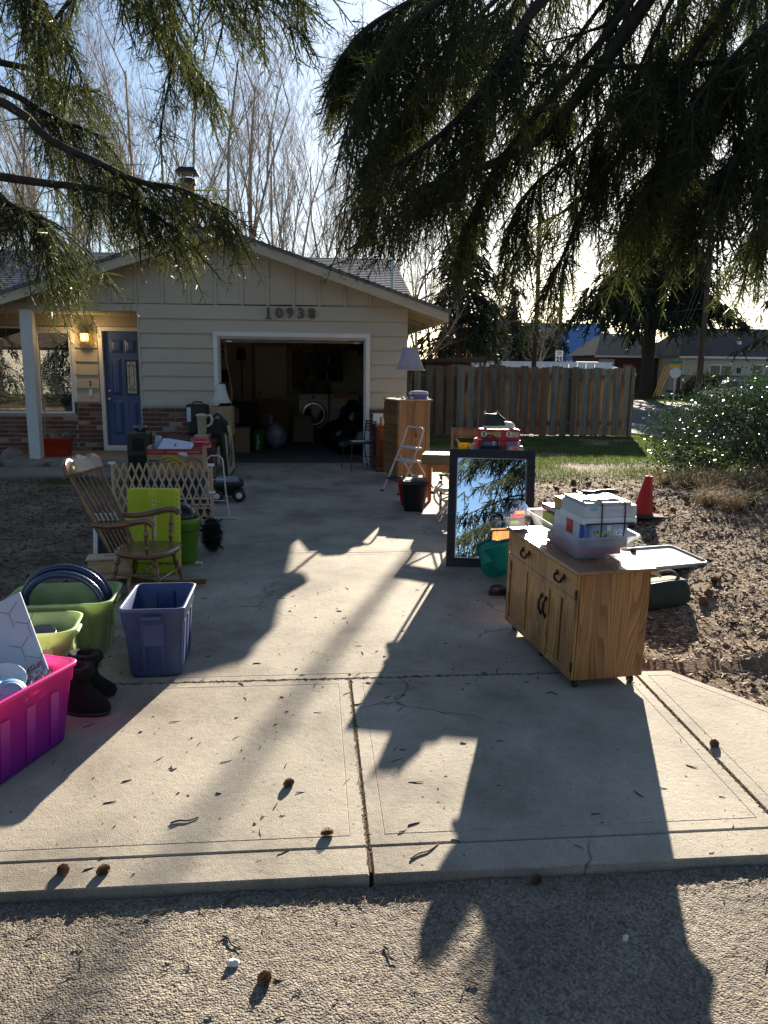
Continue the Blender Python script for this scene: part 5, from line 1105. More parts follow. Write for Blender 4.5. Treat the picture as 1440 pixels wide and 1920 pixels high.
for x, z in ((GX0, GH), (GX1 + .01, GH - .02), (GX1 + .012, .52), (GX1 + .012, .25)): MB().box(x - .035, x + .03, -.022, .02, z - .012, z + .014, .005).build('clamp', WHITE, gt)
MB().box(GX1, GX1 + .028, -.02, .02, .0, .11, .004).build('foot', WHITE, gt); MB().box(GX1 - .085, GX1, -.02, .02, .0, .028, .004).build('foot', WHITE, gt)
# ---- things behind the gate
tb = MB(); shell(tb, [rrect(.24, .2, .03, 0), rrect(.28, .235, .03, .5), rrect(.292, .247, .03, .505), rrect(.292, .247, .03, .575), rrect(.27, .225, .03, .585)]); solo(tb.build('lidded_bin', plastic('bin_navy', (.02, .055, .13), .05)), 'closed blue storage bin behind the lattice gate under the banana carton', 'bin', (-1.49, 8.66, gz(8.66)), 0)
crt = thing('wire_basket', (-1.30, 8.15, gz(8.15)), 'white folding crate with looped pattern behind the right half of the lattice gate', 'basket', R(3))
PAT = mat('crate_fabric', (.55, .57, .62), .8, .1, 6)
for q in ((-.22, .22, -.012, .012, .03, .40),): MB().box(*q, .004).build('panel', mat('dark_fabric', (.03, .032, .04), .9, .2, 8), crt)
for z in (.03, .40, .335): MB().tube([(-.23, -.016, z), (.23, -.016, z)], .008, 6).build('rail', WHITE, crt)
for k in range(6):
    cx_ = -.19 + .075 * k
    for z in (.25, .13): MB().tube([(cx_ + .042 * math.cos(6.283 * j / 14), -.016, z + .05 * math.sin(6.283 * j / 14)) for j in range(14)], .0065, 5, closed=True).build('loop', WHITE, crt)
for sx in (-.23, .23): MB().box(sx - .01, sx + .01, -.03, .03, 0, .42, .003).build('end_post', WHITE, crt)
# banana carton with nappy packs
CARD = mat('cardboard', (.30, .21, .125), .85, .1, 4, bump=.05); CRED = mat('print_red', (.30, .018, .02), .6, .08, 4); CYEL = mat('print_yellow', (.42, .34, .03), .6, .08, 4); CBLK = mat('print_black', (.02, .018, .016), .6, .1, 4)
bx = thing('banana_carton', (-1.49, 8.66, gz(8.66) + .587), 'open printed banana carton with nappy packs on top', 'box', R(1))
hw, hd, hh = .295, .2, .285
for q in ((-hw, hw, -hd, -hd + .006), (-hw, hw, hd - .006, hd)): MB().box(*q, 0, hh).build('carton_wall', CARD, bx)
for q in ((-hw, -hw + .006), (hw - .006, hw)): MB().box(*q, -hd + .006, hd - .006, 0, hh + .02).build('carton_wall', CARD, bx)
MB().box(-hw + .006, hw - .006, -hd + .006, hd - .006, 0, .006).build('carton_base', CARD, bx)
yp = -hd - .0015
MB().box(-hw, hw, yp, -hd, hh - .062, hh - .004).build('red_band', CRED, bx)
[MB().box(-.27 + .19 * k, -.12 + .19 * k, yp - .001, yp, hh - .040, hh - .028).build('band_print', mat('print_pink', (.45, .16, .12), .6, .05, 4), bx) for k in range(3)]
for k in range(5):   # drawn bunch of bananas
    pts = [(-.155 + .048 * k + .34 * t, yp - .0012 - .0003 * k, .20 - .16 * (t - .25) ** 2 * 4.5 - .028 * k + .015) for t in np.linspace(0, .62, 12)]
    mb = MB(); top = [(p[0], p[1], min(hh - .066, p[2] + .022 * math.sin(math.pi * min(1, .15 + i / 11)))) for i, p in enumerate(pts)]; bot = [(p[0], p[1], max(.005, p[2] - .026 * math.sin(math.pi * min(1, .1 + i / 11)))) for i, p in enumerate(pts)]
    mb.add(top + bot, [(i, i + 12, i + 13, i + 1) for i in range(11)]); mb.build('banana_print', CYEL, bx); MB().tube([(p[0], p[1] - .0006, p[2]) for p in bot], .0022, 4).build('banana_outline', CBLK, bx)
MB().tube([(.19 + .1 * math.cos(a), yp - .001, .075 + .105 * math.sin(a)) for a in np.linspace(0, 3.14, 16)], .003, 5).build('ring_print', CBLK, bx)
[MB().box(-.275 + .022 * k, -.259 + .022 * k, yp - .001, yp, z, z + .02).build('carton_print', CBLK, bx) for k in range(5) for z in (.145, .112)]
MB().box(.10, .19, yp, -hd, .045, .115).build('red_badge', CRED, bx)
PLW = mat('pack_white', (.55, .56, .66), .3, .08, 6, bump=.3, bscale=18); PLR = mat('pack_red', (.46, .015, .03), .3, .1, 6, bump=.3, bscale=18)
def pack(name, label, loc, s_, rot, m, stripe=None, word=None):
    t = thing(name, loc, label, 'package', 0); t.rotation_euler = rot; mb = MB(); shell(mb, [rrect(s_[0] * k, s_[1] * k, .03, z * s_[2]) for k, z in ((.86, 0), (1, .2), (1.02, .5), (1, .8), (.86, 1))]); mb.build('wrapper', m, t)
    if stripe: mb = MB(); shell(mb, [rrect(s_[0] * k + .001, s_[1] * k + .001, .03, z * s_[2]) for k, z in ((.955, .14), (1.0, .2), (1.01, .42))], False, False); mb.build('stripe', stripe, t)
    if word: text(word, s_[1] * .6, CRED, 'lettering', t, frame((0, 0, s_[2] + .003), (1, 0, 0), (0, 1, 0)))
    return t
zt = gz(8.66) + .587
pack('diaper_pack', 'white and red nappy pack tilted on the banana carton', (-1.50, 8.60, zt + .25), (.17, .12, .075), (R(28), R(8), R(-8)), PLW, PLR, '5')
pack('wipes_pack', 'red and white wipes pack behind the nappy pack', (-1.24, 8.78, zt + .265), (.10, .075, .055), (R(4), R(-4), R(10)), PLR, PLW); pack('wipes_pack', 'topmost red wipes pack beside the beige pitcher', (-1.26, 8.79, zt + .325), (.095, .07, .05), (R(3), R(3), R(-4)), PLR, PLW)
mb = MB(); mb.box(-.035, .035, -.02, .02, 0, .24, .006); solo(mb.build('blue_carton', mat('carton_blue', (.34, .42, .52), .5, .15, 8)), 'slim pale blue carton standing at the left of the nappy pack', 'box', (-1.72, 8.66, zt + .17), R(10)); bpy.data.objects['blue_carton'].rotation_euler = (0, R(8), R(10))
mb = MB(); mb.box(-.02, .02, -.06, .06, 0, .2, .006); solo(mb.build('red_booklet', mat('booklet', (.5, .42, .44), .5, .3, 8, col2=(.5, .03, .05))), 'white and red booklet propped at the left end of the banana carton', 'book', (-1.735, 8.58, zt + .11), R(8)); bpy.data.objects['red_booklet'].rotation_euler = (0, R(-12), R(8))
mb = MB(); mb.ball((0, 0, .14), (.24, .15, .14), 18, 10, jit=.05, seed=5); solo(mb.build('baby_clothes', mat('clothes_dark', (.05, .08, .06), .95, .5, 7, bump=.5, col2=(.35, .33, .34))), 'mixed clothes filling the banana carton', 'clothes', (-1.49, 8.66, zt + .008))
# black tower cabinet with a glass bowl
tw = thing('black_cabinet', (-2.06, 9.40, sz(-2.06, 9.4)), 'narrow black tower speaker cabinet behind the banana carton', 'speaker', R(4)); HT = .97
MB().box(-.12, .13, -.16, .16, 0, HT, .008).build('case', mat('black_lacquer', (.008, .008, .010), .35, .2, 8), tw); MB().box(-.105, .115, -.17, -.161, .04, HT - .25, .005).build('grille', mat('grille_cloth', (.012, .012, .013), .95, .2, 60, bump=.5, bscale=300), tw); MB().box(-.06, .07, -.17, -.161, HT - .2, HT - .05, .005).build('badge', mat('grille_cloth', (0, 0, 0)), tw)
bw = MB(); bw.lathe([(.03, 0), (.05, .005), (.085, .06), (.09, .085), (.086, .085), (.08, .06), (.03, .012)], 24); solo(bw.build('glass_bowl', glassmat('bowl_glass', (.75, .8, .82), .05, .12)), 'clear glass bowl on top of the black tower cabinet', 'bowl', (-2.04, 9.40, sz(-2.06, 9.4) + HT))
# ---- dark wooden table with household things
MAHO = woodmat('mahogany', (.045, .014, .009), (.11, .04, .025), 'x', .35, 1.2, 6, .03, .3)
tz = gz(11.9); dk = thing('writing_table', (-1.76, 11.9, tz), 'dark reddish wooden table against the wall left of the garage', 'table')
mb = MB(); mb.prism([(-.52, -.5), (.36, -.5), (.38, -.44), (.35, -.38), (.38, -.30), (.38, .5), (-.52, .5)], 'z', .545, .58); mb.build('table_top', MAHO, dk); MB().box(-.48, .34, -.46, .46, .44, .545).build('apron', MAHO, dk)
for x in (-.46, .32):
    for y in (-.44, .44): MB().lathe([(.026, 0), (.032, .03), (.022, .06), (.034, .3), (.026, .36), (.036, .40), (.036, .45)], 14, (x, y, 0)).build('leg', MAHO, dk)
zt2 = tz + .58
su = thing('suitcase', (-1.79, 12.35, zt2), 'upright black hard case with a white label on the wooden table', 'suitcase', R(4)); MB().box(-.17, .17, -.11, .11, 0, .47, .03).build('shell', mat('case_black', (.010, .011, .014), .35, .2, 10), su)
for z in (.02, .445): MB().box(-.172, .172, -.113, .113, z, z + .012, .004).build('bumper', BLACKP, su)
MB().box(-.16, -.10, -.1135, -.111, .2, .42).build('label', mat('label_pale', (.50, .55, .62), .5, .2, 30), su); MB().tube([(-.08, 0, .47), (-.06, 0, .5), (.06, 0, .5), (.08, 0, .47)], .012, 8).build('handle', BLACKP, su)
for sx in (-.04, .06): MB().box(sx - .012, sx + .012, -.116, -.111, .05, .44, .003).build('groove', BLACKP, su)
mb = MB(); mb.box(-.17, .17, -.13, .13, 0, .435, .004); cdb = mb.build('moving_carton', CARD); solo(cdb, 'plain brown carton on the wooden table beside the black case', 'box', (-1.42, 12.38, zt2), R(-3)); MB().box(-.03, .03, -.1316, -.1302, .1, .43).build('tape', mat('tape_clear', (.36, .27, .17), .25, .05, 4), cdb)
lp = thing('table_lamp', (-1.43, 12.38, zt2 + .436), 'small white lamp with a bell shade beside the garage jamb', 'lamp'); SHD = mat('shade_white', (.66, .68, .66), .8, .05, 6, sss=.25)
MB().lathe([(.045, 0), (.05, .012), (.018, .03), (.014, .06), (.02, .09), (.01, .12), (.008, .2)], 16).build('base', mat('lamp_black', (.015, .015, .016), .4, .1, 5), lp); MB().lathe([(.155, .05), (.128, .11), (.098, .19), (.075, .27), (.068, .34)], 20, cap0=False, cap1=False).build('shade', SHD, lp, solid=.004)
MB().lathe([(.01, .345), (.013, .36), (.004, .375)], 10).build('finial', BLACKP, lp)
pt = thing('coffee_pot', (-1.63, 11.62, zt2), 'beige insulated pitcher with a looped handle on the wooden table', 'pitcher', R(-8)); BEI = mat('beige_plastic', (.34, .28, .21), .4, .1, 5)
MB().box(-.1, .11, -.08, .1, 0, .06, .012).build('base', BEI, pt); MB().lathe([(.062, .06), (.065, .12), (.07, .3), (.078, .33), (.07, .345)], 20).build('jug', BEI, pt); MB().tube(smooth_poly([(.06, 0, .32), (.13, 0, .34), (.155, 0, .27), (.12, 0, .2), (.06, 0, .18)], 14), .018, 8).build('handle', mat('beige_light', (.50, .44, .34), .4, .08, 5), pt); MB().lathe([(.085, .335), (.085, .35), (.03, .365)], 18).build('lid', _mats['beige_light'], pt)
bp_ = thing('shoulder_bag', (-1.42, 11.85, zt2), 'dark grey shoulder bag with a thick black strap on the wooden table', 'bag', R(-15)); mb = MB(); shell(mb, [rrect(.15 * k, .09 * k, .04, z) for k, z in ((.85, 0), (1, .05), (.98, .16), (.8, .25), (.6, .27))]); mb.build('body', mat('bag_fabric', (.02, .021, .024), .9, .3, 9, bump=.5), bp_)
MB().tube(smooth_poly([(-.12, .0, .24), (-.02, -.02, .34), (.06, -.02, .30), (.15, 0, .1)], 14), .02, 6).build('strap', BLACKP, bp_); MB().box(-.09, .09, -.1, -.088, .05, .19, .008).build('pocket', mat('bag_fabric2', (.035, .037, .042), .9, .3, 9), bp_)
mb = MB(); mb.box(-.02, .03, -.02, .02, 0, .19, .01); solo(mb.build('lime_bottle', mat('lime_bottle', (.40, .46, .12), .35, .1, 5)), 'small lime green bottle beside the shoulder bag', 'bottle', (-1.225, 11.72, zt2), 0); bpy.data.objects['lime_bottle'].rotation_euler = (0, R(-12), 0)
# framed branch picture, end-on against the table
pf = thing('framed_picture', (-1.26, 12.0, gz(12.0)), 'cream picture of black branches in a black frame leaning against the wooden table', 'picture', 0, tilt=(0, R(-4)))
MB().box(-.018, .012, -.58, .58, .02, .66).build('canvas', mat('cream_canvas', (.48, .42, .30), .8, .1, 4), pf)
for q in ((-.58, .58, .0, .025), (-.58, .58, .655, .68)): MB().box(-.025, .022, q[0], q[1], q[2], q[3], .003).build('frame_rail', BLACKP, pf)
for y in (-.59, .57): MB().box(-.025, .022, y, y + .02, 0, .68, .003).build('frame_rail', BLACKP, pf)
rb = random.Random(4)
for k in range(9):
    y0, z0_ = rb.uniform(-.5, .5), rb.uniform(.08, .3); pts = [(.0135, y0, z0_)]
    for j in range(6): pts.append((.0135, max(-.56, min(.56, pts[-1][1] + rb.uniform(-.06, .09))), min(.64, pts[-1][2] + rb.uniform(.03, .09))))
    MB().tube(pts, [.009, .008, .007, .006, .005, .004, .003], 5).build('branch_print', CBLK, pf)
    for j in range(3): q = pts[2 + j]; MB().ball((.0135, q[1] + .03, q[2]), (.003, .028, .014), 8, 5).build('leaf_print', CBLK, pf)
for k in range(2): MB().box(.0122, .0135, -.575 + .387 * (k + 1), -.57 + .387 * (k + 1), .03, .65).build('panel_line', CBLK, pf)
# green garden cart and white folding trolley
GRC = plastic('cart_green', (.010, .035, .030), .0, .45); gc = thing('garden_cart', (-1.10, 10.0, gz(10.0)), 'dark green rolling garden seat with a grey lid beside the lattice gate', 'cart', R(8))
mb = MB(); shell(mb, [rrect(.12, .17, .04, .08), rrect(.17, .22, .05, .2), rrect(.2, .25, .05, .215), rrect(.2, .25, .05, .24)]); mb.build('tub', GRC, gc); mb = MB(); shell(mb, [rrect(.13, .17, .08, .24), rrect(.15, .19, .09, .25), rrect(.14, .18, .09, .285), rrect(.08, .1, .05, .295)]); mb.build('seat', mat('cart_seat', (.22, .23, .24), .5, .1, 6), gc)
for x, y in ((-.13, -.19), (.15, -.17), (-.13, .18), (.15, .18)):
    Mw = frame((x - .02, y, .085), (0, 1, 0), (0, 0, 1)); w_ = thing('wheel', (0, 0, 0), None, None); w_.parent = gc
    MB().lathe([(.06, -.02), (.083, -.015), (.085, .0), (.083, .03), (.06, .035)], 22, M=frame((x - .02, y - .02, .085), (1, 0, 0), (0, 0, 1))).build('tyre', BLACKP, w_); MB().lathe([(.04, .036), (.036, .041), (.012, .043)], 18, M=frame((x - .02, y - .02, .085), (1, 0, 0), (0, 0, 1))).build('rim', WHITE, w_)
tl = thing('folding_trolley', (-1.12, 8.95, gz(8.95)), 'thin white tubular folding trolley standing behind the lattice gate', 'trolley', R(5))
for x in (-.1, .08): MB().tube([(x, .1, .68), (x + .03, 0, .3), (x + .07, -.06, .012)], .008, 8).build('upright', WHITE, tl)
MB().tube([(-.1, .1, .68), (-.05, .11, .72), (.04, .11, .72), (.08, .1, .68)], .008, 8).build('handle', WHITE, tl); MB().tube([(-.03, -.06, .012), (.15, -.06, .012), (.24, -.1, .012)], .009, 8).build('foot_bar', WHITE, tl)
for z in (.2, .45): MB().tube([(-.06, .03, z), (.12, .03, z)], .006, 6).build('crossbar', WHITE, tl)
# ---- porch tub with clothes
ot = tote('orange_tub', 'bright orange tub full of clothes on the porch beside the post', (-4.30, 13.42, .075), R(3), .46, .32, .31, plastic('tub_orange', (.46, .045, .012), .1), taper=.88, r=.025, ribs=False)
MB().box(-.09, .09, -.166, -.156, .255, .272, .004).build('grip', plastic('tub_orange', (0, 0, 0)), ot)
CLO = mat('clothes_grey', (.06, .065, .075), .95, .5, 9, bump=.6, col2=(.24, .25, .28))
mb = MB()
for k in range(9): mb.ball((rb.uniform(-.16, .16), rb.uniform(-.08, .08), rb.uniform(.26, .34)), (rb.uniform(.05, .09), rb.uniform(.04, .07), rb.uniform(.04, .07)), 12, 8, jit=.1, seed=k)
mb.ball((0, 0, .2), (.19, .12, .1), 14, 8)
solo(mb.build('clothes_heap', CLO), 'heap of grey clothes on top of the orange tub', 'clothes', (-4.30, 13.42, .075), R(3))
wd = MB().tube(smooth_poly([(-4.47, 13.35, .3), (-4.45, 13.4, .85), (-4.46, 13.45, 1.02), (-4.53, 13.45, 1.0)], 14), .008, 6).build('walking_cane', mat('cane_grey', (.28, .28, .28), .5, .1, 5)); solo(wd, 'thin hooked cane standing in the orange tub', 'cane')
# edging stones by the porch
STN = mat('edging_stone', (.19, .175, .155), .95, .3, 6, bump=.7, bscale=25)
for i, (x, y, a, b, c) in enumerate(((-4.55, 12.68, .30, .10, .11), (-3.95, 12.67, .26, .09, .10), (-3.42, 12.68, .24, .09, .09), (-5.2, 12.9, .2, .14, .13), (-5.05, 13.5, .22, .16, .2), (-2.95, 12.68, .2, .08, .08))):
    mb = MB(); mb.ball((0, 0, 0), (a, b, c), 14, 10, jit=.07, seed=i); o = mb.build('edging_stone', STN); solo(o, ('long flat edging stone under the porch post', 'edging stone in front of the orange tub', 'edging stone in front of the porch step', 'low rounded stone left of the porch post', 'pale boulder under the porch window', 'short edging stone nearest the banana carton')[i], 'stone', (x, y, .0), rb.uniform(-.2, .2), group='porch edging stones')
# ================================================================== YARD-SALE THINGS, RIGHT SIDE
PINE = None
def pine_mat(name, a, b, c, axis='z', sc=1.0):
    """knotty pine: wavy cathedral grain, plank-wide tone changes, dark knots"""
    m = bpy.data.materials.new(name); m.use_nodes = True; N, L = m.node_tree.nodes, m.node_tree.links; bs = N['Principled BSDF']; bs.inputs['Roughness'].default_value = .38; bs.inputs['Coat Weight'].default_value = .15
    tc = N.new('ShaderNodeTexCoord'); mp = N.new('ShaderNodeMapping'); mp.inputs['Scale'].default_value = {'z': (1, 1, .10), 'y': (1, .1, 1), 'x': (.1, 1, 1)}[axis]; L.new(tc.outputs['Object'], mp.inputs[0])
    n0 = N.new('ShaderNodeTexNoise'); n0.inputs['Scale'].default_value = 5.5 * sc; n0.inputs['Detail'].default_value = 1.5; n0.inputs['Distortion'].default_value = .35; L.new(mp.outputs[0], n0.inputs['Vector'])
    mu = N.new('ShaderNodeMath'); mu.operation = 'MULTIPLY'; mu.inputs[1].default_value = 20; L.new(n0.outputs['Fac'], mu.inputs[0]); fr = N.new('ShaderNodeMath'); fr.operation = 'FRACT'; L.new(mu.outputs[0], fr.inputs[0])
    n2 = N.new('ShaderNodeTexNoise'); n2.inputs['Scale'].default_value = 120; n2.inputs['Detail'].default_value = 2; L.new(mp.outputs[0], n2.inputs['Vector'])
    ad = N.new('ShaderNodeMath'); ad.operation = 'MULTIPLY_ADD'; ad.inputs[1].default_value = .5; L.new(n2.outputs['Fac'], ad.inputs[0]); L.new(fr.outputs[0], ad.inputs[2])
    rp = N.new('ShaderNodeValToRGB'); e = rp.color_ramp.elements; e[0].position = .25; e[0].color = (*b, 1); e[1].position = 1.1; e[1].color = (*a, 1); k = e.new(.7); k.color = (*c, 1); L.new(ad.outputs[0], rp.inputs['Fac'])
    w = N.new('ShaderNodeTexWhiteNoise'); w.noise_dimensions = '1D'; sp = N.new('ShaderNodeSeparateXYZ'); L.new(tc.outputs['Object'], sp.inputs[0]); sm = N.new('ShaderNodeMath'); sm.operation = 'ADD'
    L.new(sp.outputs['X'], sm.inputs[0]); L.new(sp.outputs['Y'], sm.inputs[1]); m9 = N.new('ShaderNodeMath'); m9.operation = 'MULTIPLY'; m9.inputs[1].default_value = 9.5; L.new(sm.outputs[0], m9.inputs[0]); fl_ = N.new('ShaderNodeMath'); fl_.operation = 'FLOOR'; L.new(m9.outputs[0], fl_.inputs[0]); L.new(fl_.outputs[0], w.inputs['W'])
    mr = N.new('ShaderNodeMapRange'); mr.inputs['To Min'].default_value = .72; mr.inputs['To Max'].default_value = 1.12; L.new(w.outputs['Value'], mr.inputs['Value'])
    ml = N.new('ShaderNodeMixRGB'); ml.blend_type = 'MULTIPLY'; ml.inputs['Fac'].default_value = 1; L.new(rp.outputs[0], ml.inputs['Color1']); L.new(mr.outputs[0], ml.inputs['Color2'])
    vk = N.new('ShaderNodeTexVoronoi'); vk.inputs['Scale'].default_value = 3.1; mk = N.new('ShaderNodeMapping'); mk.inputs['Scale'].default_value = (1.3, 1.3, .75); L.new(tc.outputs['Object'], mk.inputs[0]); L.new(mk.outputs[0], vk.inputs['Vector'])
    rk = N.new('ShaderNodeValToRGB'); rk.color_ramp.elements[0].position = .035; rk.color_ramp.elements[0].color = (.75, .75, .75, 1); rk.color_ramp.elements[1].position = .085; rk.color_ramp.elements[1].color = (0, 0, 0, 1); L.new(vk.outputs['Distance'], rk.inputs['Fac'])
    mk2 = N.new('ShaderNodeMixRGB'); mk2.inputs['Color2'].default_value = (.10, .035, .02, 1); L.new(rk.outputs[0], mk2.inputs['Fac']); L.new(ml.outputs[0], mk2.inputs['Color1']); L.new(mk2.outputs[0], bs.inputs['Base Color'])
    return m
PINE = pine_mat('knotty_pine', (.24, .095, .028), (.42, .205, .068), (.36, .165, .052))
PINED = pine_mat('knotty_pine_doors', (.26, .11, .033), (.46, .245, .085), (.40, .205, .068))
IRON = mat('black_iron', (.012, .011, .010), .45, .2, 20, metal=.4)
# ---- rolling sewing cabinet: local x to the right along the near end, y away along the doors
ca = thing('sewing_cabinet', (1.55, 4.27, gz(4.27)), 'rolling knotty pine cabinet carrying a clear bin of games', 'cabinet', R(7.5), tilt=(R(2.0), 0))
CW, CD, CH, CZ = .475, 1.07, .675, .065
MB().box(.018, CW, 0, CD, CZ, CZ + CH, .002).build('carcass', PINE, ca)
TOPW = woodmat('cabinet_top', (.20, .095, .045), (.32, .17, .085), 'y', .22, 1.2, 5, .02, .5)
mb = MB(); mb.box(-.022, CW + .022, -.022, CD + .03, CZ + CH + .001, CZ + CH + .021, .003); mb.build('top', TOPW, ca)
mb = MB(); mb.prism([(CW + .022, CZ + CH + .019), (CW + .085, CZ + CH - .045), (CW + .075, CZ + CH - .055), (CW + .012, CZ + CH + .008)], 'y', .02, .20); mb.build('hinged_leaf', mat('leaf_pale', (.50, .43, .33), .4, .08, 5), ca)
def cabinet_door(y0, y1):
    d = MB().box(0, .016, y0, y1, CZ + .004, CZ + CH - .004, .002).build('door', PINED, ca)
    z0, z1 = CZ + .05, CZ + CH - .155; s = .05; ym = (y0 + y1) / 2
    MB().box(-.012, -.0002, y0, y1, z1 + .0, CZ + CH - .004, .004).build('drawer_front', PINED, d)
    MB().box(-.010, -.0002, y0, y0 + s, CZ + .004, z1 - .002, .004).build('stile', PINED, d); MB().box(-.010, -.0002, y1 - s, y1, CZ + .004, z1 - .002, .004).build('stile', PINED, d); MB().box(-.0105, -.0002, ym - .022, ym + .022, z0, z1 - .05, .004).build('muntin', PINED, d)
    MB().box(-.0098, -.0002, y0 + s, y1 - s, CZ + .004, z0, .004).build('rail', PINED, d); MB().box(-.0098, -.0002, y0 + s, y1 - s, z1 - .05, z1 - .002, .004).build('rail', PINED, d)
    h = MB(); zc = CZ + CH - .075
    pts = [(-.014, ym - .05, zc + .012), (-.03, ym - .05, zc), (-.034, ym - .04, zc - .022), (-.034, ym, zc - .032), (-.034, ym + .04, zc - .022), (-.03, ym + .05, zc), (-.014, ym + .05, zc + .012)]
    h.tube(smooth_poly(pts, 22), .0075, 8); h.build('bail_pull', IRON, d)
    for sy in (-1, 1): MB().lathe([(.018, 0), (.018, .004), (.008, .009)], 12, M=frame((-.0125, ym + sy * .05, zc + .012), (0, -1, 0), (0, 0, 1))).build('pull_rosette', IRON, d)
    return d
dN = cabinet_door(.004, .415); dF = cabinet_door(.422, CD - .004)
for y, d in ((.385, dN), (.452, dF)):
    h = MB(); zc = CZ + CH * .5; h.tube(smooth_poly([(-.014, y, zc + .075), (-.02, y, zc + .05), (-.032, y, zc + .03), (-.034, y, zc), (-.032, y, zc - .03), (-.02, y, zc - .05), (-.014, y, zc - .075)], 18), [.004 + .004 * math.sin(math.pi * i / 17) for i in range(18)], 8); h.build('pull_handle', IRON, d)
    for dz_ in (.055, -.055): MB().ball((-.02, y, zc + dz_), (.009, .013, .015), 10, 7).build('pull_boss', IRON, d)
for z in (CZ + .09, CZ + CH - .13): MB().box(-.013, .0, -.003, .012, z - .03, z + .03, .002).build('hinge', IRON, ca)
for x, y in ((.05, .05), (CW - .05, .05), (.05, CD * .5), (.05, CD - .06), (CW - .05, CD - .06)):
    cs = thing('caster', (0, 0, 0), None, None); cs.parent = ca; MB().lathe([(.025, -.012), (.027, -.008), (.027, .008), (.025, .012)], 16, M=frame((x, y, .027), (0, 1, 0), (0, 0, 1))).build('caster_wheel', BLACKP, cs); MB().box(x - .018, x + .018, y - .015, y + .015, .045, CZ - .001, .003).build('caster_fork', IRON, cs)
# ---- clear bin of board games on the cabinet
CT = (CZ + CH + .0215); rzc = R(7.5)
def on_cab(lx, ly, dz_=0):
    c, s_ = math.cos(rzc), math.sin(rzc); tl_ = math.sin(R(2.0)) * ly
    return Vector((1.55 + c * lx - s_ * ly, 4.27 + s_ * lx + c * ly, gz(4.27) + CT + tl_ + dz_))
BX, BY = .255, .50
bn = thing('clear_storage_bin', on_cab(BX, BY), 'low translucent plastic bin of board games on the pine cabinet', 'bin', rzc + R(-2), tilt=(R(2.0), 0))
CLB = frostmat('bin_clear', (.62, .66, .74), .62)
mb = MB(); shell(mb, [rrect(.15, .31, .04, .004), rrect(.16, .32, .045, .012), rrect(.21, .40, .05, .15), rrect(.226, .415, .05, .155), rrect(.23, .42, .05, .162), rrect(.224, .413, .05, .168), rrect(.205, .395, .05, .160), rrect(.157, .317, .04, .014)]); mb.build('shell', CLB, bn)
def carton(name, label, loc, size, m, rz=0.0, tilt=(0, 0), parent=None):
    t = thing(name, loc, label, 'game box', rz, tilt=tilt); MB().box(-size[0] / 2, size[0] / 2, -size[1] / 2, size[1] / 2, 0, size[2], .003).build('carton', m, t); return t
PNK = mat('box_pink', (.50, .09, .22), .5, .12, 6); YEL = mat('box_gold', (.42, .26, .04), .5, .15, 6); PBL = mat('box_blue', (.02, .12, .48), .45, .1, 6); GRW = mat('box_greywhite', (.50, .54, .60), .45, .08, 5); SKY = mat('box_sky', (.10, .22, .42), .45, .45, 9, col2=(.42, .50, .62)); BRED = mat('box_red', (.46, .02, .03), .45, .1, 6); LGN = mat('box_lime', (.34, .42, .06), .5, .25, 6)
carton('board_game', 'flat pink game box at the bottom of the clear bin', on_cab(BX, BY - .05, .016), (.27, .50, .055), PNK, rzc)
g1 = carton('board_game', 'blue and silver film quiz game box facing the camera in the clear bin', on_cab(BX + .035, BY - .21, .073), (.24, .24, .15), SKY, rzc)
text('Scene', .052, mat('ink_yellow', (.62, .50, .03), .5, .05, 5), 'lettering', g1, frame((-.045, -.1213, .092), (1, 0, 0), (0, 0, 1)), bold=.001); text('it2', .058, mat('ink_white', (.75, .75, .78), .5, .05, 5), 'lettering', g1, frame((.055, -.1213, .094), (1, 0, 0), (0, 0, 1)), bold=.001)
o = MB().lathe([(.018, 0), (.018, .0012)], 20).build('oval_logo', mat('ink_blue', (.02, .05, .35), .5, .05, 5), g1); o.matrix_basis = frame((-.092, -.1202, .10), (1, 0, 0), (0, 0, 1)) @ Matrix.Diagonal((1.1, .72, 1, 1))
MB().box(-.118, .118, -.1212, -.1202, .012, .04).build('silver_band', mat('silver_band', (.42, .44, .46), .4, .1, 8), g1); MB().box(-.02, .006, -.1212, -.1202, .105, .14).build('sticker', WL, g1)
g2 = carton('board_game', 'white game box with a bright blue end panel in the clear bin', on_cab(BX - .105, BY - .10, .073), (.075, .36, .165), GRW, rzc)
MB().box(-.0378, .0378, -.1816, -.1803, .002, .163).build('end_panel', PBL, g2); text('PASSWORD', .034, mat('ink_white', (.75, .75, .78)), 'lettering', g2, frame((.004, -.1822, .085), (0, 0, -1), (1, 0, 0)), squeeze=.9); MB().lathe([(.012, 0), (.012, .001)], 14, M=frame((.02, -.1818, .145), (1, 0, 0), (0, 0, 1))).build('price_sticker', STK, g2)
MB().box(-.0387, -.0377, -.09, .0, .06, .15).build('red_picture', BRED, g2)
carton('board_game', 'lime and white game box lying at the far end of the clear bin', on_cab(BX - .085, BY + .18, .073), (.10, .20, .11), LGN, rzc)
g3 = carton('board_game', 'long flat red game box laid across the clear bin rim', on_cab(BX + .02, BY + .17, .187), (.26, .36, .036), BRED, rzc + R(1)); MB().box(-.129, .129, -.179, .179, .0362, .0375).build('lid_face', mat('lid_white', (.62, .62, .62), .4, .1, 5), g3); text('THE ADDRANCE GAME', .028, mat('ink_white', (0, 0, 0)), 'lettering', g3, frame((-.1313, .0, .018), (0, -1, 0), (0, 0, 1)), squeeze=.95)
g4 = carton('board_game', 'gold coloured book box behind the strapped white cases', on_cab(BX - .03, BY + .12, .226), (.13, .15, .075), YEL, rzc); MB().box(-.064, .064, -.074, .074, .0752, .0765).build('cover', mat('lid_white', (0, 0, 0)), g4)
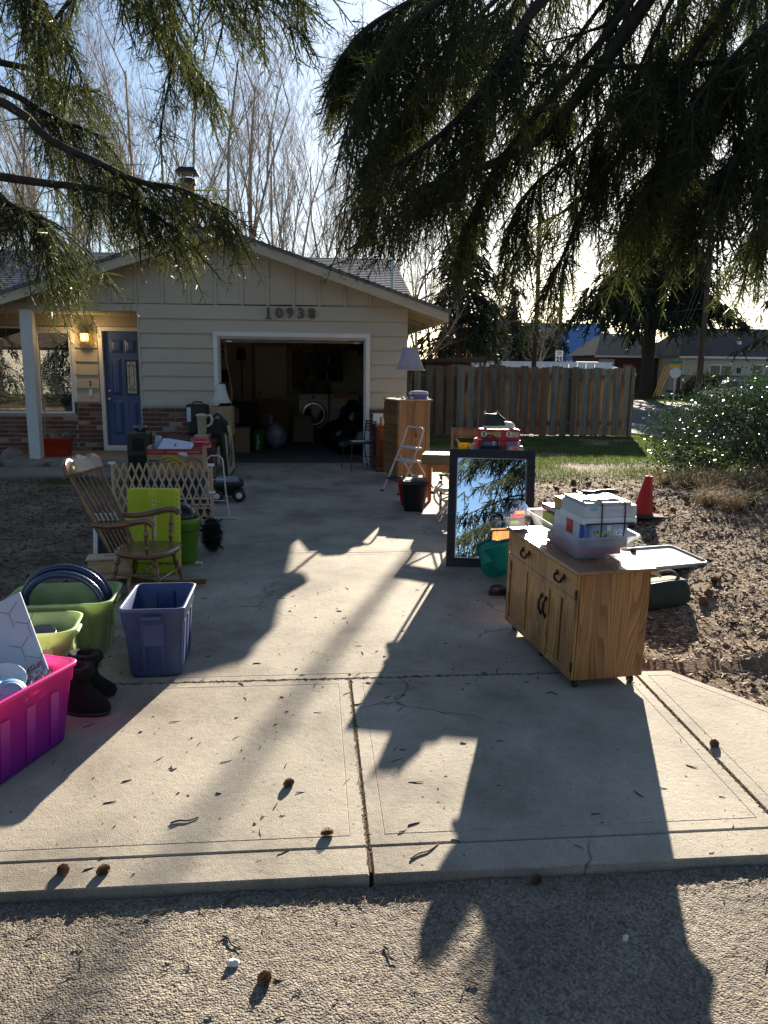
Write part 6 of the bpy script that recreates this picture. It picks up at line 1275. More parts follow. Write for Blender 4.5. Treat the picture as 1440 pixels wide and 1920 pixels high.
sb = thing('strapped_case', on_cab(BX + .045, BY - .17, .224), 'pale grey sewing machine carton strapped with black cord, topmost on the clear bin', 'box', rzc, tilt=(R(2.0), 0))
MB().box(-.195, .17, -.16, .16, .0, .042, .004).build('lower_lid', mat('case_white', (.62, .66, .70), .4, .05, 5), sb); MB().box(-.188, .165, -.155, .155, .0422, .115, .003).build('case', GRW, sb); MB().box(-.18, .13, -.15, .15, .1152, .135, .003).build('upper_tray', mat('tray_green', (.40, .43, .38), .5, .06, 5), sb)
MB().box(-.15, -.10, -.1562, -.155, .085, .108).build('blue_label', mat('label_blue', (.20, .42, .62), .5, .05, 5), sb); text('Hand Bound', .024, mat('ink_silver', (.66, .68, .72), .4, .05, 5), 'lettering', sb, frame((.02, -.1565, .085), (1, 0, 0), (0, 0, 1))); MB().box(.105, .14, -.1562, -.155, .06, .115).build('picture_label', mat('label_mixed', (.55, .55, .40), .5, .4, 40, col2=(.3, .35, .5)), sb)
for x in (-.07, .085): MB().tube([(x, -.163, -.08), (x + .002, -.164, .0), (x, -.163, .045), (x - .002, -.16, .126), (x - .012, -.152, .148), (x - .02, .0, .149), (x - .02, .155, .148), (x - .02, .165, .0)], .004, 6).build('strap', BLACKP, sb)
MB().tube([(-.172, -.164, .004), (.152, -.164, .004)], .005, 6).build('strap', BLACKP, sb)
mb = MB(); mb.tube(smooth_poly([(-.12, .02, .165), (-.05, -.01, .17), (.04, .02, .172), (.12, .0, .165)], 20), [.013 + .002 * math.sin(i * .9) for i in range(20)], 10); mb.build('handle_bundle', BLACKP, sb)
MB().tube(smooth_poly([(-.03, -.166, -.06), (-.06, -.172, -.1), (.06, -.17, -.09), (.10, -.172, -.13), (.13, -.17, -.08)], 22), .003, 5).build('loose_cord', mat('cord_dark', (.03, .03, .03), .5, .1, 5), sb)
mb = MB(); mb.lathe([(.1, 0), (.115, .004), (.118, .012), (.0, .03)], 30); o = solo(mb.build('dish_cover', CLEAR), 'round clear plastic lid standing behind the clear bin', 'lid', on_cab(.03, 1.02, .09)); o.rotation_euler = (R(75), 0, R(20))
# ---- standing mirror
mr_t = 12; mi = thing('standing_mirror', (1.635, 6.86, gz(6.86)), 'large rectangular mirror in a ribbed black frame leaning back on the driveway', 'mirror', R(-11.5), tilt=(R(-mr_t), 0))
MW, MH, FWD = .80, 1.10, .078
glass = bpy.data.materials.new('mirror_glass'); glass.use_nodes = True; gb = glass.node_tree.nodes['Principled BSDF']; gb.inputs['Metallic'].default_value = 1; gb.inputs['Roughness'].default_value = .0; gb.inputs['Base Color'].default_value = (.80, .86, .90, 1)
MB().box(-MW / 2 + FWD, MW / 2 - FWD, -.004, .0, FWD, MH - FWD).build('glass', glass, mi); MB().box(-MW / 2 + .01, MW / 2 - .01, .001, .014, .01, MH - .01).build('backing', CARD, mi)
BLKF = mat('mirror_frame', (.012, .014, .022), .4, .2, 20)
for x0, x1, z0, z1 in ((-MW / 2, -MW / 2 + FWD, 0, MH), (MW / 2 - FWD, MW / 2, 0, MH), (-MW / 2 + FWD, MW / 2 - FWD, 0, FWD), (-MW / 2 + FWD, MW / 2 - FWD, MH - FWD, MH)):
    f_ = MB().box(x0, x1, -.024, .016, z0, z1, .004).build('frame_rail', BLKF, mi)
    rb_ = MB()
    if x1 - x0 < .1 :
        for k in range(int((z1 - z0) / .0165)): z = z0 + .008 + k * .0165; rb_.box(x0 + .006, x1 - .012, -.031, -.0241, z, z + .010, .003)
    else:
        for k in range(int((x1 - x0) / .0165)): x = x0 + .004 + k * .0165; rb_.box(x, x + .010, -.031, -.0241, z0 + .008, z1 - .008, .003)
    tag(rb_.build('ribbing', BLKF, f_), kind='stuff')
for q in ((-MW / 2 + FWD, -MW / 2 + FWD + .008, FWD, MH - FWD), (MW / 2 - FWD - .008, MW / 2 - FWD, FWD, MH - FWD), (-MW / 2 + FWD + .008, MW / 2 - FWD - .008, FWD, FWD + .008), (-MW / 2 + FWD + .008, MW / 2 - FWD - .008, MH - FWD - .008, MH - FWD)): MB().box(q[0], q[1], -.007, -.0045, q[2], q[3]).build('bevel_strip', mat('bevel_edge', (.5, .55, .6), .15, .05, 5, metal=.8), mi)
MB().lathe([(.012, 0), (.012, .001)], 14, M=frame((-MW / 2 + FWD + .065, -.0046, MH - FWD - .085), (1, 0, 0), (0, 0, 1))).build('price_sticker', STK, mi)
# ---- table behind the mirror with shoes, purse, boxes
ft = thing('folding_table', (1.80, 7.66, gz(7.66)), 'low table behind the mirror carrying the nappy boxes', 'table', R(2)); TBZ = .93
MB().box(-.34, .26, -.24, .2, TBZ - .03, TBZ, .008).build('table_top', WHITE, ft)
for x in (-.3, .22):
    for y in (-.2, .16): MB().tube([(x, y, 0), (x, y, TBZ - .03)], .014, 8).build('leg', PIPE, ft)
tz_ = gz(7.62) + TBZ
DRED = mat('nappy_red', (.42, .025, .03), .5, .12, 8); DPAN = mat('nappy_panel', (.42, .38, .28), .5, .3, 14, col2=(.50, .26, .08)); DLIL = mat('nappy_lilac', (.22, .22, .46), .5, .15, 8)
def nappy_box(label, loc, rz, five=True, s_=(.42, .22, .115)):
    t = thing('diaper_carton', loc, label, 'box', rz, group='red nappy cartons behind the mirror'); MB().box(-s_[0] / 2, s_[0] / 2, -s_[1] / 2, s_[1] / 2, 0, s_[2], .004).build('carton', DRED, t); y = -s_[1] / 2 - .001
    for x0, x1, m_ in ((-.17, -.0, DPAN if five else DLIL), (.07, .18, mat('nappy_grey', (.40, .40, .36), .5, .2, 12) if five else DLIL)): MB().box(x0, x1, y, y + .001, .03, s_[2] - .02).build('printed_panel', m_, t)
    for x in (-.172, .082):
        if five: MB().lathe([(.03, 0), (.03, .0012)], 20, M=frame((x, y + .0008, .06), (1, 0, 0), (0, 0, 1))).build('white_disc', WL, t); text('5', .055, mat('ink_navy', (.02, .03, .12), .5, .05, 5), 'size_numeral', t, frame((x, y - .0012, .058), (1, 0, 0), (0, 0, 1)), bold=.002)
        else: MB().box(x + .1, x + .125, y - .001, y + .001, .045, .095).build('white_patch', WL, t)
    MB().box(-s_[0] / 2 + .01, -s_[0] / 2 + .06, -s_[1] / 2 + .01, s_[1] / 2 - .01, s_[2], s_[2] + .008, .003).build('flap', mat('flap_pink', (.60, .48, .44), .6, .1, 5), t); MB().box(s_[0] / 2 - .09, s_[0] / 2 - .01, -s_[1] / 2 + .01, s_[1] / 2 - .01, s_[2], s_[2] + .008, .003).build('flap', mat('flap_pink', (0, 0, 0)), t); return t
nappy_box('lower red nappy carton with lilac panels behind the purse', (1.86, 7.66, tz_ + .062), R(1), False, (.44, .22, .105)); nappy_box('upper red nappy carton with a large 5, under the slip-on shoe', (1.875, 7.66, tz_ + .168), R(-1), True, (.39, .21, .10))
MB_ = MB(); MB_.box(-.225, .225, -.11, .11, 0, .06, .004); solo(MB_.build('flat_carton', DRED), 'flat red carton lying under the nappy cartons', 'box', (1.86, 7.66, tz_ + .001), 0)
pack('diaper_pack', 'white and red floral nappy pack right of the purse', (2.0, 7.50, tz_ + .002), (.085, .06, .115), (0, 0, R(4)), mat('pack_floral', (.58, .50, .46), .4, .5, 22, bump=.2, col2=(.42, .05, .06)), None)
# slip-on shoe
sh = thing('slip_on_shoe', (1.865, 7.62, tz_ + .277), 'black slip-on shoe with a white sole and toe cap on the nappy cartons', 'shoe', R(2)); LEA = mat('black_leather', (.010, .011, .015), .4, .2, 20)
def shoe_ring(z, xs, xe, w, n=24): return [((xs + xe) / 2 + (xe - xs) / 2 * math.cos(6.283 * k / n), w * math.sin(6.283 * k / n) * (1 - .12 * math.cos(6.283 * k / n)), z + .012 * math.cos(6.283 * k / n) ** 2 * 0) for k in range(n)]
mb = MB(); shell(mb, [shoe_ring(0, -.155, .155, .046), shoe_ring(.008, -.162, .166, .052), shoe_ring(.03, -.162, .165, .052), shoe_ring(.033, -.15, .15, .045)]); mb.build('sole', WHITE, sh)
mb = MB(); shell(mb, [shoe_ring(.03, -.156, .09, .048), shoe_ring(.07, -.155, .06, .047), shoe_ring(.10, -.153, .025, .042), shoe_ring(.135, -.15, -.015, .036), shoe_ring(.15, -.148, -.03, .034), shoe_ring(.152, -.135, -.04, .026), shoe_ring(.11, -.125, -.03, .022)]); mb.build('upper', LEA, sh)
mb = MB(); shell(mb, [shoe_ring(.031, .05, .160, .046), shoe_ring(.05, .045, .155, .044), shoe_ring(.066, .04, .125, .036), shoe_ring(.072, .05, .09, .02)]); mb.build('toe_cap', WHITE, sh)
mb = MB(); mb.tube([(.055, 0, .085), (.0, 0, .128), (-.028, 0, .168)], [.012, .012, .008], 8); mb.build('tongue', LEA, sh); MB().tube([(-.15, 0, .14), (-.152, 0, .168), (-.14, 0, .172)], .008, 6).build('heel_tab', WHITE, sh); MB().tube([(.06, 0, .096), (.0, 0, .142), (-.03, 0, .178)], .004, 5).build('piping', WHITE, sh)
# purse
pu = thing('handbag', (1.745, 7.47, tz_ + .001), 'black handbag with an arched handle above the mirror top', 'bag', R(-2)); mb = MB(); shell(mb, [rrect(.125, .05, .02, 0), rrect(.13, .055, .03, .03), rrect(.118, .04, .03, .10), rrect(.10, .02, .02, .12)]); mb.build('body', LEA, pu); MB().tube([(.082 * math.cos(a), 0, .115 + .105 * math.sin(a)) for a in np.linspace(0, 3.1416, 20)], .0075, 8).build('handle', LEA, pu)
for sx in (-1, 1): MB().tube([(sx * .082 + .012 * math.cos(a), 0, .118 + .012 * math.sin(a)) for a in np.linspace(0, 6.28, 12)], .003, 5).build('handle_ring', GOLD, pu)
yc = MB(); yc.lathe([(.035, 0), (.06, .03), (.066, .09), (.062, .10), (.05, .03)], 8, sm=False); solo(yc.build('yellow_bucket', plastic('toy_yellow', (.62, .42, .01), .3)), 'small yellow faceted toy bucket left of the purse', 'toy', (1.515, 7.62, tz_ + .03), 0)
MB_ = MB(); MB_.box(-.07, .07, -.05, .05, 0, .03, .01); solo(MB_.build('brown_pouch', mat('pouch_brown', (.06, .03, .02), .7, .2, 9)), 'dark brown pouch under the yellow toy bucket', 'pouch', (1.515, 7.62, tz_ + .0), 0)
dl = thing('rag_doll', (1.60, 7.56, tz_), 'pale pink and white soft toy slumped between the yellow bucket and the purse', 'toy', R(-20)); PKC = mat('plush', (.52, .40, .37), .95, .12, 9, bump=.4)
MB().ball((0, 0, .05), (.032, .028, .05), 12, 8).build('body', PKC, dl); MB().ball((.0, 0, .11), (.028, .026, .028), 12, 8).build('head', PKC, dl)
for sx in (-1, 1): MB().ball((sx * .026, -.02, .02), (.014, .03, .014), 8, 6).build('leg', PKC, dl); MB().ball((sx * .032, 0, .07), (.012, .012, .03), 8, 6).build('arm', PKC, dl)
# ---- teal tubs in front of the mirror foot, dark shoes
TEAL = plastic('teal_plastic', (.008, .32, .29), .35)
def tub(label, loc, tilt, rz, r, h): 
    t = thing('teal_tub', loc, label, 'tub', rz, tilt=tilt, group='teal tubs by the mirror'); MB().lathe([(r * .72, 0), (r * .75, .004), (r * .96, h * .9), (r * 1.03, h * .91), (r * 1.04, h), (r * .98, h), (r * .92, h * .9), (r * .7, .008)], 30).build('body', TEAL, t); MB().tube([(r * 1.04 * math.cos(a), r * 1.04 * math.sin(a), h * .95) for a in np.linspace(0, 6.283, 25)[:-1]], .005, 6, closed=True).build('rim', TEAL, t); return t
tub('teal plastic tub leaning in front of the mirror beside the cabinet', (1.58, 6.42, gz(6.4) + .11), (R(-52), R(22)), 0, .15, .20); tub('teal plastic tub stacked behind the leaning tub near the cabinet corner', (1.70, 6.38, gz(6.4) + .13), (R(-20), R(-15)), 0, .16, .22)
for i, (x, y, a) in enumerate(((1.58, 6.10, 20), (1.68, 6.02, 35))):
    t = thing('dark_shoe', (x, y, gz(y)), ('dark low shoe at the foot of the teal tubs', 'second dark shoe just behind, half hidden by the cabinet')[i], 'shoe', R(a), group='dark shoes by the mirror'); mb = MB(); shell(mb, [shoe_ring(0, -.13, .13, .042), shoe_ring(.025, -.135, .135, .046), shoe_ring(.05, -.13, .09, .042), shoe_ring(.075, -.12, .0, .034), shoe_ring(.078, -.11, -.01, .026), shoe_ring(.05, -.1, 0, .02)]); mb.build('upper', LEA, t); mb = MB(); shell(mb, [shoe_ring(-.0, -.134, .136, .046), shoe_ring(.014, -.136, .138, .047)]); mb.build('sole', SOLE, t)
# ---- tall pine chest of drawers, drawers facing left
PINE3 = woodmat('honey_pine', (.24, .10, .03), (.40, .20, .075), 'z', .35, 1.0, 5, .03, .3); PINE4 = woodmat('honey_pine_dark', (.13, .06, .022), (.24, .12, .045), 'y', .45, 1.0, 5, .03, .1)
ch = thing('chest_of_drawers', (1.25, 11.2, gz(11.2)), 'tall honey pine chest of six drawers with a lamp on top', 'dresser', R(16)); DW, DD, DH = .56, .50, 1.215   # x depth, y width
MB().box(.0, DD, .0, DW, .09, DH - .025, .003).build('carcass', PINE3, ch); MB().box(-.035, DD + .03, -.025, DW + .025, DH - .024, DH, .006).build('top', mat('chest_top', (.55, .43, .28), .4, .12, 6), ch)
for x, y in ((.03, .03), (DD - .05, .03), (.03, DW - .05), (DD - .05, DW - .05)): MB().box(x - .025, x + .03, y - .025, y + .03, 0, .089, .004).build('foot', mat('foot_pale', (.48, .36, .21), .5, .1, 5), ch)
zd = .10
for k, hgt in enumerate((.20, .18, .18, .18, .18, .155)):
    if k == 5:
        d = MB().box(-.02, -.001, .01, DW - .01, zd + .006, zd + hgt - .006, .005).build('drawer', PINE4, ch); MB().box(-.0212, -.0198, DW / 2 - .004, DW / 2 + .004, zd + .012, zd + hgt - .012).build('split_groove', BLACKP, d); kn = (DW * .27, DW * .73)
    else: d = MB().box(-.02, -.001, .01, DW - .01, zd + .006, zd + hgt - .006, .005).build('drawer', PINE4, ch); kn = (DW * .5,)
    for y in kn:
        MB().lathe([(.014, 0), (.01, .01), (.017, .02), (.019, .028), (.01, .034)], 12, M=frame((-.0205, y, zd + hgt / 2), (0, -1, 0), (0, 0, 1))).build('knob', GOLD, d)
    zd += hgt
c16, s16 = math.cos(R(16)), math.sin(R(16))
def on_chest(lx, ly, z=0): return Vector((1.25 + c16 * lx - s16 * ly, 11.2 + s16 * lx + c16 * ly, gz(11.2) + DH + z))
tl_ = thing('table_lamp', on_chest(.28, .26), 'table lamp with a lilac bell shade on the tall pine chest', 'lamp', R(10)); WROT = mat('wrought_dark', (.03, .022, .018), .5, .3, 20)
MB().lathe([(.075, 0), (.078, .012), (.03, .03), (.02, .05)], 18).build('base', WROT, tl_)
for k in range(3): MB().tube([(.014 * math.cos(6.283 * k / 3 + z * 22), .014 * math.sin(6.283 * k / 3 + z * 22), z) for z in np.linspace(.03, .46, 40)], .009, 6).build('twisted_stem', WROT, tl_)
MB().tube([(0, 0, .45), (0, 0, .76)], .005, 6).build('harp', GOLD, tl_); SHL = mat('shade_lilac', (.50, .47, .56), .85, .05, 6, sss=.3)
MB().lathe([(.20, .42), (.165, .50), (.132, .60), (.112, .70), (.108, .745)], 24, cap0=False, cap1=False, sq=3.2).build('shade', SHL, tl_, solid=.004)
for z, r_ in ((.42, .203), (.745, .11)):
    MB().tube([(r_ * math.cos(a) * (abs(math.cos(a)) ** 3.2 + abs(math.sin(a)) ** 3.2) ** (-1 / 3.2), r_ * math.sin(a) * (abs(math.cos(a)) ** 3.2 + abs(math.sin(a)) ** 3.2) ** (-1 / 3.2), z) for a in np.linspace(0, 6.283, 33)[:-1]], .004, 5, closed=True).build('trim', mat('shade_trim', (.60, .55, .52), .8, .05, 5), tl_)
MB().lathe([(.008, .75), (.012, .765), (.003, .79)], 10).build('finial', WROT, tl_)
MB().tube(smooth_poly([(.0, -.06, .008), (-.0, -.25, .008), (.005, -.305, -.02), (-.03, -.312, -.2), (-.035, -.312, -.35), (.01, -.312, -.50)], 30), .0035, 5).build('power_cord', BLACKP, tl_); MB().box(-.002, .022, -.325, -.305, -.545, -.495, .004).build('plug', BLACKP, tl_)
pb = thing('purple_bag', on_chest(.36, .12), 'folded lilac quilted bag on the tall pine chest beside the lamp', 'bag', R(12)); LIL = mat('lilac_cloth', (.19, .16, .36), .8, .12, 8, bump=.3)
mb = MB(); shell(mb, [rrect(.115, .075, .05, 0), rrect(.13, .085, .05, .03), rrect(.125, .08, .05, .06)]); mb.build('body', LIL, pb); mb = MB(); shell(mb, [rrect(.135, .09, .05, .066), rrect(.14, .092, .05, .08), rrect(.12, .08, .05, .11), rrect(.06, .04, .03, .118)]); mb.build('flap', mat('lilac_pale', (.42, .40, .56), .8, .1, 8), pb); MB().box(-.132, .132, -.087, .087, .06, .066, .002).build('zip', BLACKP, pb)
for i, (x, y) in enumerate(((.10, .10), (.16, .07), (.46, .05), (.22, .03))):
    mb = MB(); mb.ball((0, 0, .016), (.03, .022, .018), 10, 7, jit=.1, seed=i + 20); solo(mb.build('trinket', mat('trinket_white', (.62, .60, .56), .5, .1, 8)), ('white trinket near the front edge of the pine chest top', 'white trinket in front of the lamp base', 'white trinket right of the lilac bag', 'white trinket between lamp and lilac bag')[i], 'trinket', on_chest(x, y, .0), group='small white trinkets on the chest')
wr = MB().tube(smooth_poly([(0, 0, .006), (.05, .02, .012), (.1, .0, .006), (.13, .03, .006)], 16), .005, 5).build('glasses', BLACKP); solo(wr, 'black folded glasses on the left front of the chest top', 'glasses', on_chest(.02, .2), R(20))
# ---- red-brown cabinet with a yellow box, boards behind
RBW = woodmat('cherry', (.055, .016, .010), (.12, .04, .022), 'z', .35, 1.0, 5, .03, .3); rc2 = thing('nightstand', (1.15, 12.32, gz(12.3)), 'dark cherry wood nightstand half hidden behind the pine chest', 'cabinet', R(5))
MB().box(-.16, .3, -.2, .25, .06, .70, .006).build('body', RBW, rc2); MB().box(-.19, .32, -.225, .28, .70, .728, .008).build('top', woodmat('cherry_top', (.14, .02, .015), (.22, .04, .03), 'x', .25, 1, 5), rc2); MB().box(-.18, .31, -.215, .26, .0, .06, .01).build('plinth', RBW, rc2)
for z in (.09, .28, .48): MB().box(-.14, .28, -.212, -.2, z, z + .17, .005).build('drawer', RBW, rc2)
yb = thing('yellow_box', (1.17, 12.25, gz(12.3) + .729), 'pale yellow box with a red ribbon on the dark nightstand', 'box', R(5)); MB().box(-.09, .14, -.1, .1, 0, .12, .004).build('carton', mat('box_cream', (.50, .45, .24), .5, .08, 5), yb); MB().tube([(-.06, -.104, .08), (.0, -.105, .05), (.14, -.104, .045)], .008, 6).build('ribbon', BRED, yb)
for i, (x, y, w, h, m_) in enumerate(((1.09, 12.80, .17, .86, WHITE), (1.80, 12.55, .24, .94, mat('board_pink', (.52, .46, .44), .6, .06, 4)))):
    o = MB().box(-w / 2, w / 2, -.012, .012, 0, h, .003).build('leaning_board', m_); solo(o, ('narrow white board leaning on the brick beside the garage jamb', 'pale pinkish board leaning behind the pine chest')[i], 'board', (x, y, gz(y)), 0); o.rotation_euler = (R(-7 if i == 0 else -4), 0, 0)
# ---- black metal chair in front of the garage
bc = thing('metal_chair', (.72, 12.38, gz(12.38)), 'black metal chair with thin legs at the garage opening', 'chair', R(20)); MET = mat('chair_black', (.010, .012, .016), .35, .2, 10)
for x, y in ((-.2, -.19), (.0, -.24)): pass
for sx, sy in ((-1, -1), (-1, 1), (1, -1), (1, 1)):
    if sx < 0: MB().tube([(sx * .17, sy * .17, .42), (sx * .20, sy * .20, .0)], .009, 7).build('leg', MET, bc)
    else: MB().tube(smooth_poly([(.27, sy * .19, 0), (.2, sy * .18, .4), (.24, sy * .18, .78)], 12), .010, 7).build('leg', MET, bc)
MB().box(-.2, .2, -.2, .2, .42, .455, .018).build('seat', mat('chair_vinyl', (.02, .025, .045), .4, .15, 9), bc)
for k in range(5): MB().tube([(.205 + .006 * k, -.18, .62 + .036 * k), (.225 + .006 * k, 0, .62 + .036 * k), (.205 + .006 * k, .18, .62 + .036 * k)], .011, 6).build('back_slat', MET, bc)
MB().tube([(-.18, -.18, .22), (.19, -.18, .22)], .006, 6).build('stretcher', MET, bc)
o = MB().box(-.11, .11, -.08, .08, 0, .008, .003).build('white_paper', WHITE); solo(o, 'white paper lying on the black metal chair seat', 'paper', (.73, 12.33, gz(12.38) + .456), R(15))
# ---- white step ladder
LAD = mat('ladder_cream', (.52, .51, .48), .4, .08, 8); sl_ = thing('step_ladder', (1.38, 10.55, gz(10.5)), 'folding white step ladder with a rounded hand rail', 'ladder', R(-62)); SW = .20
# local: y+ = back, climbing face at -y
q = [(-SW, -.36, .0), (-SW, -.16, .42), (-SW, -.02, .72)]
hoop = [(-SW, -.02, .70), (-SW, .015, .80)] + [(-SW + .07 - .07 * math.cos(a), .03, .84 + .05 * math.sin(a)) for a in np.linspace(.3, 1.57, 5)] + [(SW - .07 + .07 * math.sin(a), .03, .84 + .05 * math.cos(a)) for a in np.linspace(0, 1.27, 5)] + [(SW, .015, .80), (SW, -.02, .70)]
MB().tube([(-SW, -.36, 0), (-SW, -.02, .70)], .013, 8).build('front_rail', LAD, sl_); MB().tube([(SW, -.36, 0), (SW, -.02, .70)], .013, 8).build('front_rail', LAD, sl_); MB().tube(hoop, .013, 8).build('hand_rail', LAD, sl_)
for sx in (-1, 1): MB().tube([(sx * (SW - .02), -.1, .5), (sx * (SW - .01), .26, .0)], .012, 8).build('rear_rail', LAD, sl_); MB().box(sx * SW - .018, sx * SW + .018, -.385, -.345, 0, .025, .004).build('rubber_foot', BLACKP, sl_)
for z, y, d, m_ in ((.17, -.28, .13, mat('tread_dark', (.03, .03, .034), .7, .2, 30)), (.42, -.16, .18, LAD), (.60, -.07, .1, LAD)): MB().box(-SW + .013, SW - .013, y - .03, y + d, z, z + .025, .006).build('tread', m_, sl_)
MB().tube([(-SW + .01, .18, .12), (SW - .01, .18, .12)], .008, 6).build('spreader', LAD, sl_)
# ---- small wooden table with khaki case
TAN = woodmat('tan_wood', (.30, .12, .04), (.46, .22, .085), 'z', .4, 1, 5, .03, .2); wt = thing('side_table', (1.80, 10.02, gz(10.0)), 'small orange wooden table under the khaki game case', 'table', R(-4))
for x in (-.27, .22):
    for y in (-.2, .2): MB().box(x - .024, x + .024, y - .024, y + .024, 0, .46, .004).build('leg', TAN, wt)
MB().box(-.30, .26, -.24, .24, .461, .485, .005).build('table_top', TAN, wt); MB().box(-.24, .19, -.21, -.19, .38, .46).build('apron', TAN, wt); MB().box(-.24, .19, .19, .21, .38, .46).build('apron', TAN, wt)
kc = thing('khaki_case', (1.73, 9.98, gz(10.0) + .486), 'khaki green flat case with yellow lettering lying on the small wooden table', 'box', R(-14)); MB().box(-.28, .26, -.21, .2, 0, .115, .006).build('case', mat('khaki', (.17, .145, .075), .5, .15, 6), kc); MB().box(-.278, .258, -.208, .198, .1152, .125, .004).build('lid', mat('khaki_lit_top', (.46, .42, .30), .45, .1, 5), kc); MB().box(-.2815, -.2802, -.20, .19, .01, .105).build('black_end', mat('ink_black', (.012, .014, .012), .5, .1, 5), kc)  # lid coloured paler as the lit top face; left end black
[MB().box(.09 + .02 * k, .21, -.2112, -.2101, z, z + .014).build('yellow_print', mat('ink_yellow', (0, 0, 0)), kc) for k, z in ((0, .072), (1, .045))]
# ---- cross-back wooden chair
xc = thing('wooden_chair', (1.80, 9.30, gz(9.3)), 'wooden chair with a crossed back behind the mirror', 'chair', R(-30)); OAK2 = woodmat('chair_oak', (.20, .075, .025), (.34, .15, .055), 'z', .4, 1.2, 5, .03, .2)
for sx in (-1, 1): MB().tube(smooth_poly([(sx * .17, .18, 0), (sx * .17, .17, .45), (sx * .18, .22, .96)], 10), .018, 8).build('back_post', OAK2, xc); MB().tube([(sx * .17, -.18, 0), (sx * .17, -.18, .44)], .017, 8).build('leg', OAK2, xc); MB().tube([(sx * .17, .21, .52), (-sx * .16, .235, .88)], .012, 6).build('cross_bar', OAK2, xc)
MB().box(-.2, .2, -.2, .2, .44, .465, .012).build('seat', OAK2, xc); mb = MB(); mb.grid(lambda u, v: (-.21 + .42 * u, .235 + .02 * v + .03 * math.cos((u - .5) * 3), .88 + .13 * v - .02 * (u - .5) ** 2), 10, 3); mb.build('crest_rail', OAK2, xc, solid=.026)
for z in (.14, .22): MB().tube([(-.17, -.18, z), (.17, -.18, z)], .009, 6).build('stretcher', OAK2, xc); MB().tube([(-.17, .18, z), (-.17, -.18, z)], .009, 6).build('stretcher', OAK2, xc)
# ---- black lidded bin, red bin behind
bk = thing('swing_bin', (1.25, 9.36, gz(9.36)), 'black lidded wastebasket standing in front of the step ladder', 'bin', R(-8)); BKP = mat('bin_black', (.010, .011, .014), .4, .2, 10); mb = MB(); shell(mb, [rrect(.115, .14, .02, 0), rrect(.12, .145, .02, .008), rrect(.145, .175, .02, .315), rrect(.157, .187, .03, .32), rrect(.157, .187, .03, .365), rrect(.14, .17, .03, .378)]); mb.build('body', BKP, bk); MB().box(-.11, -.0, -.13, .13, .3785, .386, .003).build('lid_flap', mat('lid_lit_grey', (.12, .12, .115), .35, .1, 6), bk); MB().box(.03, .125, -.13, .13, .3785, .386, .003).build('lid_flap', mat('lid_lit_grey', (0, 0, 0)), bk); MB().box(-.03, .05, .0, .03, .387, .43, .006).build('pedal', mat('lid_pale', (.45, .44, .42), .4, .08, 6), bk)  # grey flaps on the black bin: lit top put into the colour
mb = MB(); shell(mb, [rrect(.15, .16, .03, 0), rrect(.19, .2, .03, .25), rrect(.2, .21, .03, .255), rrect(.2, .21, .03, .28), rrect(.185, .195, .03, .278), rrect(.15, .16, .03, .02)]); solo(mb.build('red_bin', plastic('bin_red', (.42, .01, .015), .15)), 'red plastic bin half hidden behind the black wastebasket', 'bin', (1.28, 9.72, gz(9.72)), R(-4))
# ---- folding metal chair
fc = thing('folding_chair', (1.62, 8.78, gz(8.78)), 'folding chair with bent grey metal tubes and a white seat behind the mirror', 'chair', R(-14)); CHR = mat('chrome_tube', (.48, .49, .50), .25, .1, 10, metal=.9)
for sx in (-1, 1):
    MB().tube(smooth_poly([(-.16, sx * .2, .44), (-.19, sx * .2, .30), (-.12, sx * .2, .2), (.1, sx * .2, .06), (.24, sx * .2, .014)], 18), .011, 8).build('leg_tube', CHR, fc); MB().tube(smooth_poly([(.26, sx * .22, .62), (.12, sx * .22, .40), (-.05, sx * .22, .2), (-.14, sx * .22, .05), (-.12, sx * .22, .014)], 18), .011, 8).build('back_tube', CHR, fc)
MB().tube([(-.12, -.22, .013), (-.12, .22, .013)], .011, 8).build('foot_tube', CHR, fc); MB().tube([(.24, -.2, .013), (.24, .2, .013)], .011, 8).build('foot_tube', CHR, fc); MB().tube([(-.0, -.2, .12), (.0, .2, .12)], .008, 6).build('crossbar', CHR, fc)
MB().box(-.2, .14, -.19, .19, .36, .40, .018).build('seat', mat('seat_white', (.56, .55, .53), .5, .08, 6), fc); MB().box(.2, .235, -.19, .19, .48, .64, .012).build('backrest', mat('seat_dark', (.03, .03, .035), .6, .2, 8), fc); MB().box(-.23, -.17, -.2, .2, .33, .365, .01).build('seat_edge', BLACKP, fc)
# ---- road side of the cabinet: lid, bag, cone, block
ld = thing('tote_lid', (3.27, 6.78, sz(3.27, 6.78) + .09), 'large off-white tote lid with pine needles on it lying on the soil', 'lid', R(24), tilt=(R(8), R(3))); LDM = mat('lid_offwhite', (.50, .48, .47), .4, .08, 5, col2=(.42, .36, .30)); mb = MB(); shell(mb, [rrect(.40, .24, .05, -.03), rrect(.41, .25, .05, .0), rrect(.40, .24, .05, .008), rrect(.385, .225, .05, .006), rrect(.37, .21, .045, -.008)]); mb.build('lid', LDM, ld); mb = MB(); shell(mb, [rrect(.378, .218, .05, -.002), rrect(.372, .212, .05, -.004)], False, False); mb.build('groove', mat('groove_grey', (.2, .2, .22), .5, .1, 5), ld)
n = 260; a = rng.uniform(0, 6.28, n); pos = np.stack([rng.normal(0, .11, n), rng.normal(.0, .06, n), np.full(n, -.004)], 1); dd = np.stack([np.cos(a), np.sin(a), np.zeros(n)], 1) * rng.uniform(.006, .016, n)[:, None]; pr = np.stack([-np.sin(a), np.cos(a), np.zeros(n)], 1) * .001
tag(npmesh('fallen_needles', np.stack([pos - dd - pr, pos - dd + pr, pos + dd], 1).reshape(-1, 3) , np.arange(3 * n).reshape(-1, 3), mat('dry_needle', (.13, .075, .035), .9, .3, 20), ld), kind='stuff')
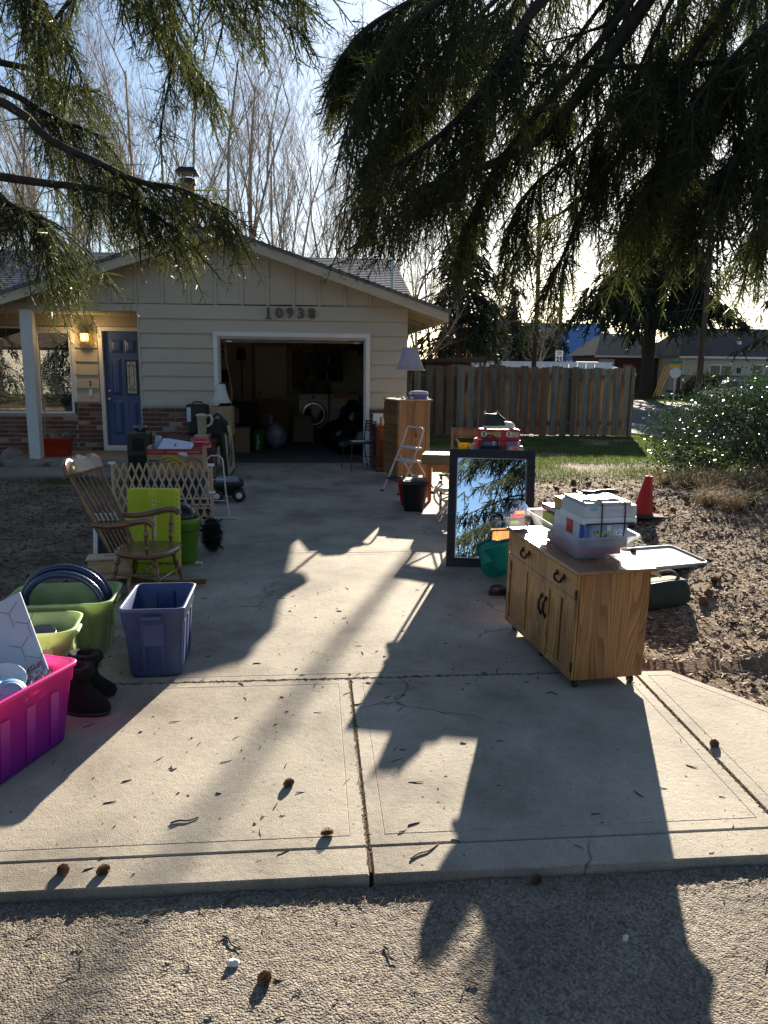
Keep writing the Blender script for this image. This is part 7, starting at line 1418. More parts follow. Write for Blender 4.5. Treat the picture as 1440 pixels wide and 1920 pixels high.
bgz = sz(2.80, 5.75); bg = thing('duffel_bag', (2.80, 5.78, bgz), 'small dark green zipped duffel bag on the soil behind the cabinet', 'bag', R(20)); GRB = mat('bag_green', (.022, .035, .022), .8, .3, 8, bump=.4); mb = MB(); shell(mb, [rrect(.22, .10, .08, 0), rrect(.25, .14, .09, .04), rrect(.24, .13, .09, .15), rrect(.22, .09, .07, .20), rrect(.15, .04, .03, .215)]); mb.build('body', GRB, bg); MB().tube([(-.22, -.06, .195), (0, -.075, .205), (.22, -.06, .19)], .014, 7).build('zip_trim', mat('trim_black', (.01, .012, .02), .25, .1, 6), bg); MB().tube(smooth_poly([(-.16, -.02, .2), (-.1, -.0, .26), (.1, .0, .27), (.18, -.02, .2)], 14), .011, 7).build('handle', mat('bag_khaki', (.14, .14, .09), .8, .2, 8), bg)
cx_, cy_ = 3.82, 8.5; cz_ = sz(cx_, cy_); cn = thing('traffic_cone', (cx_, cy_, cz_ + .02), 'faded red traffic cone leaning beside a concrete block', 'cone', R(10), tilt=(0, R(7))); RCN = mat('cone_red', (.46, .022, .012), .55, .2, 5, bump=.2, sss=.15); MB().lathe([(.125, .02), (.118, .03), (.042, .47), (.036, .475), (.03, .47)], 24).build('cone', RCN, cn); mb = MB(); shell(mb, [rrect(.16, .16, .03, 0), rrect(.165, .165, .03, .012), rrect(.15, .15, .03, .022)]); mb.build('base', mat('cone_base', (.03, .028, .026), .8, .2, 8), cn)
cbz = sz(3.62, 8.42); o = MB().box(-.1, .1, -.08, .08, -.02, .17, .012).build('concrete_block', mat('block_grey', (.20, .19, .17), .95, .2, 9, bump=.6)); solo(o, 'grey concrete block at the left of the red cone', 'block', (3.60, 8.40, cbz), R(15)); o.rotation_euler = (0, R(-5), R(15))
o = MB().box(-.22, .22, -.1, .1, 0, .03, .006).build('dark_board', mat('board_dark', (.05, .04, .03), .9, .3, 6)); solo(o, 'short dark board under the red cone', 'board', (3.92, 8.36, sz(3.92, 8.36) + .005), R(-12))
# ================================================================== INSIDE THE GARAGE
def solid(name, label, cat, x0, x1, y0, y1, z0, z1, m, b=.006, rz=0, group=None):
    cx_, cy_ = (x0 + x1) / 2, (y0 + y1) / 2; o = MB().box(x0 - cx_, x1 - cx_, y0 - cy_, y1 - cy_, 0, z1 - z0, b).build(name, m); return solo(o, label, cat, (cx_, cy_, z0), rz, group)
IDM = mat('inner_door', (.80, .73, .60), .6, .05, 4); idr = MB().box(-1.36, -.62, 18.95, 18.99, .02, 2.06, .004).build('inner_door', IDM, house); MB().ball((-1.28, 18.93, .95), (.03, .03, .03), 10, 8).build('door_knob', GOLD, idr)
for q in ((-1.45, -1.365, 0, 2.15), (-.615, -.53, 0, 2.15), (-1.365, -.615, 2.07, 2.15)): MB().box(q[0], q[1], 18.93, 18.995, q[2], q[3], .004).build('door_casing', mat('casing_cream', (.40, .33, .25), .6, .06, 4), idr)
# washing machine
wa = thing('washing_machine', (.02, 18.2, 0), 'white front loading washer at the back of the garage', 'washer'); WHT = mat('enamel', (.62, .64, .66), .25, .03, 4)
MB().box(-.34, .36, 0, .68, .06, .97, .02).build('cabinet', WHT, wa); MB().box(-.34, .36, .02, .68, 0, .06).build('plinth', BLACKP, wa); MB().box(-.33, .35, -.02, .0, .84, .965, .01).build('control_panel', mat('panel_silver', (.50, .52, .54), .3, .05, 6), wa)
Mw = frame((.01, -.001, .50), (1, 0, 0), (0, 0, 1)); MB().lathe([(.30, 0), (.30, .03), (.27, .045), (.23, .04)], 36, M=Mw, cap1=False).build('door_ring', mat('ring_chrome', (.55, .57, .6), .2, .05, 6, metal=.7), wa); MB().lathe([(.235, .03), (.22, .015), (.14, -.0), (.0001, -.005)], 36, M=Mw).build('door_glass', mat('washer_glass', (.012, .014, .02), .08, .1, 6), wa)
MB().lathe([(.04, .02), (.04, .035), (.03, .04)], 20, M=frame((.0, -.001, .90), (1, 0, 0), (0, 0, 1))).build('dial', mat('dial_dark', (.1, .11, .13), .3, .1, 6), wa); MB().box(-.30, -.16, -.022, -.018, .87, .94, .004).build('detergent_drawer', WHT, wa); MB().box(-.3, .32, -.012, .0, .07, .18, .006).build('kick_panel', mat('kick_grey', (.20, .21, .23), .4, .3, 14), wa)
solid('tumble_dryer', 'white dryer beside the washer, mostly behind the black bags', 'dryer', .40, 1.08, 18.2, 18.88, .0, .97, WHT, .02)
# wall shelves and pegboard
PEG = mat('pegboard', (.30, .27, .22), .8, .5, 9, col2=(.10, .09, .08)); MB().box(-.50, .45, 18.965, 18.99, 1.0, 1.95).build('pegboard', PEG, house)
sc_ = thing('wall_cabinet', (.5, 18.75, 1.25), 'open dark blue wall cabinet above the washer', 'cabinet'); DBL = mat('shelf_blue', (.01, .03, .05), .6, .2, 6); SHW = mat('shelf_wood', (.30, .22, .13), .6, .1, 6)
MB().box(-.42, .18, .2, .24, 0, .72).build('back', DBL, sc_)
for x in (-.44, .18): MB().box(x, x + .02, -.12, .24, 0, .72).build('side', SHW if x < 0 else DBL, sc_)
for z in (0, .34, .70): MB().box(-.42, .18, -.12, .2, z, z + .02).build('shelf', SHW, sc_)
for i, (x, z, r_, h_, m_) in enumerate(((-.3, .36, .05, .12, SHW), (-.12, .36, .03, .2, WHT), (.0, .36, .035, .16, GRB), (-.28, .02, .05, .1, DB), (-.14, .02, .03, .18, WHT), (.02, .02, .04, .15, BLACKP), (.12, .02, .03, .12, BRED))):
    mb = MB(); mb.lathe([(r_, 0), (r_, h_ * .7), (r_ * .5, h_ * .82), (r_ * .45, h_)], 12); solo(mb.build('shelf_bottle', m_), ('tan jar at the left of the upper garage shelf', 'white bottle in the middle of the upper garage shelf', 'green bottle on the upper garage shelf', 'blue jar at the left of the lower garage shelf', 'white bottle on the lower garage shelf', 'black bottle on the lower garage shelf', 'red bottle at the right of the lower garage shelf')[i], 'bottle', (.5 + x, 18.72, 1.27 + z), group='bottles on the garage shelves')
tsh = thing('top_shelf', (0, 18.6, 1.985), 'long high shelf across the garage back wall', 'shelf'); MB().box(-.55, 1.4, -.15, .38, 0, .02).build('board', SHW, tsh)
for x in (-.3, .4, 1.1): MB().box(x, x + .03, -.1, .36, -.12, -.001).build('bracket', IRON, tsh)
pk_ = thing('plastic_pumpkin', (.18, 18.55, 2.006), 'orange jack-o-lantern pail on the high garage shelf', 'decoration'); ORG = plastic('pumpkin_orange', (.52, .10, .01), .2); mb = MB()
mb.grid(lambda u, v: ((.15 + .012 * math.cos(16 * math.pi * u)) * math.sin(math.pi * (.06 + .86 * v)) * math.cos(2 * math.pi * u), (.15 + .012 * math.cos(16 * math.pi * u)) * math.sin(math.pi * (.06 + .86 * v)) * math.sin(2 * math.pi * u), .13 - .13 * math.cos(math.pi * (.06 + .86 * v)) * 1.02), 48, 12); mb.build('shell', ORG, pk_)
for x in (-.05, .05): MB().prism([(x - .025, .15), (x + .025, .15), (x, .2)], 'y', -.152, -.13).build('eye', BLACKP, pk_)
MB().prism([(-.07, .10), (0, .06), (.07, .10), (0, .085)], 'y', -.158, -.13).build('mouth', BLACKP, pk_)
solid('box_decor', 'yellow printed carton left of the pumpkin on the high shelf', 'box', -.36, -.02, 18.45, 18.7, 2.006, 2.2, mat('carton_yellow', (.42, .27, .10), .6, .3, 12)); solid('high_carton', 'brown carton right of the pumpkin on the high shelf', 'box', .45, .62, 18.5, 18.75, 2.006, 2.22, CARD); solid('high_carton', 'dark carton near the right end of the high shelf', 'box', .95, 1.36, 18.5, 18.8, 2.006, 2.24, mat('card_dark', (.14, .10, .08), .8, .1, 5)); solid('high_jar', 'pale jar between the brown and dark cartons on the high shelf', 'jar', .68, .8, 18.52, 18.64, 2.006, 2.2, mat('jar_tan', (.36, .26, .16), .5, .1, 5), .03)
# long-handled tools on the back wall, left of the inner door
def tool(name, label, x, z0, z1, head, m_=None):
    t = thing(name, (x, 18.9, z0), label, 'tool'); MB().tube([(0, 0, 0), (0, 0, z1 - z0)], .013, 8).build('handle', m_ or mat('tool_handle', (.10, .065, .035), .6, .2, 9), t)
    if head == 'shovel': MB().grid(lambda u, v: ((u - .5) * .2 * (1 - .5 * max(0, v - .6)), -.02 - .03 * math.cos((u - .5) * 3), z1 - z0 + .28 * v), 8, 8).build('blade', IRON, t, solid=.006)
    if head == 'rake': MB().box(-.18, .18, -.015, .015, z1 - z0, z1 - z0 + .03).build('head', IRON, t)
    if head == 'broom': MB().box(-.14, .14, -.03, .03, z1 - z0 - .02, z1 - z0 + .05, .01).build('head', mat('broom_yellow', (.42, .30, .10), .7, .2, 20), t)
    return t
tool('shovel', 'shovel hanging blade up left of the inner garage door', -1.68, .85, 1.72, 'shovel'); tool('spade', 'dark spade hanging lower, farther left on the garage wall', -2.08, .4, 1.22, 'shovel'); tool('garden_rake', 'rake leaning at the left garage wall', -2.26, .0, 1.9, 'rake'); tool('garden_hoe', 'thin hoe standing beside the rake', -2.42, .0, 1.8, 'rake'); tool('push_broom', 'broom standing left of the washer', -.46, .0, .92, 'broom', mat('broom_handle', (.30, .32, .34), .5, .1, 6))
o = MB().tube([(-1.95, 18.9, 1.3), (-1.6, 18.9, 1.33)], .01, 6).build('hanging_bar', PIPE); solo(o, 'thin metal bar hanging beside the shovel', 'bar')
o = MB().tube(smooth_poly([(-1.44, 13.25, 1.95), (-1.42, 13.3, 1.6), (-1.36, 13.32, 1.2), (-1.38, 13.3, .9)], 20), .008, 6).build('garage_cord', mat('rope_tan', (.30, .22, .12), .8, .1, 9)); solo(o, 'tan cord hanging inside the left garage jamb', 'cord')
# cartons, bags, bins on the floor
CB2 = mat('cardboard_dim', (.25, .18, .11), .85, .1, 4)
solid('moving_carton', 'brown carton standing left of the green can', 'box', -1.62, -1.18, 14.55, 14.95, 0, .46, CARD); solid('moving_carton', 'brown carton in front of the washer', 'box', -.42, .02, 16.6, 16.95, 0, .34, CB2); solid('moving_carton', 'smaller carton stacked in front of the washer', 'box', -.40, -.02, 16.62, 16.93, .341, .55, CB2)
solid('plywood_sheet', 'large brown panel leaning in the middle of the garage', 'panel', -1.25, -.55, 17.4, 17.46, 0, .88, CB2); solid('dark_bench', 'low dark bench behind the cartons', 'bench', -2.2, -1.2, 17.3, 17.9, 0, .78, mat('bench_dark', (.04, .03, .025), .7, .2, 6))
gcan = MB(); gcan.lathe([(.11, 0), (.12, .01), (.13, .40), (.135, .405), (.125, .41)], 22); solo(gcan.build('green_can', plastic('can_green', (.02, .14, .02), .1)), 'green garden sprayer can on the garage floor', 'can', (-1.03, 14.7, 0)); text('Organic', .085, WL, 'lettering', bpy.data.objects['green_can'], frame((-.0, -.134, .2), (0, 0, 1), (-1, 0, 0)))
bgm = MB(); bgm.ball((0, 0, .26), (.2, .17, .25), 22, 16, jit=.12, seed=8); bgm.lathe([(.05, .5), (.03, .58), (.09, .66)], 9, (-.1, 0, 0)); solo(bgm.build('clear_bag', mat('bag_translucent', (.18, .20, .23), .35, .3, 9, bump=.7, bscale=14)), 'greyish translucent plastic bag on the garage floor', 'bag', (-.72, 15.2, 0))
bgm = MB(); bgm.ball((0, 0, .2), (.2, .18, .21), 16, 10, jit=.08, seed=9); solo(bgm.build('blue_bag', mat('bag_blue', (.03, .05, .10), .4, .2, 9, bump=.5, bscale=14)), 'dark blue bag between the green can and the grey bag', 'bag', (-.98, 15.5, 0))
rb = random.Random(12)
for i, (x, y, a, h_, sd) in enumerate(((.55, 14.9, .34, .62, 1), (.78, 15.3, .32, .95, 2), (.38, 15.6, .28, .5, 3), (.95, 14.4, .26, .55, 4), (.62, 14.35, .24, .38, 5))):
    mb = MB(); mb.ball((0, 0, h_ * .5), (a, a * .9, h_ * .5), 18, 12, jit=.12, seed=30 + sd); solo(mb.build('black_sack', BAG), ('big black sack in the garage doorway right of the washer', 'tallest black sack behind the metal chair', 'black sack just right of the washer door', 'black sack next to the right garage jamb', 'low black sack nearest the metal chair')[i], 'bag', (x, y, 0), rb.uniform(0, 3), group='black sacks in the garage')
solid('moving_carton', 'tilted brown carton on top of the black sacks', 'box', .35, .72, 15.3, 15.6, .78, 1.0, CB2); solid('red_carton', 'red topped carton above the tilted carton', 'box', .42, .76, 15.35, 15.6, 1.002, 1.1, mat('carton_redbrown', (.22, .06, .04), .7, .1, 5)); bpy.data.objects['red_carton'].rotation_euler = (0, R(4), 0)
wsf = thing('wire_shelf', (1.25, 14.9, 0), 'white shelf unit by the right garage wall', 'shelf')
for y in (-.4, .4):
    for x in (-.12, .12): MB().box(x - .02, x + .02, y - .02, y + .02, 0, 1.25).build('post', WHITE, wsf)
for z in (.3, .75, 1.2): MB().box(-.14, .14, -.42, .42, z, z + .02).build('shelf_board', WHITE, wsf)
mb = MB(); mb.lathe([(.09, 0), (.11, .2), (.115, .21), (.1, .2), (.08, .01)], 20); solo(mb.build('grey_pail', mat('pail_grey', (.30, .32, .35), .4, .1, 6)), 'grey pail on the white shelf unit by the jamb', 'pail', (1.22, 14.55, 1.221)); solid('paint_tin', 'small tin on the white shelf unit', 'tin', 1.15, 1.3, 14.7, 14.85, .771, .9, PIPE, .02)
tsl = thing('table_lamp', (-.02, 17.9, .971), 'old lamp with a conical tan shade standing on the washer', 'lamp'); tsl.location = (.0, 18.55, .971); MB().lathe([(.06, 0), (.065, .02), (.015, .05), (.012, .32)], 14).build('base', WROT, tsl); MB().lathe([(.19, .30), (.06, .62)], 20, cap0=False, cap1=False).build('shade', mat('shade_tan', (.30, .22, .14), .8, .08, 6), tsl, solid=.004)
mb = MB(); mb.lathe([(.045, 0), (.045, .2), (.02, .23), (.02, .25)], 14); solo(mb.build('spray_bottle', plastic('spray_green', (.03, .16, .04), .1)), 'green bottle at the left end of the washer top', 'bottle', (-.22, 18.4, .971)); solid('powder_carton', 'small carton on the washer top', 'box', .1, .28, 18.3, 18.45, .971, 1.12, CARD)
# ---- garage door hangings and toilet-seat shaped chair back left
sg = thing('office_chair', (-1.75, 15.4, 0), 'brown padded chair deep in the left of the garage', 'chair', R(200)); PAD = mat('pad_brown', (.16, .12, .085), .8, .1, 6)
MB().box(-.26, .26, -.25, .25, .36, .46, .04).build('seat', PAD, sg); MB().box(-.26, .26, .2, .28, .47, .82, .05).build('backrest', PAD, sg)
for x in (-.23, .23):
    for y in (-.2, .22): MB().box(x - .02, x + .02, y - .02, y + .02, 0, .36).build('leg', IRON, sg)
MB().tube(smooth_poly([(-.27, -.2, .6), (-.29, .0, .64), (-.27, .22, .7)], 10), .02, 8).build('arm', PAD, sg)
# ---- house number, mounted above the garage
for i, d_ in enumerate('10938'):
    x = -.705 + .175 * i
    M_ = frame((x, FY - .056, 2.445), (1, 0, 0), (0, 0, 1)); text(d_, .225, NUM, 'house_numeral', house, M_, .010, .006, squeeze=1.12)
    if d_ == '1': MB().box(x - .048, x + .052, FY - .066, FY - .046, 2.358, 2.376, .003).build('numeral_serif', NUM, house)
# ================================================================== BEYOND THE YARD
FW = [woodmat('fence_wood_%d' % i, a, b, 'z', .9, 1.3, 6, .3) for i, (a, b) in enumerate((((.12, .105, .082), (.24, .21, .165)), ((.095, .073, .052), (.19, .148, .103)), ((.14, .08, .05), (.21, .13, .08)), ((.145, .13, .10), (.27, .24, .19))))]
FNY = 18.6; fence = thing('wooden_fence', (0, FNY, 0), 'weathered grey board fence running from the house to the street', 'fence'); rf_ = random.Random(3)
x = 1.64; k = 0
while x < 7.8:
    w = .168 + rf_.uniform(-.02, .02); h = 1.66 + rf_.uniform(-.04, .025); m_ = FW[rf_.choices((0, 1, 2, 3), (5, 3, 1, 4))[0]]; zb = sz(x, FNY) + .0
    o = MB().box(x, x + w, -.045, -.022, zb + rf_.uniform(.0, .03), h, .003).build('fence_board', m_, fence); o.rotation_euler = (0, rf_.uniform(-.006, .006), 0)
    o = MB().box(x + w - .03, x + .30, .05, .07, zb + .02, h - .01 + rf_.uniform(-.02, .02), .003).build('fence_board', FW[rf_.choices((0, 1, 2), (3, 4, 2))[0]], fence)  # recessed boards drawn from darker woods to deepen shade in the gaps
    x += .262 + rf_.uniform(-.012, .012); k += 1
for z in (.25, 1.38): MB().box(1.62, 7.9, -.02, .02, z, z + .085).build('fence_rail', FW[2], fence)
for xp in (1.7, 4.1, 6.4, 7.86): MB().box(xp - .045, xp + .045, -.06, .06, sz(xp, FNY) - .2, 1.64, .005).build('fence_post', FW[2 if xp < 7 else 0], fence)
sd_ = thing('garden_shed', (3.4, 20.6, 0), 'dark low lean-to roof showing above the fence by the house', 'shed'); MB().box(-.9, .75, -.3, 1.2, -.1, 1.74).build('wall', mat('shed_dark', (.03, .018, .018), .9, .2, 5), sd_); mb = MB(); mb.hexa([(-1.1, -.5, 1.745), (1.05, -.5, 1.745), (1.05, 1.3, 1.745), (-1.1, 1.3, 1.745)], [(-1.1, -.5, 1.79), (1.15, -.55, 1.90), (1.15, 1.3, 1.90), (-1.1, 1.3, 1.80)]); mb.build('roof', mat('shed_roof', (.045, .03, .035), .8, .2, 5), sd_)
# far white fence and buildings behind the board fence
wf = thing('white_fence', (10.2, 36, -.5), 'long low white fence far behind the board fence', 'fence')
for i in range(18): MB().box(-3.6 + .42 * i, -3.6 + .42 * i + .40, -.02, .02, 0, 2.36, .004).build('fence_panel', WHITE, wf)
MB().box(-3.65, 4.0, -.04, .04, 2.361, 2.42).build('cap_rail', WHITE, wf)
def far_house(name, label, cx_, cy_, w, d, wall_h, rise, wallm, roofm, z0=-.5, hip=1.6, rz=0.0, over=.5):
    t = thing(name, (cx_, cy_, z0), label, 'house', rz); MB().box(-w / 2, w / 2, -d / 2, d / 2, 0, wall_h).build('wall', wallm, t); W_, D_ = w / 2 + over, d / 2 + over; mb = MB()
    V = [(-W_, -D_, wall_h), (W_, -D_, wall_h), (W_, D_, wall_h), (-W_, D_, wall_h), (-W_ + hip, 0, wall_h + rise), (W_ - hip, 0, wall_h + rise)]; mb.add(V, [(0, 1, 5, 4), (2, 3, 4, 5), (1, 2, 5), (3, 0, 4), (3, 2, 1, 0)]); mb.build('roof', roofm, t)
    MB().box(-W_ - .02, W_ + .02, -D_ - .04, -D_, wall_h - .16, wall_h - .002).build('gutter', WHITE, t); return t
BRF = mat('brown_shingles', (.075, .055, .045), .9, .25, 3, bump=.4); PAL = mat('pale_siding', (.50, .47, .41), .7, .06, 2); GLS = mat('dark_window', (.05, .06, .065), .12, .2, 3)
def far_window(t, x0, x1, z0, z1, y):
    w_ = MB().box(x0, x1, y - .03, y - .001, z0, z1).build('window', WHITE, t); n_ = 2 if x1 - x0 > 1.3 else 1; s_ = (x1 - x0) / n_
    for k in range(n_): MB().box(x0 + s_ * k + .09, x0 + s_ * (k + 1) - .05, y - .04, y - .0305, z0 + .1, z1 - .1).build('pane', GLS, w_)
h1 = far_house('ranch_house', 'pale sided ranch house with a brown hip roof across the street', 35.4, 62.5, 13.5, 8, 3.15, 2.35, PAL, BRF, hip=2.2)
far_window(h1, -4.55, -2.75, .75, 2.55, -4); far_window(h1, -1.1, -.1, 1.6, 2.6, -4); MB().box(-2.25, -2.0, -4.12, -4.0, 1.9, 2.3).build('wall_light', BLACKP, h1)
for k in range(11): MB().box(-6.75, 6.75, -4.02, -4.0, .25 + .26 * k, .262 + .26 * k).build('siding_line', mat('siding_line', (.30, .28, .25), .8, .05, 3), h1)
MB().tube([(-6.9, -4.5, 3.0), (-6.75, -4.15, 2.7), (-6.7, -4.1, .1)], .05, 6).build('downpipe', WHITE, h1); MB().box(-1.6, -1.3, -2.6, -2.3, 4.0, 4.4).build('roof_vent', WHITE, h1); MB().box(1.4, 1.7, -2.2, -1.9, 4.1, 4.5).build('roof_vent', WHITE, h1)
dkr = thing('deck_railing', (34.0, 57.2, -.5), 'brown deck railing in front of the ranch house', 'railing'); BRN = mat('deck_brown', (.11, .055, .035), .8, .2, 5)
MB().box(-6.2, 6.5, -.05, .05, 1.62, 1.72).build('top_rail', BRN, dkr); MB().box(-6.2, 6.5, -.04, .04, .55, .62).build('bottom_rail', BRN, dkr); MB().box(-6.2, 6.5, 0.06, 2.0, .35, .5).build('deck', BRN, dkr)
for i in range(60): MB().box(-6.1 + .212 * i, -6.1 + .212 * i + .055, -.02, .02, .62, 1.62).build('baluster', BRN if i < 26 else mat('baluster_pale', (.40, .38, .36), .7, .05, 3), dkr)
for xp in (-6.2, -3, 0, 3.2, 6.4): MB().box(xp - .08, xp + .08, -.07, .07, 0, 1.75).build('post', BRN, dkr)
h2 = far_house('brick_bungalow', 'low brown bungalow with a sunlit roof and wooden steps across the street', 26.6, 66.0, 6.2, 6.5, 3.2, 1.9, mat('brown_wall', (.085, .035, .026), .8, .15, 4), mat('sunny_shingles', (.20, .16, .12), .9, .15, 3, bump=.3), hip=1.8); far_window(h2, -3.0, -1.9, 1.2, 2.5, -3.25)
MB().box(-1.0, -.2, -3.32, -3.251, .4, 2.5).build('front_door', mat('door_tan', (.30, .12, .04), .5, .1, 4), h2); MB().box(-3.05, -1.75, -3.30, -3.251, .2, 2.9).build('pale_bay', PAL, h2); far_window(h2, -2.9, -2.0, 1.3, 2.5, -3.31)
for k in range(3): MB().box(-1.5, .4, -4.4 + .3 * k, -3.26, .13 * k, .13 * k + .13).build('step', BRN, h2)
for xx in (-1.55, .42): MB().tube([(xx, -4.4, .9), (xx, -3.3, 1.35)], .05, 6).build('hand_rail', BRN, h2); MB().box(xx - .06, xx + .06, -4.46, -4.34, 0, .92).build('newel', BRN, h2)
far_house('blue_roofed_barn', 'hazy blue roofed building behind the speed limit sign', 27.5, 92, 13, 9, 3.0, 4.4, mat('barn_red', (.17, .05, .045), .8, .15, 3), mat('blue_metal_roof', (.10, .19, .40), .45, .08, 2), hip=.5); far_house('white_garage', 'pale low roofed garage peeping over the right end of the fence', 13.3, 37, 2.8, 3.0, 1.95, .5, WHITE, mat('pale_roof', (.52, .50, .46), .7, .06, 3), hip=1.2, over=.3)
# poles, wires, signs
POLE = woodmat('pole_wood', (.05, .035, .026), (.10, .07, .05), 'z', .9, 1, 5, .3)
up = thing('utility_pole', (25.75, 50, -.5), 'tall dark utility pole in front of the ranch house', 'pole'); MB().tube([(0, 0, -.3), (0, 0, 11.5)], [.21, .15], 12).build('shaft', POLE, up); MB().box(-1.3, 1.3, -.06, .06, 10.4, 10.55).build('crossarm', POLE, up); MB().tube([(0, -.1, 7.2), (1.1, -.3, 7.6), (1.9, -.4, 7.55)], .04, 6).build('lamp_arm', PIPE, up); MB().ball((2.1, -.42, 7.5), (.32, .14, .09), 12, 8).build('lamp_head', PIPE, up)
u2 = thing('utility_pole', P(1046, 690, 62), 'thinner utility pole right behind the speed limit sign', 'pole'); u2.location.z = -.5; MB().tube([(0, 0, -.3), (0, 0, 10)], [.19, .14], 10).build('shaft', POLE, u2)
CAB = mat('cable_grey', (.10, .10, .105), .5, .1, 5)
for i, (a_, b_, r_) in enumerate((((860, 588, 62), (1700, 512, 50), .03), ((860, 572, 62), (1700, 450, 50), .03), ((900, 560, 62), (1700, 478, 50), .022), ((860, 600, 62), (1330, 577, 50), .022), ((860, 556, 62), (1700, 425, 50), .02))):
    A_, B_ = P(*a_), P(*b_); pts = [A_.lerp(B_, t) - Vector((0, 0, .6 * 4 * t * (1 - t) * .6)) for t in np.linspace(0, 1, 14)]; o = MB().tube(pts, r_, 5).build('overhead_cable', CAB); solo(o, ('lowest thick overhead cable crossing in front of the pole', 'third overhead cable from the bottom', 'second thin overhead cable from the bottom', 'short drop cable sagging left of the utility pole', 'topmost overhead cable beside the pole')[i], 'cable', group='overhead cables')
YLW = mat('guard_yellow', (.55, .32, .02), .5, .1, 5)
for i, (dx, px2) in enumerate(((0, 1345), (.25, 1352), (.55, 1362))):
    A_ = PZ(1224 + 5 * i, 746, -.5); A_.y = min(A_.y, 53); A_ = P(1224 + 5 * i, 746, 52); B_ = P(px2, 440, 50.2); gw = thing('guy_wire', A_, ('left', 'middle', 'right')[i] + ' guy wire with a yellow guard sleeve by the stop sign', 'wire', group='guy wires'); d_ = B_ - A_; MB().tube([(0, 0, 0), d_], .018, 5).build('wire', CAB, gw); MB().tube([d_ * .01, d_ * .21], .035, 8).build('guard_sleeve', YLW, gw)
st = thing('stop_sign', P(1262, 752, 50), 'back of a stop sign on a post with green and yellow street name plates', 'sign', R(-14)); SGB = mat('sign_back', (.50, .51, .53), .45, .06, 5, metal=.2); MB().box(-.03, .03, -.03, .03, -.3, 2.7).build('post', SGB, st); mb = MB(); mb.prism([(.37 * math.cos(R(22.5 + 45 * k)) * 1.05, 1.86 + .37 * math.sin(R(22.5 + 45 * k))) for k in range(8)], 'y', -.045, -.031); mb.build('octagon_plate', SGB, st)
MB().box(-.34, .34, -.05, -.035, 2.45, 2.66).build('street_name_plate', mat('plate_green', (.01, .16, .09), .4, .05, 4), st)
MB().box(-.40, .40, -.05, -.035, 2.20, 2.42).build('arrow_plate', mat('plate_yellow', (.55, .30, .01), .4, .05, 4), st); MB().prism([(.27, 2.26), (.36, 2.31), (.27, 2.36)], 'y', -.056, -.05).build('arrow', CBLK, st)
sg_ = thing('speed_limit_sign', P(1047, 690, 44.5), 'white speed limit 25 sign on a post behind the fence', 'sign'); sg_.location.z = -.5; MB().box(-.04, .04, -.03, .03, 0, 3.15).build('post', SGB, sg_); MB().box(-.24, .24, -.05, -.031, 2.42, 3.14, .01).build('plate', mat('sign_white', (.74, .75, .76), .4, .03, 4), sg_)
text('SPEED\nLIMIT', .105, CBLK, 'sign_lettering', sg_, frame((0, -.054, 2.97), (1, 0, 0), (0, 0, 1)), bold=.003); text('25', .40, CBLK, 'sign_numeral', sg_, frame((0, -.054, 2.61), (1, 0, 0), (0, 0, 1)), bold=.014)
for q in ((-.235, -.222, 2.43, 3.13), (.222, .235, 2.43, 3.13), (-.222, .222, 2.43, 2.443), (-.222, .222, 3.117, 3.13)): MB().box(q[0], q[1], -.053, -.0505, q[2], q[3]).build('border', CBLK, sg_)
# parked car, side on, flaring in the sun
ca2 = thing('parked_car', (28.6, 51.2, -.5), 'silver car parked across the street glinting in the sun', 'car', R(-6)); SIL = mat('car_silver', (.42, .43, .45), .18, .05, 3, metal=.6, coat=.6); CGL = mat('car_glass', (.02, .025, .03), .03, .05, 3, spec=.8)
def carslice(y, k): return [(-2.2, y * k, .35), (-2.25, y * k, .62), (-2.05, y * k, .80), (-1.15, y, .95), (1.7, y, 1.0), (2.15, y * k, .9), (2.2, y * k, .4)]
mb = MB(); prof = [(-2.2, .32), (-2.26, .6), (-2.05, .8), (-1.1, .95), (1.75, 1.0), (2.15, .92), (2.22, .4), (2.1, .28), (-2.05, .26)]; mb.prism(prof, 'y', -.86, .86); mb.build('body', SIL, ca2, bev=.07)
mb = MB(); B0 = [(-1.2, -.80, .95), (1.75, -.80, .99), (1.75, .80, .99), (-1.2, .80, .95)]; T0 = [(-.35, -.62, 1.42), (1.15, -.62, 1.43), (1.15, .62, 1.43), (-.35, .62, 1.42)]; mb.hexa(B0, T0); mb.build('cabin_glass', CGL, ca2, bev=.03); MB().box(-.33, 1.13, -.60, .60, 1.42, 1.46, .02).build('roof', SIL, ca2)
for xx in (-.36, .38, 1.16): MB().tube([(xx * 1.25 - (.35 if xx < 0 else 0), -.81, .96), (xx, -.63, 1.43)], .035, 5).build('pillar', SIL, ca2)
for xx in (-1.4, 1.38):
    for yy_ in (-.80, .80):
        w_ = thing('wheel', (0, 0, 0), None, None); w_.parent = ca2; Mq = frame((xx, yy_, .31), (1, 0, 0), (0, 0, 1)); MB().lathe([(.2, -.1), (.31, -.09), (.31, .09), (.2, .1)], 20, M=Mq).build('tyre', BLACKP, w_); MB().lathe([(.2, -.105), (.2, .105)], 16, M=Mq).build('rim', SIL, w_)
for yy_ in (-.6, .6): MB().ball((-2.17, yy_, .66), (.08, .17, .07), 10, 6).build('headlight', mat('lamp_glass', (.6, .62, .64), .05, .05, 4), ca2)
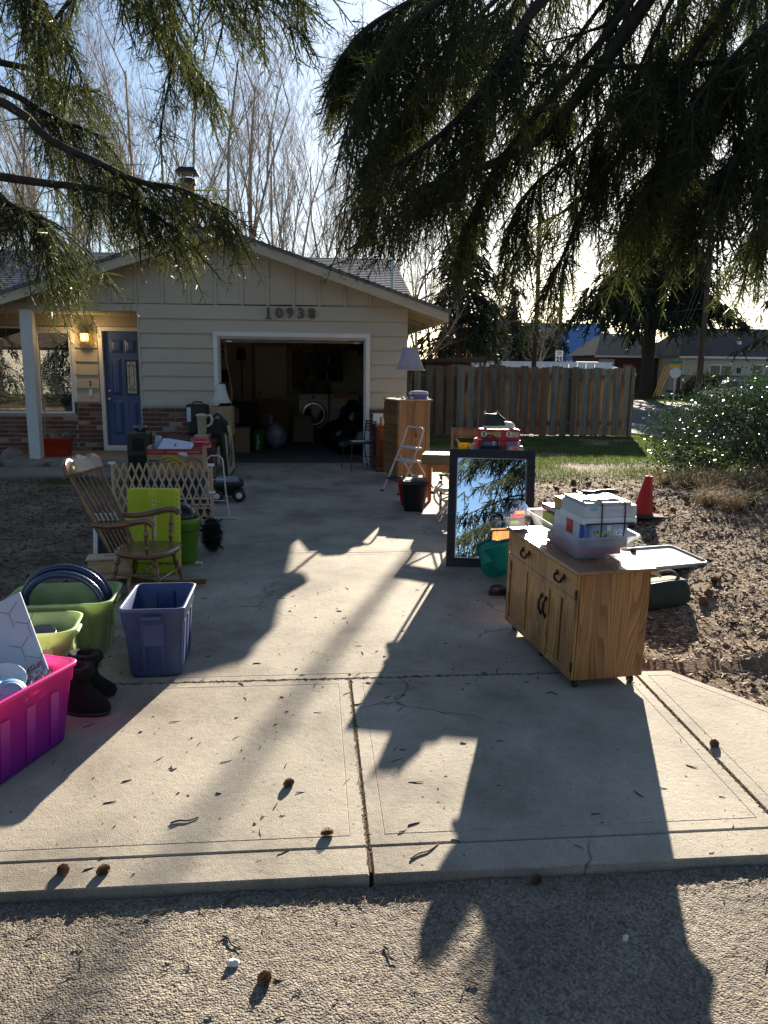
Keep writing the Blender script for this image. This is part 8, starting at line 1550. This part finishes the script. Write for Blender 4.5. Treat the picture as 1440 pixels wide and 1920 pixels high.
# ---- shrubs made of leaf faces
def leafy(name, label, c, rad, n, leaf, m_, stems=10, seed=1, group=None, cat='shrub', thick=.55):
    g = np.random.default_rng(seed); t = thing(name, c, label, cat, group=group); a = g.uniform(0, 6.283, n); b = np.arccos(g.uniform(-.55, 1, n)); q = (thick + (1 - thick) * g.random(n)) ** .6; lump = 1 + .16 * np.sin(3 * a + 2 * b + seed) + .12 * np.sin(7 * a - 5 * b) + .08 * np.sin(13 * a + 9 * b)
    p = np.stack([rad[0] * np.sin(b) * np.cos(a), rad[1] * np.sin(b) * np.sin(a), rad[2] * np.cos(b)], 1) * (q * lump)[:, None]; p[:, 2] += rad[2] * .55; p[:, 2] = np.maximum(p[:, 2], .03)
    d = p / (np.linalg.norm(p, axis=1)[:, None] + 1e-6) * .5 + g.normal(size=(n, 3)) * .7 + np.array([0, 0, .25]); d /= np.linalg.norm(d, axis=1)[:, None]; s_ = np.cross(d, g.normal(size=(n, 3))); s_ /= np.linalg.norm(s_, axis=1)[:, None]; L_ = leaf * g.uniform(.6, 1.3, n)[:, None]
    nrm = np.cross(d, s_); V = np.stack([p, p + d * L_ * .5 + s_ * L_ * .24 + nrm * L_ * .06, p + d * L_, p + d * L_ * .5 - s_ * L_ * .24 + nrm * L_ * .06], 1).reshape(-1, 3); tag(npmesh('foliage', V, np.arange(4 * n).reshape(-1, 4), m_, t), kind='stuff')
    mb = MB()
    for k in range(stems): A_ = 6.283 * k / stems; mb.tube([(0, 0, -.1), (rad[0] * .35 * math.cos(A_), rad[1] * .35 * math.sin(A_), rad[2] * .7), (rad[0] * .7 * math.cos(A_ + .3), rad[1] * .7 * math.sin(A_ + .3), rad[2] * 1.2)], [.03, .02, .006], 5)
    mb.build('stem', BARK, t); return t
GLOSS = mat('glossy_leaf', (.016, .040, .012), .2, .4, 4, col2=(.04, .08, .02), sss=.2, spec=1.0); DULL = mat('dull_leaf', (.03, .045, .015), .6, .4, 4, col2=(.07, .07, .03), sss=.3)
leafy('evergreen_shrub', 'big glossy leaved shrub at the right picture edge by the bank', (7.3, 11.4, sz(7.3, 11.4)), (1.8, 1.4, 1.05), 32000, .056, GLOSS, 14, 3); leafy('evergreen_shrub', 'second glossy shrub rising behind the first at the picture edge', (9.3, 12.6, sz(9.3, 12.6)), (1.6, 1.4, 1.35), 12000, .07, GLOSS, 10, 4)
leafy('garden_bush', 'rounded winter bush beside the stop sign across the street', (27.3, 52.6, -.5), (1.25, 1.1, 1.25), 2600, .16, DULL, 10, 5); leafy('garden_bush', 'low bush at the near corner of the ranch house', (29.5, 55.5, -.5), (1.3, 1.0, .8), 1800, .16, DULL, 8, 6)
# ---- lawn and dry grass
def blades(name, n, xr, yr, h, w, m_, dens=None, bend=.4, seed=1, kind='stuff', lift=0.0):
    g = np.random.default_rng(seed); X = g.uniform(*xr, n); Y = g.uniform(*yr, n)
    if dens is not None: k = dens(X, Y) > g.random(n); X, Y = X[k], Y[k]; n = len(X)
    Z = ground_z(X, Y) + lift; a = g.uniform(0, 6.283, n); H = h * g.uniform(.5, 1.3, n); b = np.stack([X, Y, Z], 1); s_ = np.stack([np.cos(a), np.sin(a), np.zeros(n)], 1) * w; t = np.stack([g.normal(0, bend, n) * H, g.normal(0, bend, n) * H, H], 1)
    return tag(npmesh(name, np.stack([b - s_, b + s_, b + t], 1).reshape(-1, 3), np.arange(3 * n).reshape(-1, 3), m_), kind=kind)
GRASS = mat('grass_blade', (.05, .105, .014), .6, .4, 1.2, col2=(.12, .17, .03), sss=.4)
def lawn_d(X, Y): return np.clip((Y - 10.6 - .6 * vnoise(X * 1.3, Y * 1.3, 21)) / 1.6, 0, 1) * np.clip((vnoise(X * 1.1, Y * 1.1, 22) - .12) * 3, 0.1, 1) * (Y < 18.5)
blades('lawn', 120000, (1.8, 9.5), (10.4, 18.5), .045, .0045, GRASS, lawn_d, .6, 2); blades('verge_grass', 26000, (6.5, 12.2), (18.7, 25), .07, .007, GRASS, None, .5, 3); blades('grass_patch', 3500, (-4.4, -2.2), (11.0, 11.75), .05, .004, GRASS, lambda X, Y: np.clip((vnoise(X * 2, Y * 2, 5) - .35) * 4, 0, 1), .6, 4)
blades('far_lawn_grass', 9000, (23, 32), (49.8, 58), .12, .02, GRASS, None, .5, 9)
DRY = mat('dry_grass', (.18, .125, .065), .8, .35, 3, col2=(.34, .26, .15), sss=.25)
def clump(label, x, y, n, L_, m_, seed, spread=.25, up=1.0):
    g = np.random.default_rng(seed); t = thing('grass_clump', (x, y, sz(x, y)), label, 'grass', group='ornamental grass clumps on the bank'); V = []; F = []
    for k in range(n):
        a = g.uniform(0, 6.283); l_ = L_ * g.uniform(.5, 1.2); b = np.array([g.normal(0, spread * .35), g.normal(0, spread * .35), 0]); d = np.array([math.cos(a), math.sin(a), 0]); s_ = np.array([-d[1], d[0], 0]); w = .0045; rch = g.uniform(.45, 1.0); o = len(V)
        for j in range(6): u = j / 5; p = b + d * l_ * rch * u ** 1.3 + np.array([0, 0, l_ * up * (1.15 * u - 1.0 * rch * u * u)]); p[2] = max(p[2], .01); V += [p - s_ * w * (1 - u), p + s_ * w * (1 - u) + 1e-5]
        F += [(o + 2 * j, o + 2 * j + 1, o + 2 * j + 3, o + 2 * j + 2) for j in range(5)]
    npmesh('blade_tuft', np.array(V), np.array(F), m_, t)['kind'] = 'stuff'; MB().ball((0, 0, .0), (.07, .07, .05), 8, 6).build('crown', BARK, t); return t
for i, (px, py, L_) in enumerate(((1290, 925, .55), (1345, 935, .6), (1400, 945, .6), (1440, 960, .6), (1325, 975, .5), (1250, 915, .4), (1380, 990, .5))):
    g_ = G(px, py); clump('brown dry grass clump ' + ('nearest the shrub base left end', 'below the shrub middle', 'below the right part of the shrub', 'at the right picture edge', 'in front of the other clumps', 'just right of the red cone', 'nearest the green tuft')[i], g_.x, g_.y, 150, L_, DRY, 40 + i)
g_ = G(1405, 985); clump('small fresh green grass tuft on the bank at the right', g_.x, g_.y, 90, .26, GRASS, 60, .14, 1.6)

# houses and hedge across the road behind the camera: they show in the windows and keep the open sky off the shade
far_house('street_house', 'grey house across the road, seen only as a reflection', -13, -27, 13, 8, 2.9, 2.2, PAL, BRF, z0=-.36); far_house('street_house', 'second house across the road behind the mirror tree', 7, -29, 12, 8, 2.9, 2.2, mat('blue_siding', (.18, .22, .27), .8, .06, 3), BRF, z0=-.36)
for i, x in enumerate((-16, -11.5, -7, -2.5, 4, 9)): leafy('hedge_bush', ('leftmost', 'second', 'third', 'fourth', 'fifth', 'rightmost')[i] + ' hedge bush across the road behind the camera', (x, -9.2, -.36), (2.2, 1.3, 1.5), 3500, .12, DULL, 8, 70 + i, group='hedge across the road')
# ================================================================== LITTER ON THE GROUND
def gnd(x, y): return (float(ROADZ + .006) if y < 2.72 else gz(y)) if (-1.6 < x < 2.05 or y < 2.72 or (y < 4.5 and abs(x - .2) < 2.6)) else sz(x, y)
CONE_M = mat('pine_cone', (.10, .055, .03), .85, .4, 60, col2=(.26, .165, .095))
mb = MB(); L_ = .05
for i in range(9):
    z = (i / 8 - .5) * L_; r_ = .018 * math.cos((i / 8 - .5) * 2.4) + .003
    for k in range(9):
        a = 6.283 * k / 9 + i * .7; c, s_ = math.cos(a), math.sin(a); p = Vector((r_ * c * .4, r_ * s_ * .4, z)); tip = Vector((r_ * 1.6 * c, r_ * 1.6 * s_, z + .004)); t_ = Vector((-s_, c, 0)) * .006; mb.add([p - t_, p + t_, tip + t_ * .8 + Vector((0, 0, .001)), tip - t_ * .8], [(0, 1, 2, 3)])
mb.lathe([(.002, -.025), (.009, -.015), (.011, 0), (.008, .015), (.002, .025)], 7); cone_me = mb.mesh('pine_cone'); cone_me.materials.append(CONE_M)
def cone(x, y, s_, label, group, rz): o = bpy.data.objects.new('pine_cone', cone_me); COL.objects.link(o); o.location = (x, y, gnd(x, y) + .019 * s_); o.rotation_euler = (R(85), random.uniform(0, 6), rz); o.scale = (s_, s_, s_ * 1.35); tag(o, label, 'pine cone', group)
for px, py, lab in ((540, 1474, 'pine cone alone in the middle of the near left slab'), (612, 1567, 'pine cone left of the centre joint above the near cross joint'), (494, 1846, 'larger pine cone lying on the road nearest the camera'), (118, 1636, 'long pine cone on the joint near the left picture edge'), (192, 1638, 'pine cone on the joint, right neighbour of the long one'), (1338, 1399, 'pine cone on the flared slab at the right'), (1003, 1640, 'pine cone at the kerb inside the cabinet shadow')):
    p = PZ(px, py, ROADZ) if py > 1660 else G(px, py); cone(p.x, p.y, .72, lab, None, random.uniform(0, 3))
o = bpy.data.objects.new('pine_cone', cone_me); COL.objects.link(o); o.location = (3.02, 6.86, sz(3.27, 6.78) + .12); o.rotation_euler = (R(80), .4, .5); tag(o, 'pine cone resting on the off-white tote lid', 'pine cone')
g = np.random.default_rng(77)
for k in range(85):
    x, y = g.uniform(2.2, 6.2), 4.4 + 7.0 * g.random() ** .6
    if abs(x - 3.3) < .5 and abs(y - 6.8) < .4: continue
    cone(float(x), float(y), float(g.uniform(.7, 1.25)), 'dark fallen pine cone on the brown soil bank', 'pine cones scattered on the soil', float(g.uniform(0, 6)))
# twigs, needles and chips
def sticks(name, n, xr, yr, ln, wd, m_, seed, keep=None, parent=None):
    g = np.random.default_rng(seed); X = g.uniform(*xr, n); Y = g.uniform(*yr, n)
    if keep is not None: k = keep(X, Y, g); X, Y = X[k], Y[k]; n = len(X)
    Z = np.array([gnd(float(a), float(b)) for a, b in zip(X, Y)]); a = g.normal(.35, .9, n); L_ = g.uniform(ln[0], ln[1], n) * g.random(n) ** .7; W_ = g.uniform(wd[0], wd[1], n); d = np.stack([np.cos(a), np.sin(a), g.normal(0, .05, n)], 1) * L_[:, None] / 2; s_ = np.stack([-np.sin(a), np.cos(a), np.zeros(n)], 1) * W_[:, None]; c = np.stack([X, Y, Z + .001], 1); u = np.stack([np.zeros(n), np.zeros(n), W_ * 1.7], 1); bow = s_ * g.normal(0, 2.0, (n, 1))
    V = np.stack([c - d - s_, c - d + s_, c - d + u, c - s_ + bow, c + s_ + bow, c + u + bow, c + d - s_ * .5, c + d + s_ * .5, c + d + u * .5], 1).reshape(-1, 3); f = np.array([(0, 3, 5, 2), (1, 2, 5, 4), (3, 6, 8, 5), (4, 5, 8, 7), (0, 1, 4, 3), (3, 4, 7, 6)]); F = (f[None] + (np.arange(n) * 9)[:, None, None]).reshape(-1, 4)
    return tag(npmesh(name, V, F, m_), kind='stuff')
TWG = mat('twig_dark', (.055, .035, .022), .9, .4, 20); STR = mat('straw_needle', (.26, .18, .10), .9, .3, 20)
sticks('fallen_twigs', 330, (-1.6, 2.05), (2.75, 6.5), (.02, .085), (.0012, .0032), TWG, 5, lambda X, Y, g: g.random(len(X)) < .75); sticks('road_twigs', 240, (-1.9, 2.6), (1.2, 2.7), (.02, .10), (.0010, .0026), mat('twig_pale', (.12, .085, .055), .9, .4, 20), 6); sticks('fallen_needles', 1500, (-1.7, 3.2), (1.2, 6.5), (.008, .022), (.0005, .0009), STR, 7)
def injoint(X, Y, g): return (np.abs(X - XM) < .009) | (np.abs(X - XR) < .009)
sticks('joint_needles', 60000, (.19, 2.08), (2.75, 4.52), (.008, .03), (.0006, .0013), STR, 8, injoint)
sticks('kerb_needles', 1500, (-2.0, 3.2), (2.58, 2.718), (.015, .07), (.0005, .0012), STR, 9); sticks('crossjoint_needles', 700, (-1.5, 2.05), (4.515, 4.545), (.01, .04), (.0007, .0016), TWG, 19)
def chips(name, n, xr, yr, size, m_, seed, keep=None):
    g = np.random.default_rng(seed); X = g.uniform(*xr, n); Y = g.uniform(*yr, n)
    if keep is not None: k = keep(X, Y, g); X, Y = X[k], Y[k]; n = len(X)
    Z = ground_z(X, Y); d = g.normal(size=(n, 3)) * np.array([1, 1, .22]); d /= np.linalg.norm(d, axis=1)[:, None]; s_ = np.cross(d, g.normal(size=(n, 3)) * .45 + np.array([0, 0, 1])); s_ /= np.linalg.norm(s_, axis=1)[:, None]; L_ = (g.uniform(size[0], size[1], n) * g.random(n) ** .5)[:, None]; c = np.stack([X, Y, Z + .005 + .4 * L_[:, 0] * np.abs(d[:, 2])], 1); w = L_ * g.uniform(.2, .5, (n, 1))
    return tag(npmesh(name, np.stack([c - d * L_ / 2 - s_ * w / 2, c + d * L_ / 2 - s_ * w / 2, c + d * L_ / 2 + s_ * w / 2, c - d * L_ / 2 + s_ * w / 2], 1).reshape(-1, 3), np.arange(4 * n).reshape(-1, 4), m_), kind='stuff')
rt = lambda X, Y, g: (X > 2.12 + .0 * Y) & ((Y > 4.5) | (X > 2.2 + (4.53 - Y) * .72)) & (g.random(len(X)) < np.clip(1.4 - (Y - 8) * .25, .15, 1))
chips('bark_mulch', 60000, (2.1, 7.5), (2.9, 12), (.014, .05), mat('mulch_tan', (.30, .22, .155), .9, .45, 25, col2=(.58, .46, .34)), 11, rt); chips('leaf_litter', 30000, (2.1, 7.5), (2.9, 12), (.012, .06), mat('mulch_dark', (.05, .033, .022), .95, .4, 25, col2=(.13, .09, .06)), 12, rt)
chips('yard_litter', 26000, (-7, -1.66), (4.6, 12.6), (.012, .05), mat('litter_left', (.035, .025, .018), .95, .5, 25, col2=(.11, .08, .055)), 13); sticks('yard_twigs', 1500, (-6, -1.75), (5.5, 12), (.05, .3), (.001, .003), mat('twig_grey', (.09, .07, .05), .9, .4, 9), 14); sticks('bank_twigs', 420, (2.3, 6.5), (3.6, 10), (.05, .35), (.0015, .005), mat('twig_tan', (.22, .16, .10), .9, .4, 9), 15, lambda X, Y, g: (Y > 4.6) | (X > 3.4))
for i, (px, py, s_) in enumerate(((437, 1812, .022), (1172, 1765, .012))):
    p = PZ(px, py, ROADZ); mb = MB(); mb.ball((0, 0, .012), (s_, s_ * .6, .014), 10, 7, jit=.35, seed=i); solo(mb.build('paper_scrap', WHITE), ('crumpled white scrap on the road at the lower left', 'tiny white scrap in the cabinet shadow on the road')[i], 'scrap', (p.x, p.y, ROADZ))
for i, (px, py, ln, a) in enumerate(((320, 1545, .12, 12), (770, 1612, .16, 32), (418, 1760, .1, -50), (720, 1780, .08, -70))):
    p = PZ(px, py, ROADZ) if py > 1650 else G(px, py); z_ = ROADZ + .012 if py > 1650 else p.z + .005; q = [(0, 0, 0), (ln * .3, .006, .002), (ln * .6, -.004, .001), (ln, .01, 0)]; o = MB().tube(smooth_poly(q, 10), [.0045 - .0002 * j for j in range(10)], 6).build('fallen_stick', TWG if i != 1 else STR); solo(o, ('forked dark stick on the near left slab', 'pale stick across the centre joint at the kerb', 'curved stick on the road below the kerb', 'short stick on the road at the picture centre')[i], 'stick', (p.x, p.y, z_), R(a))
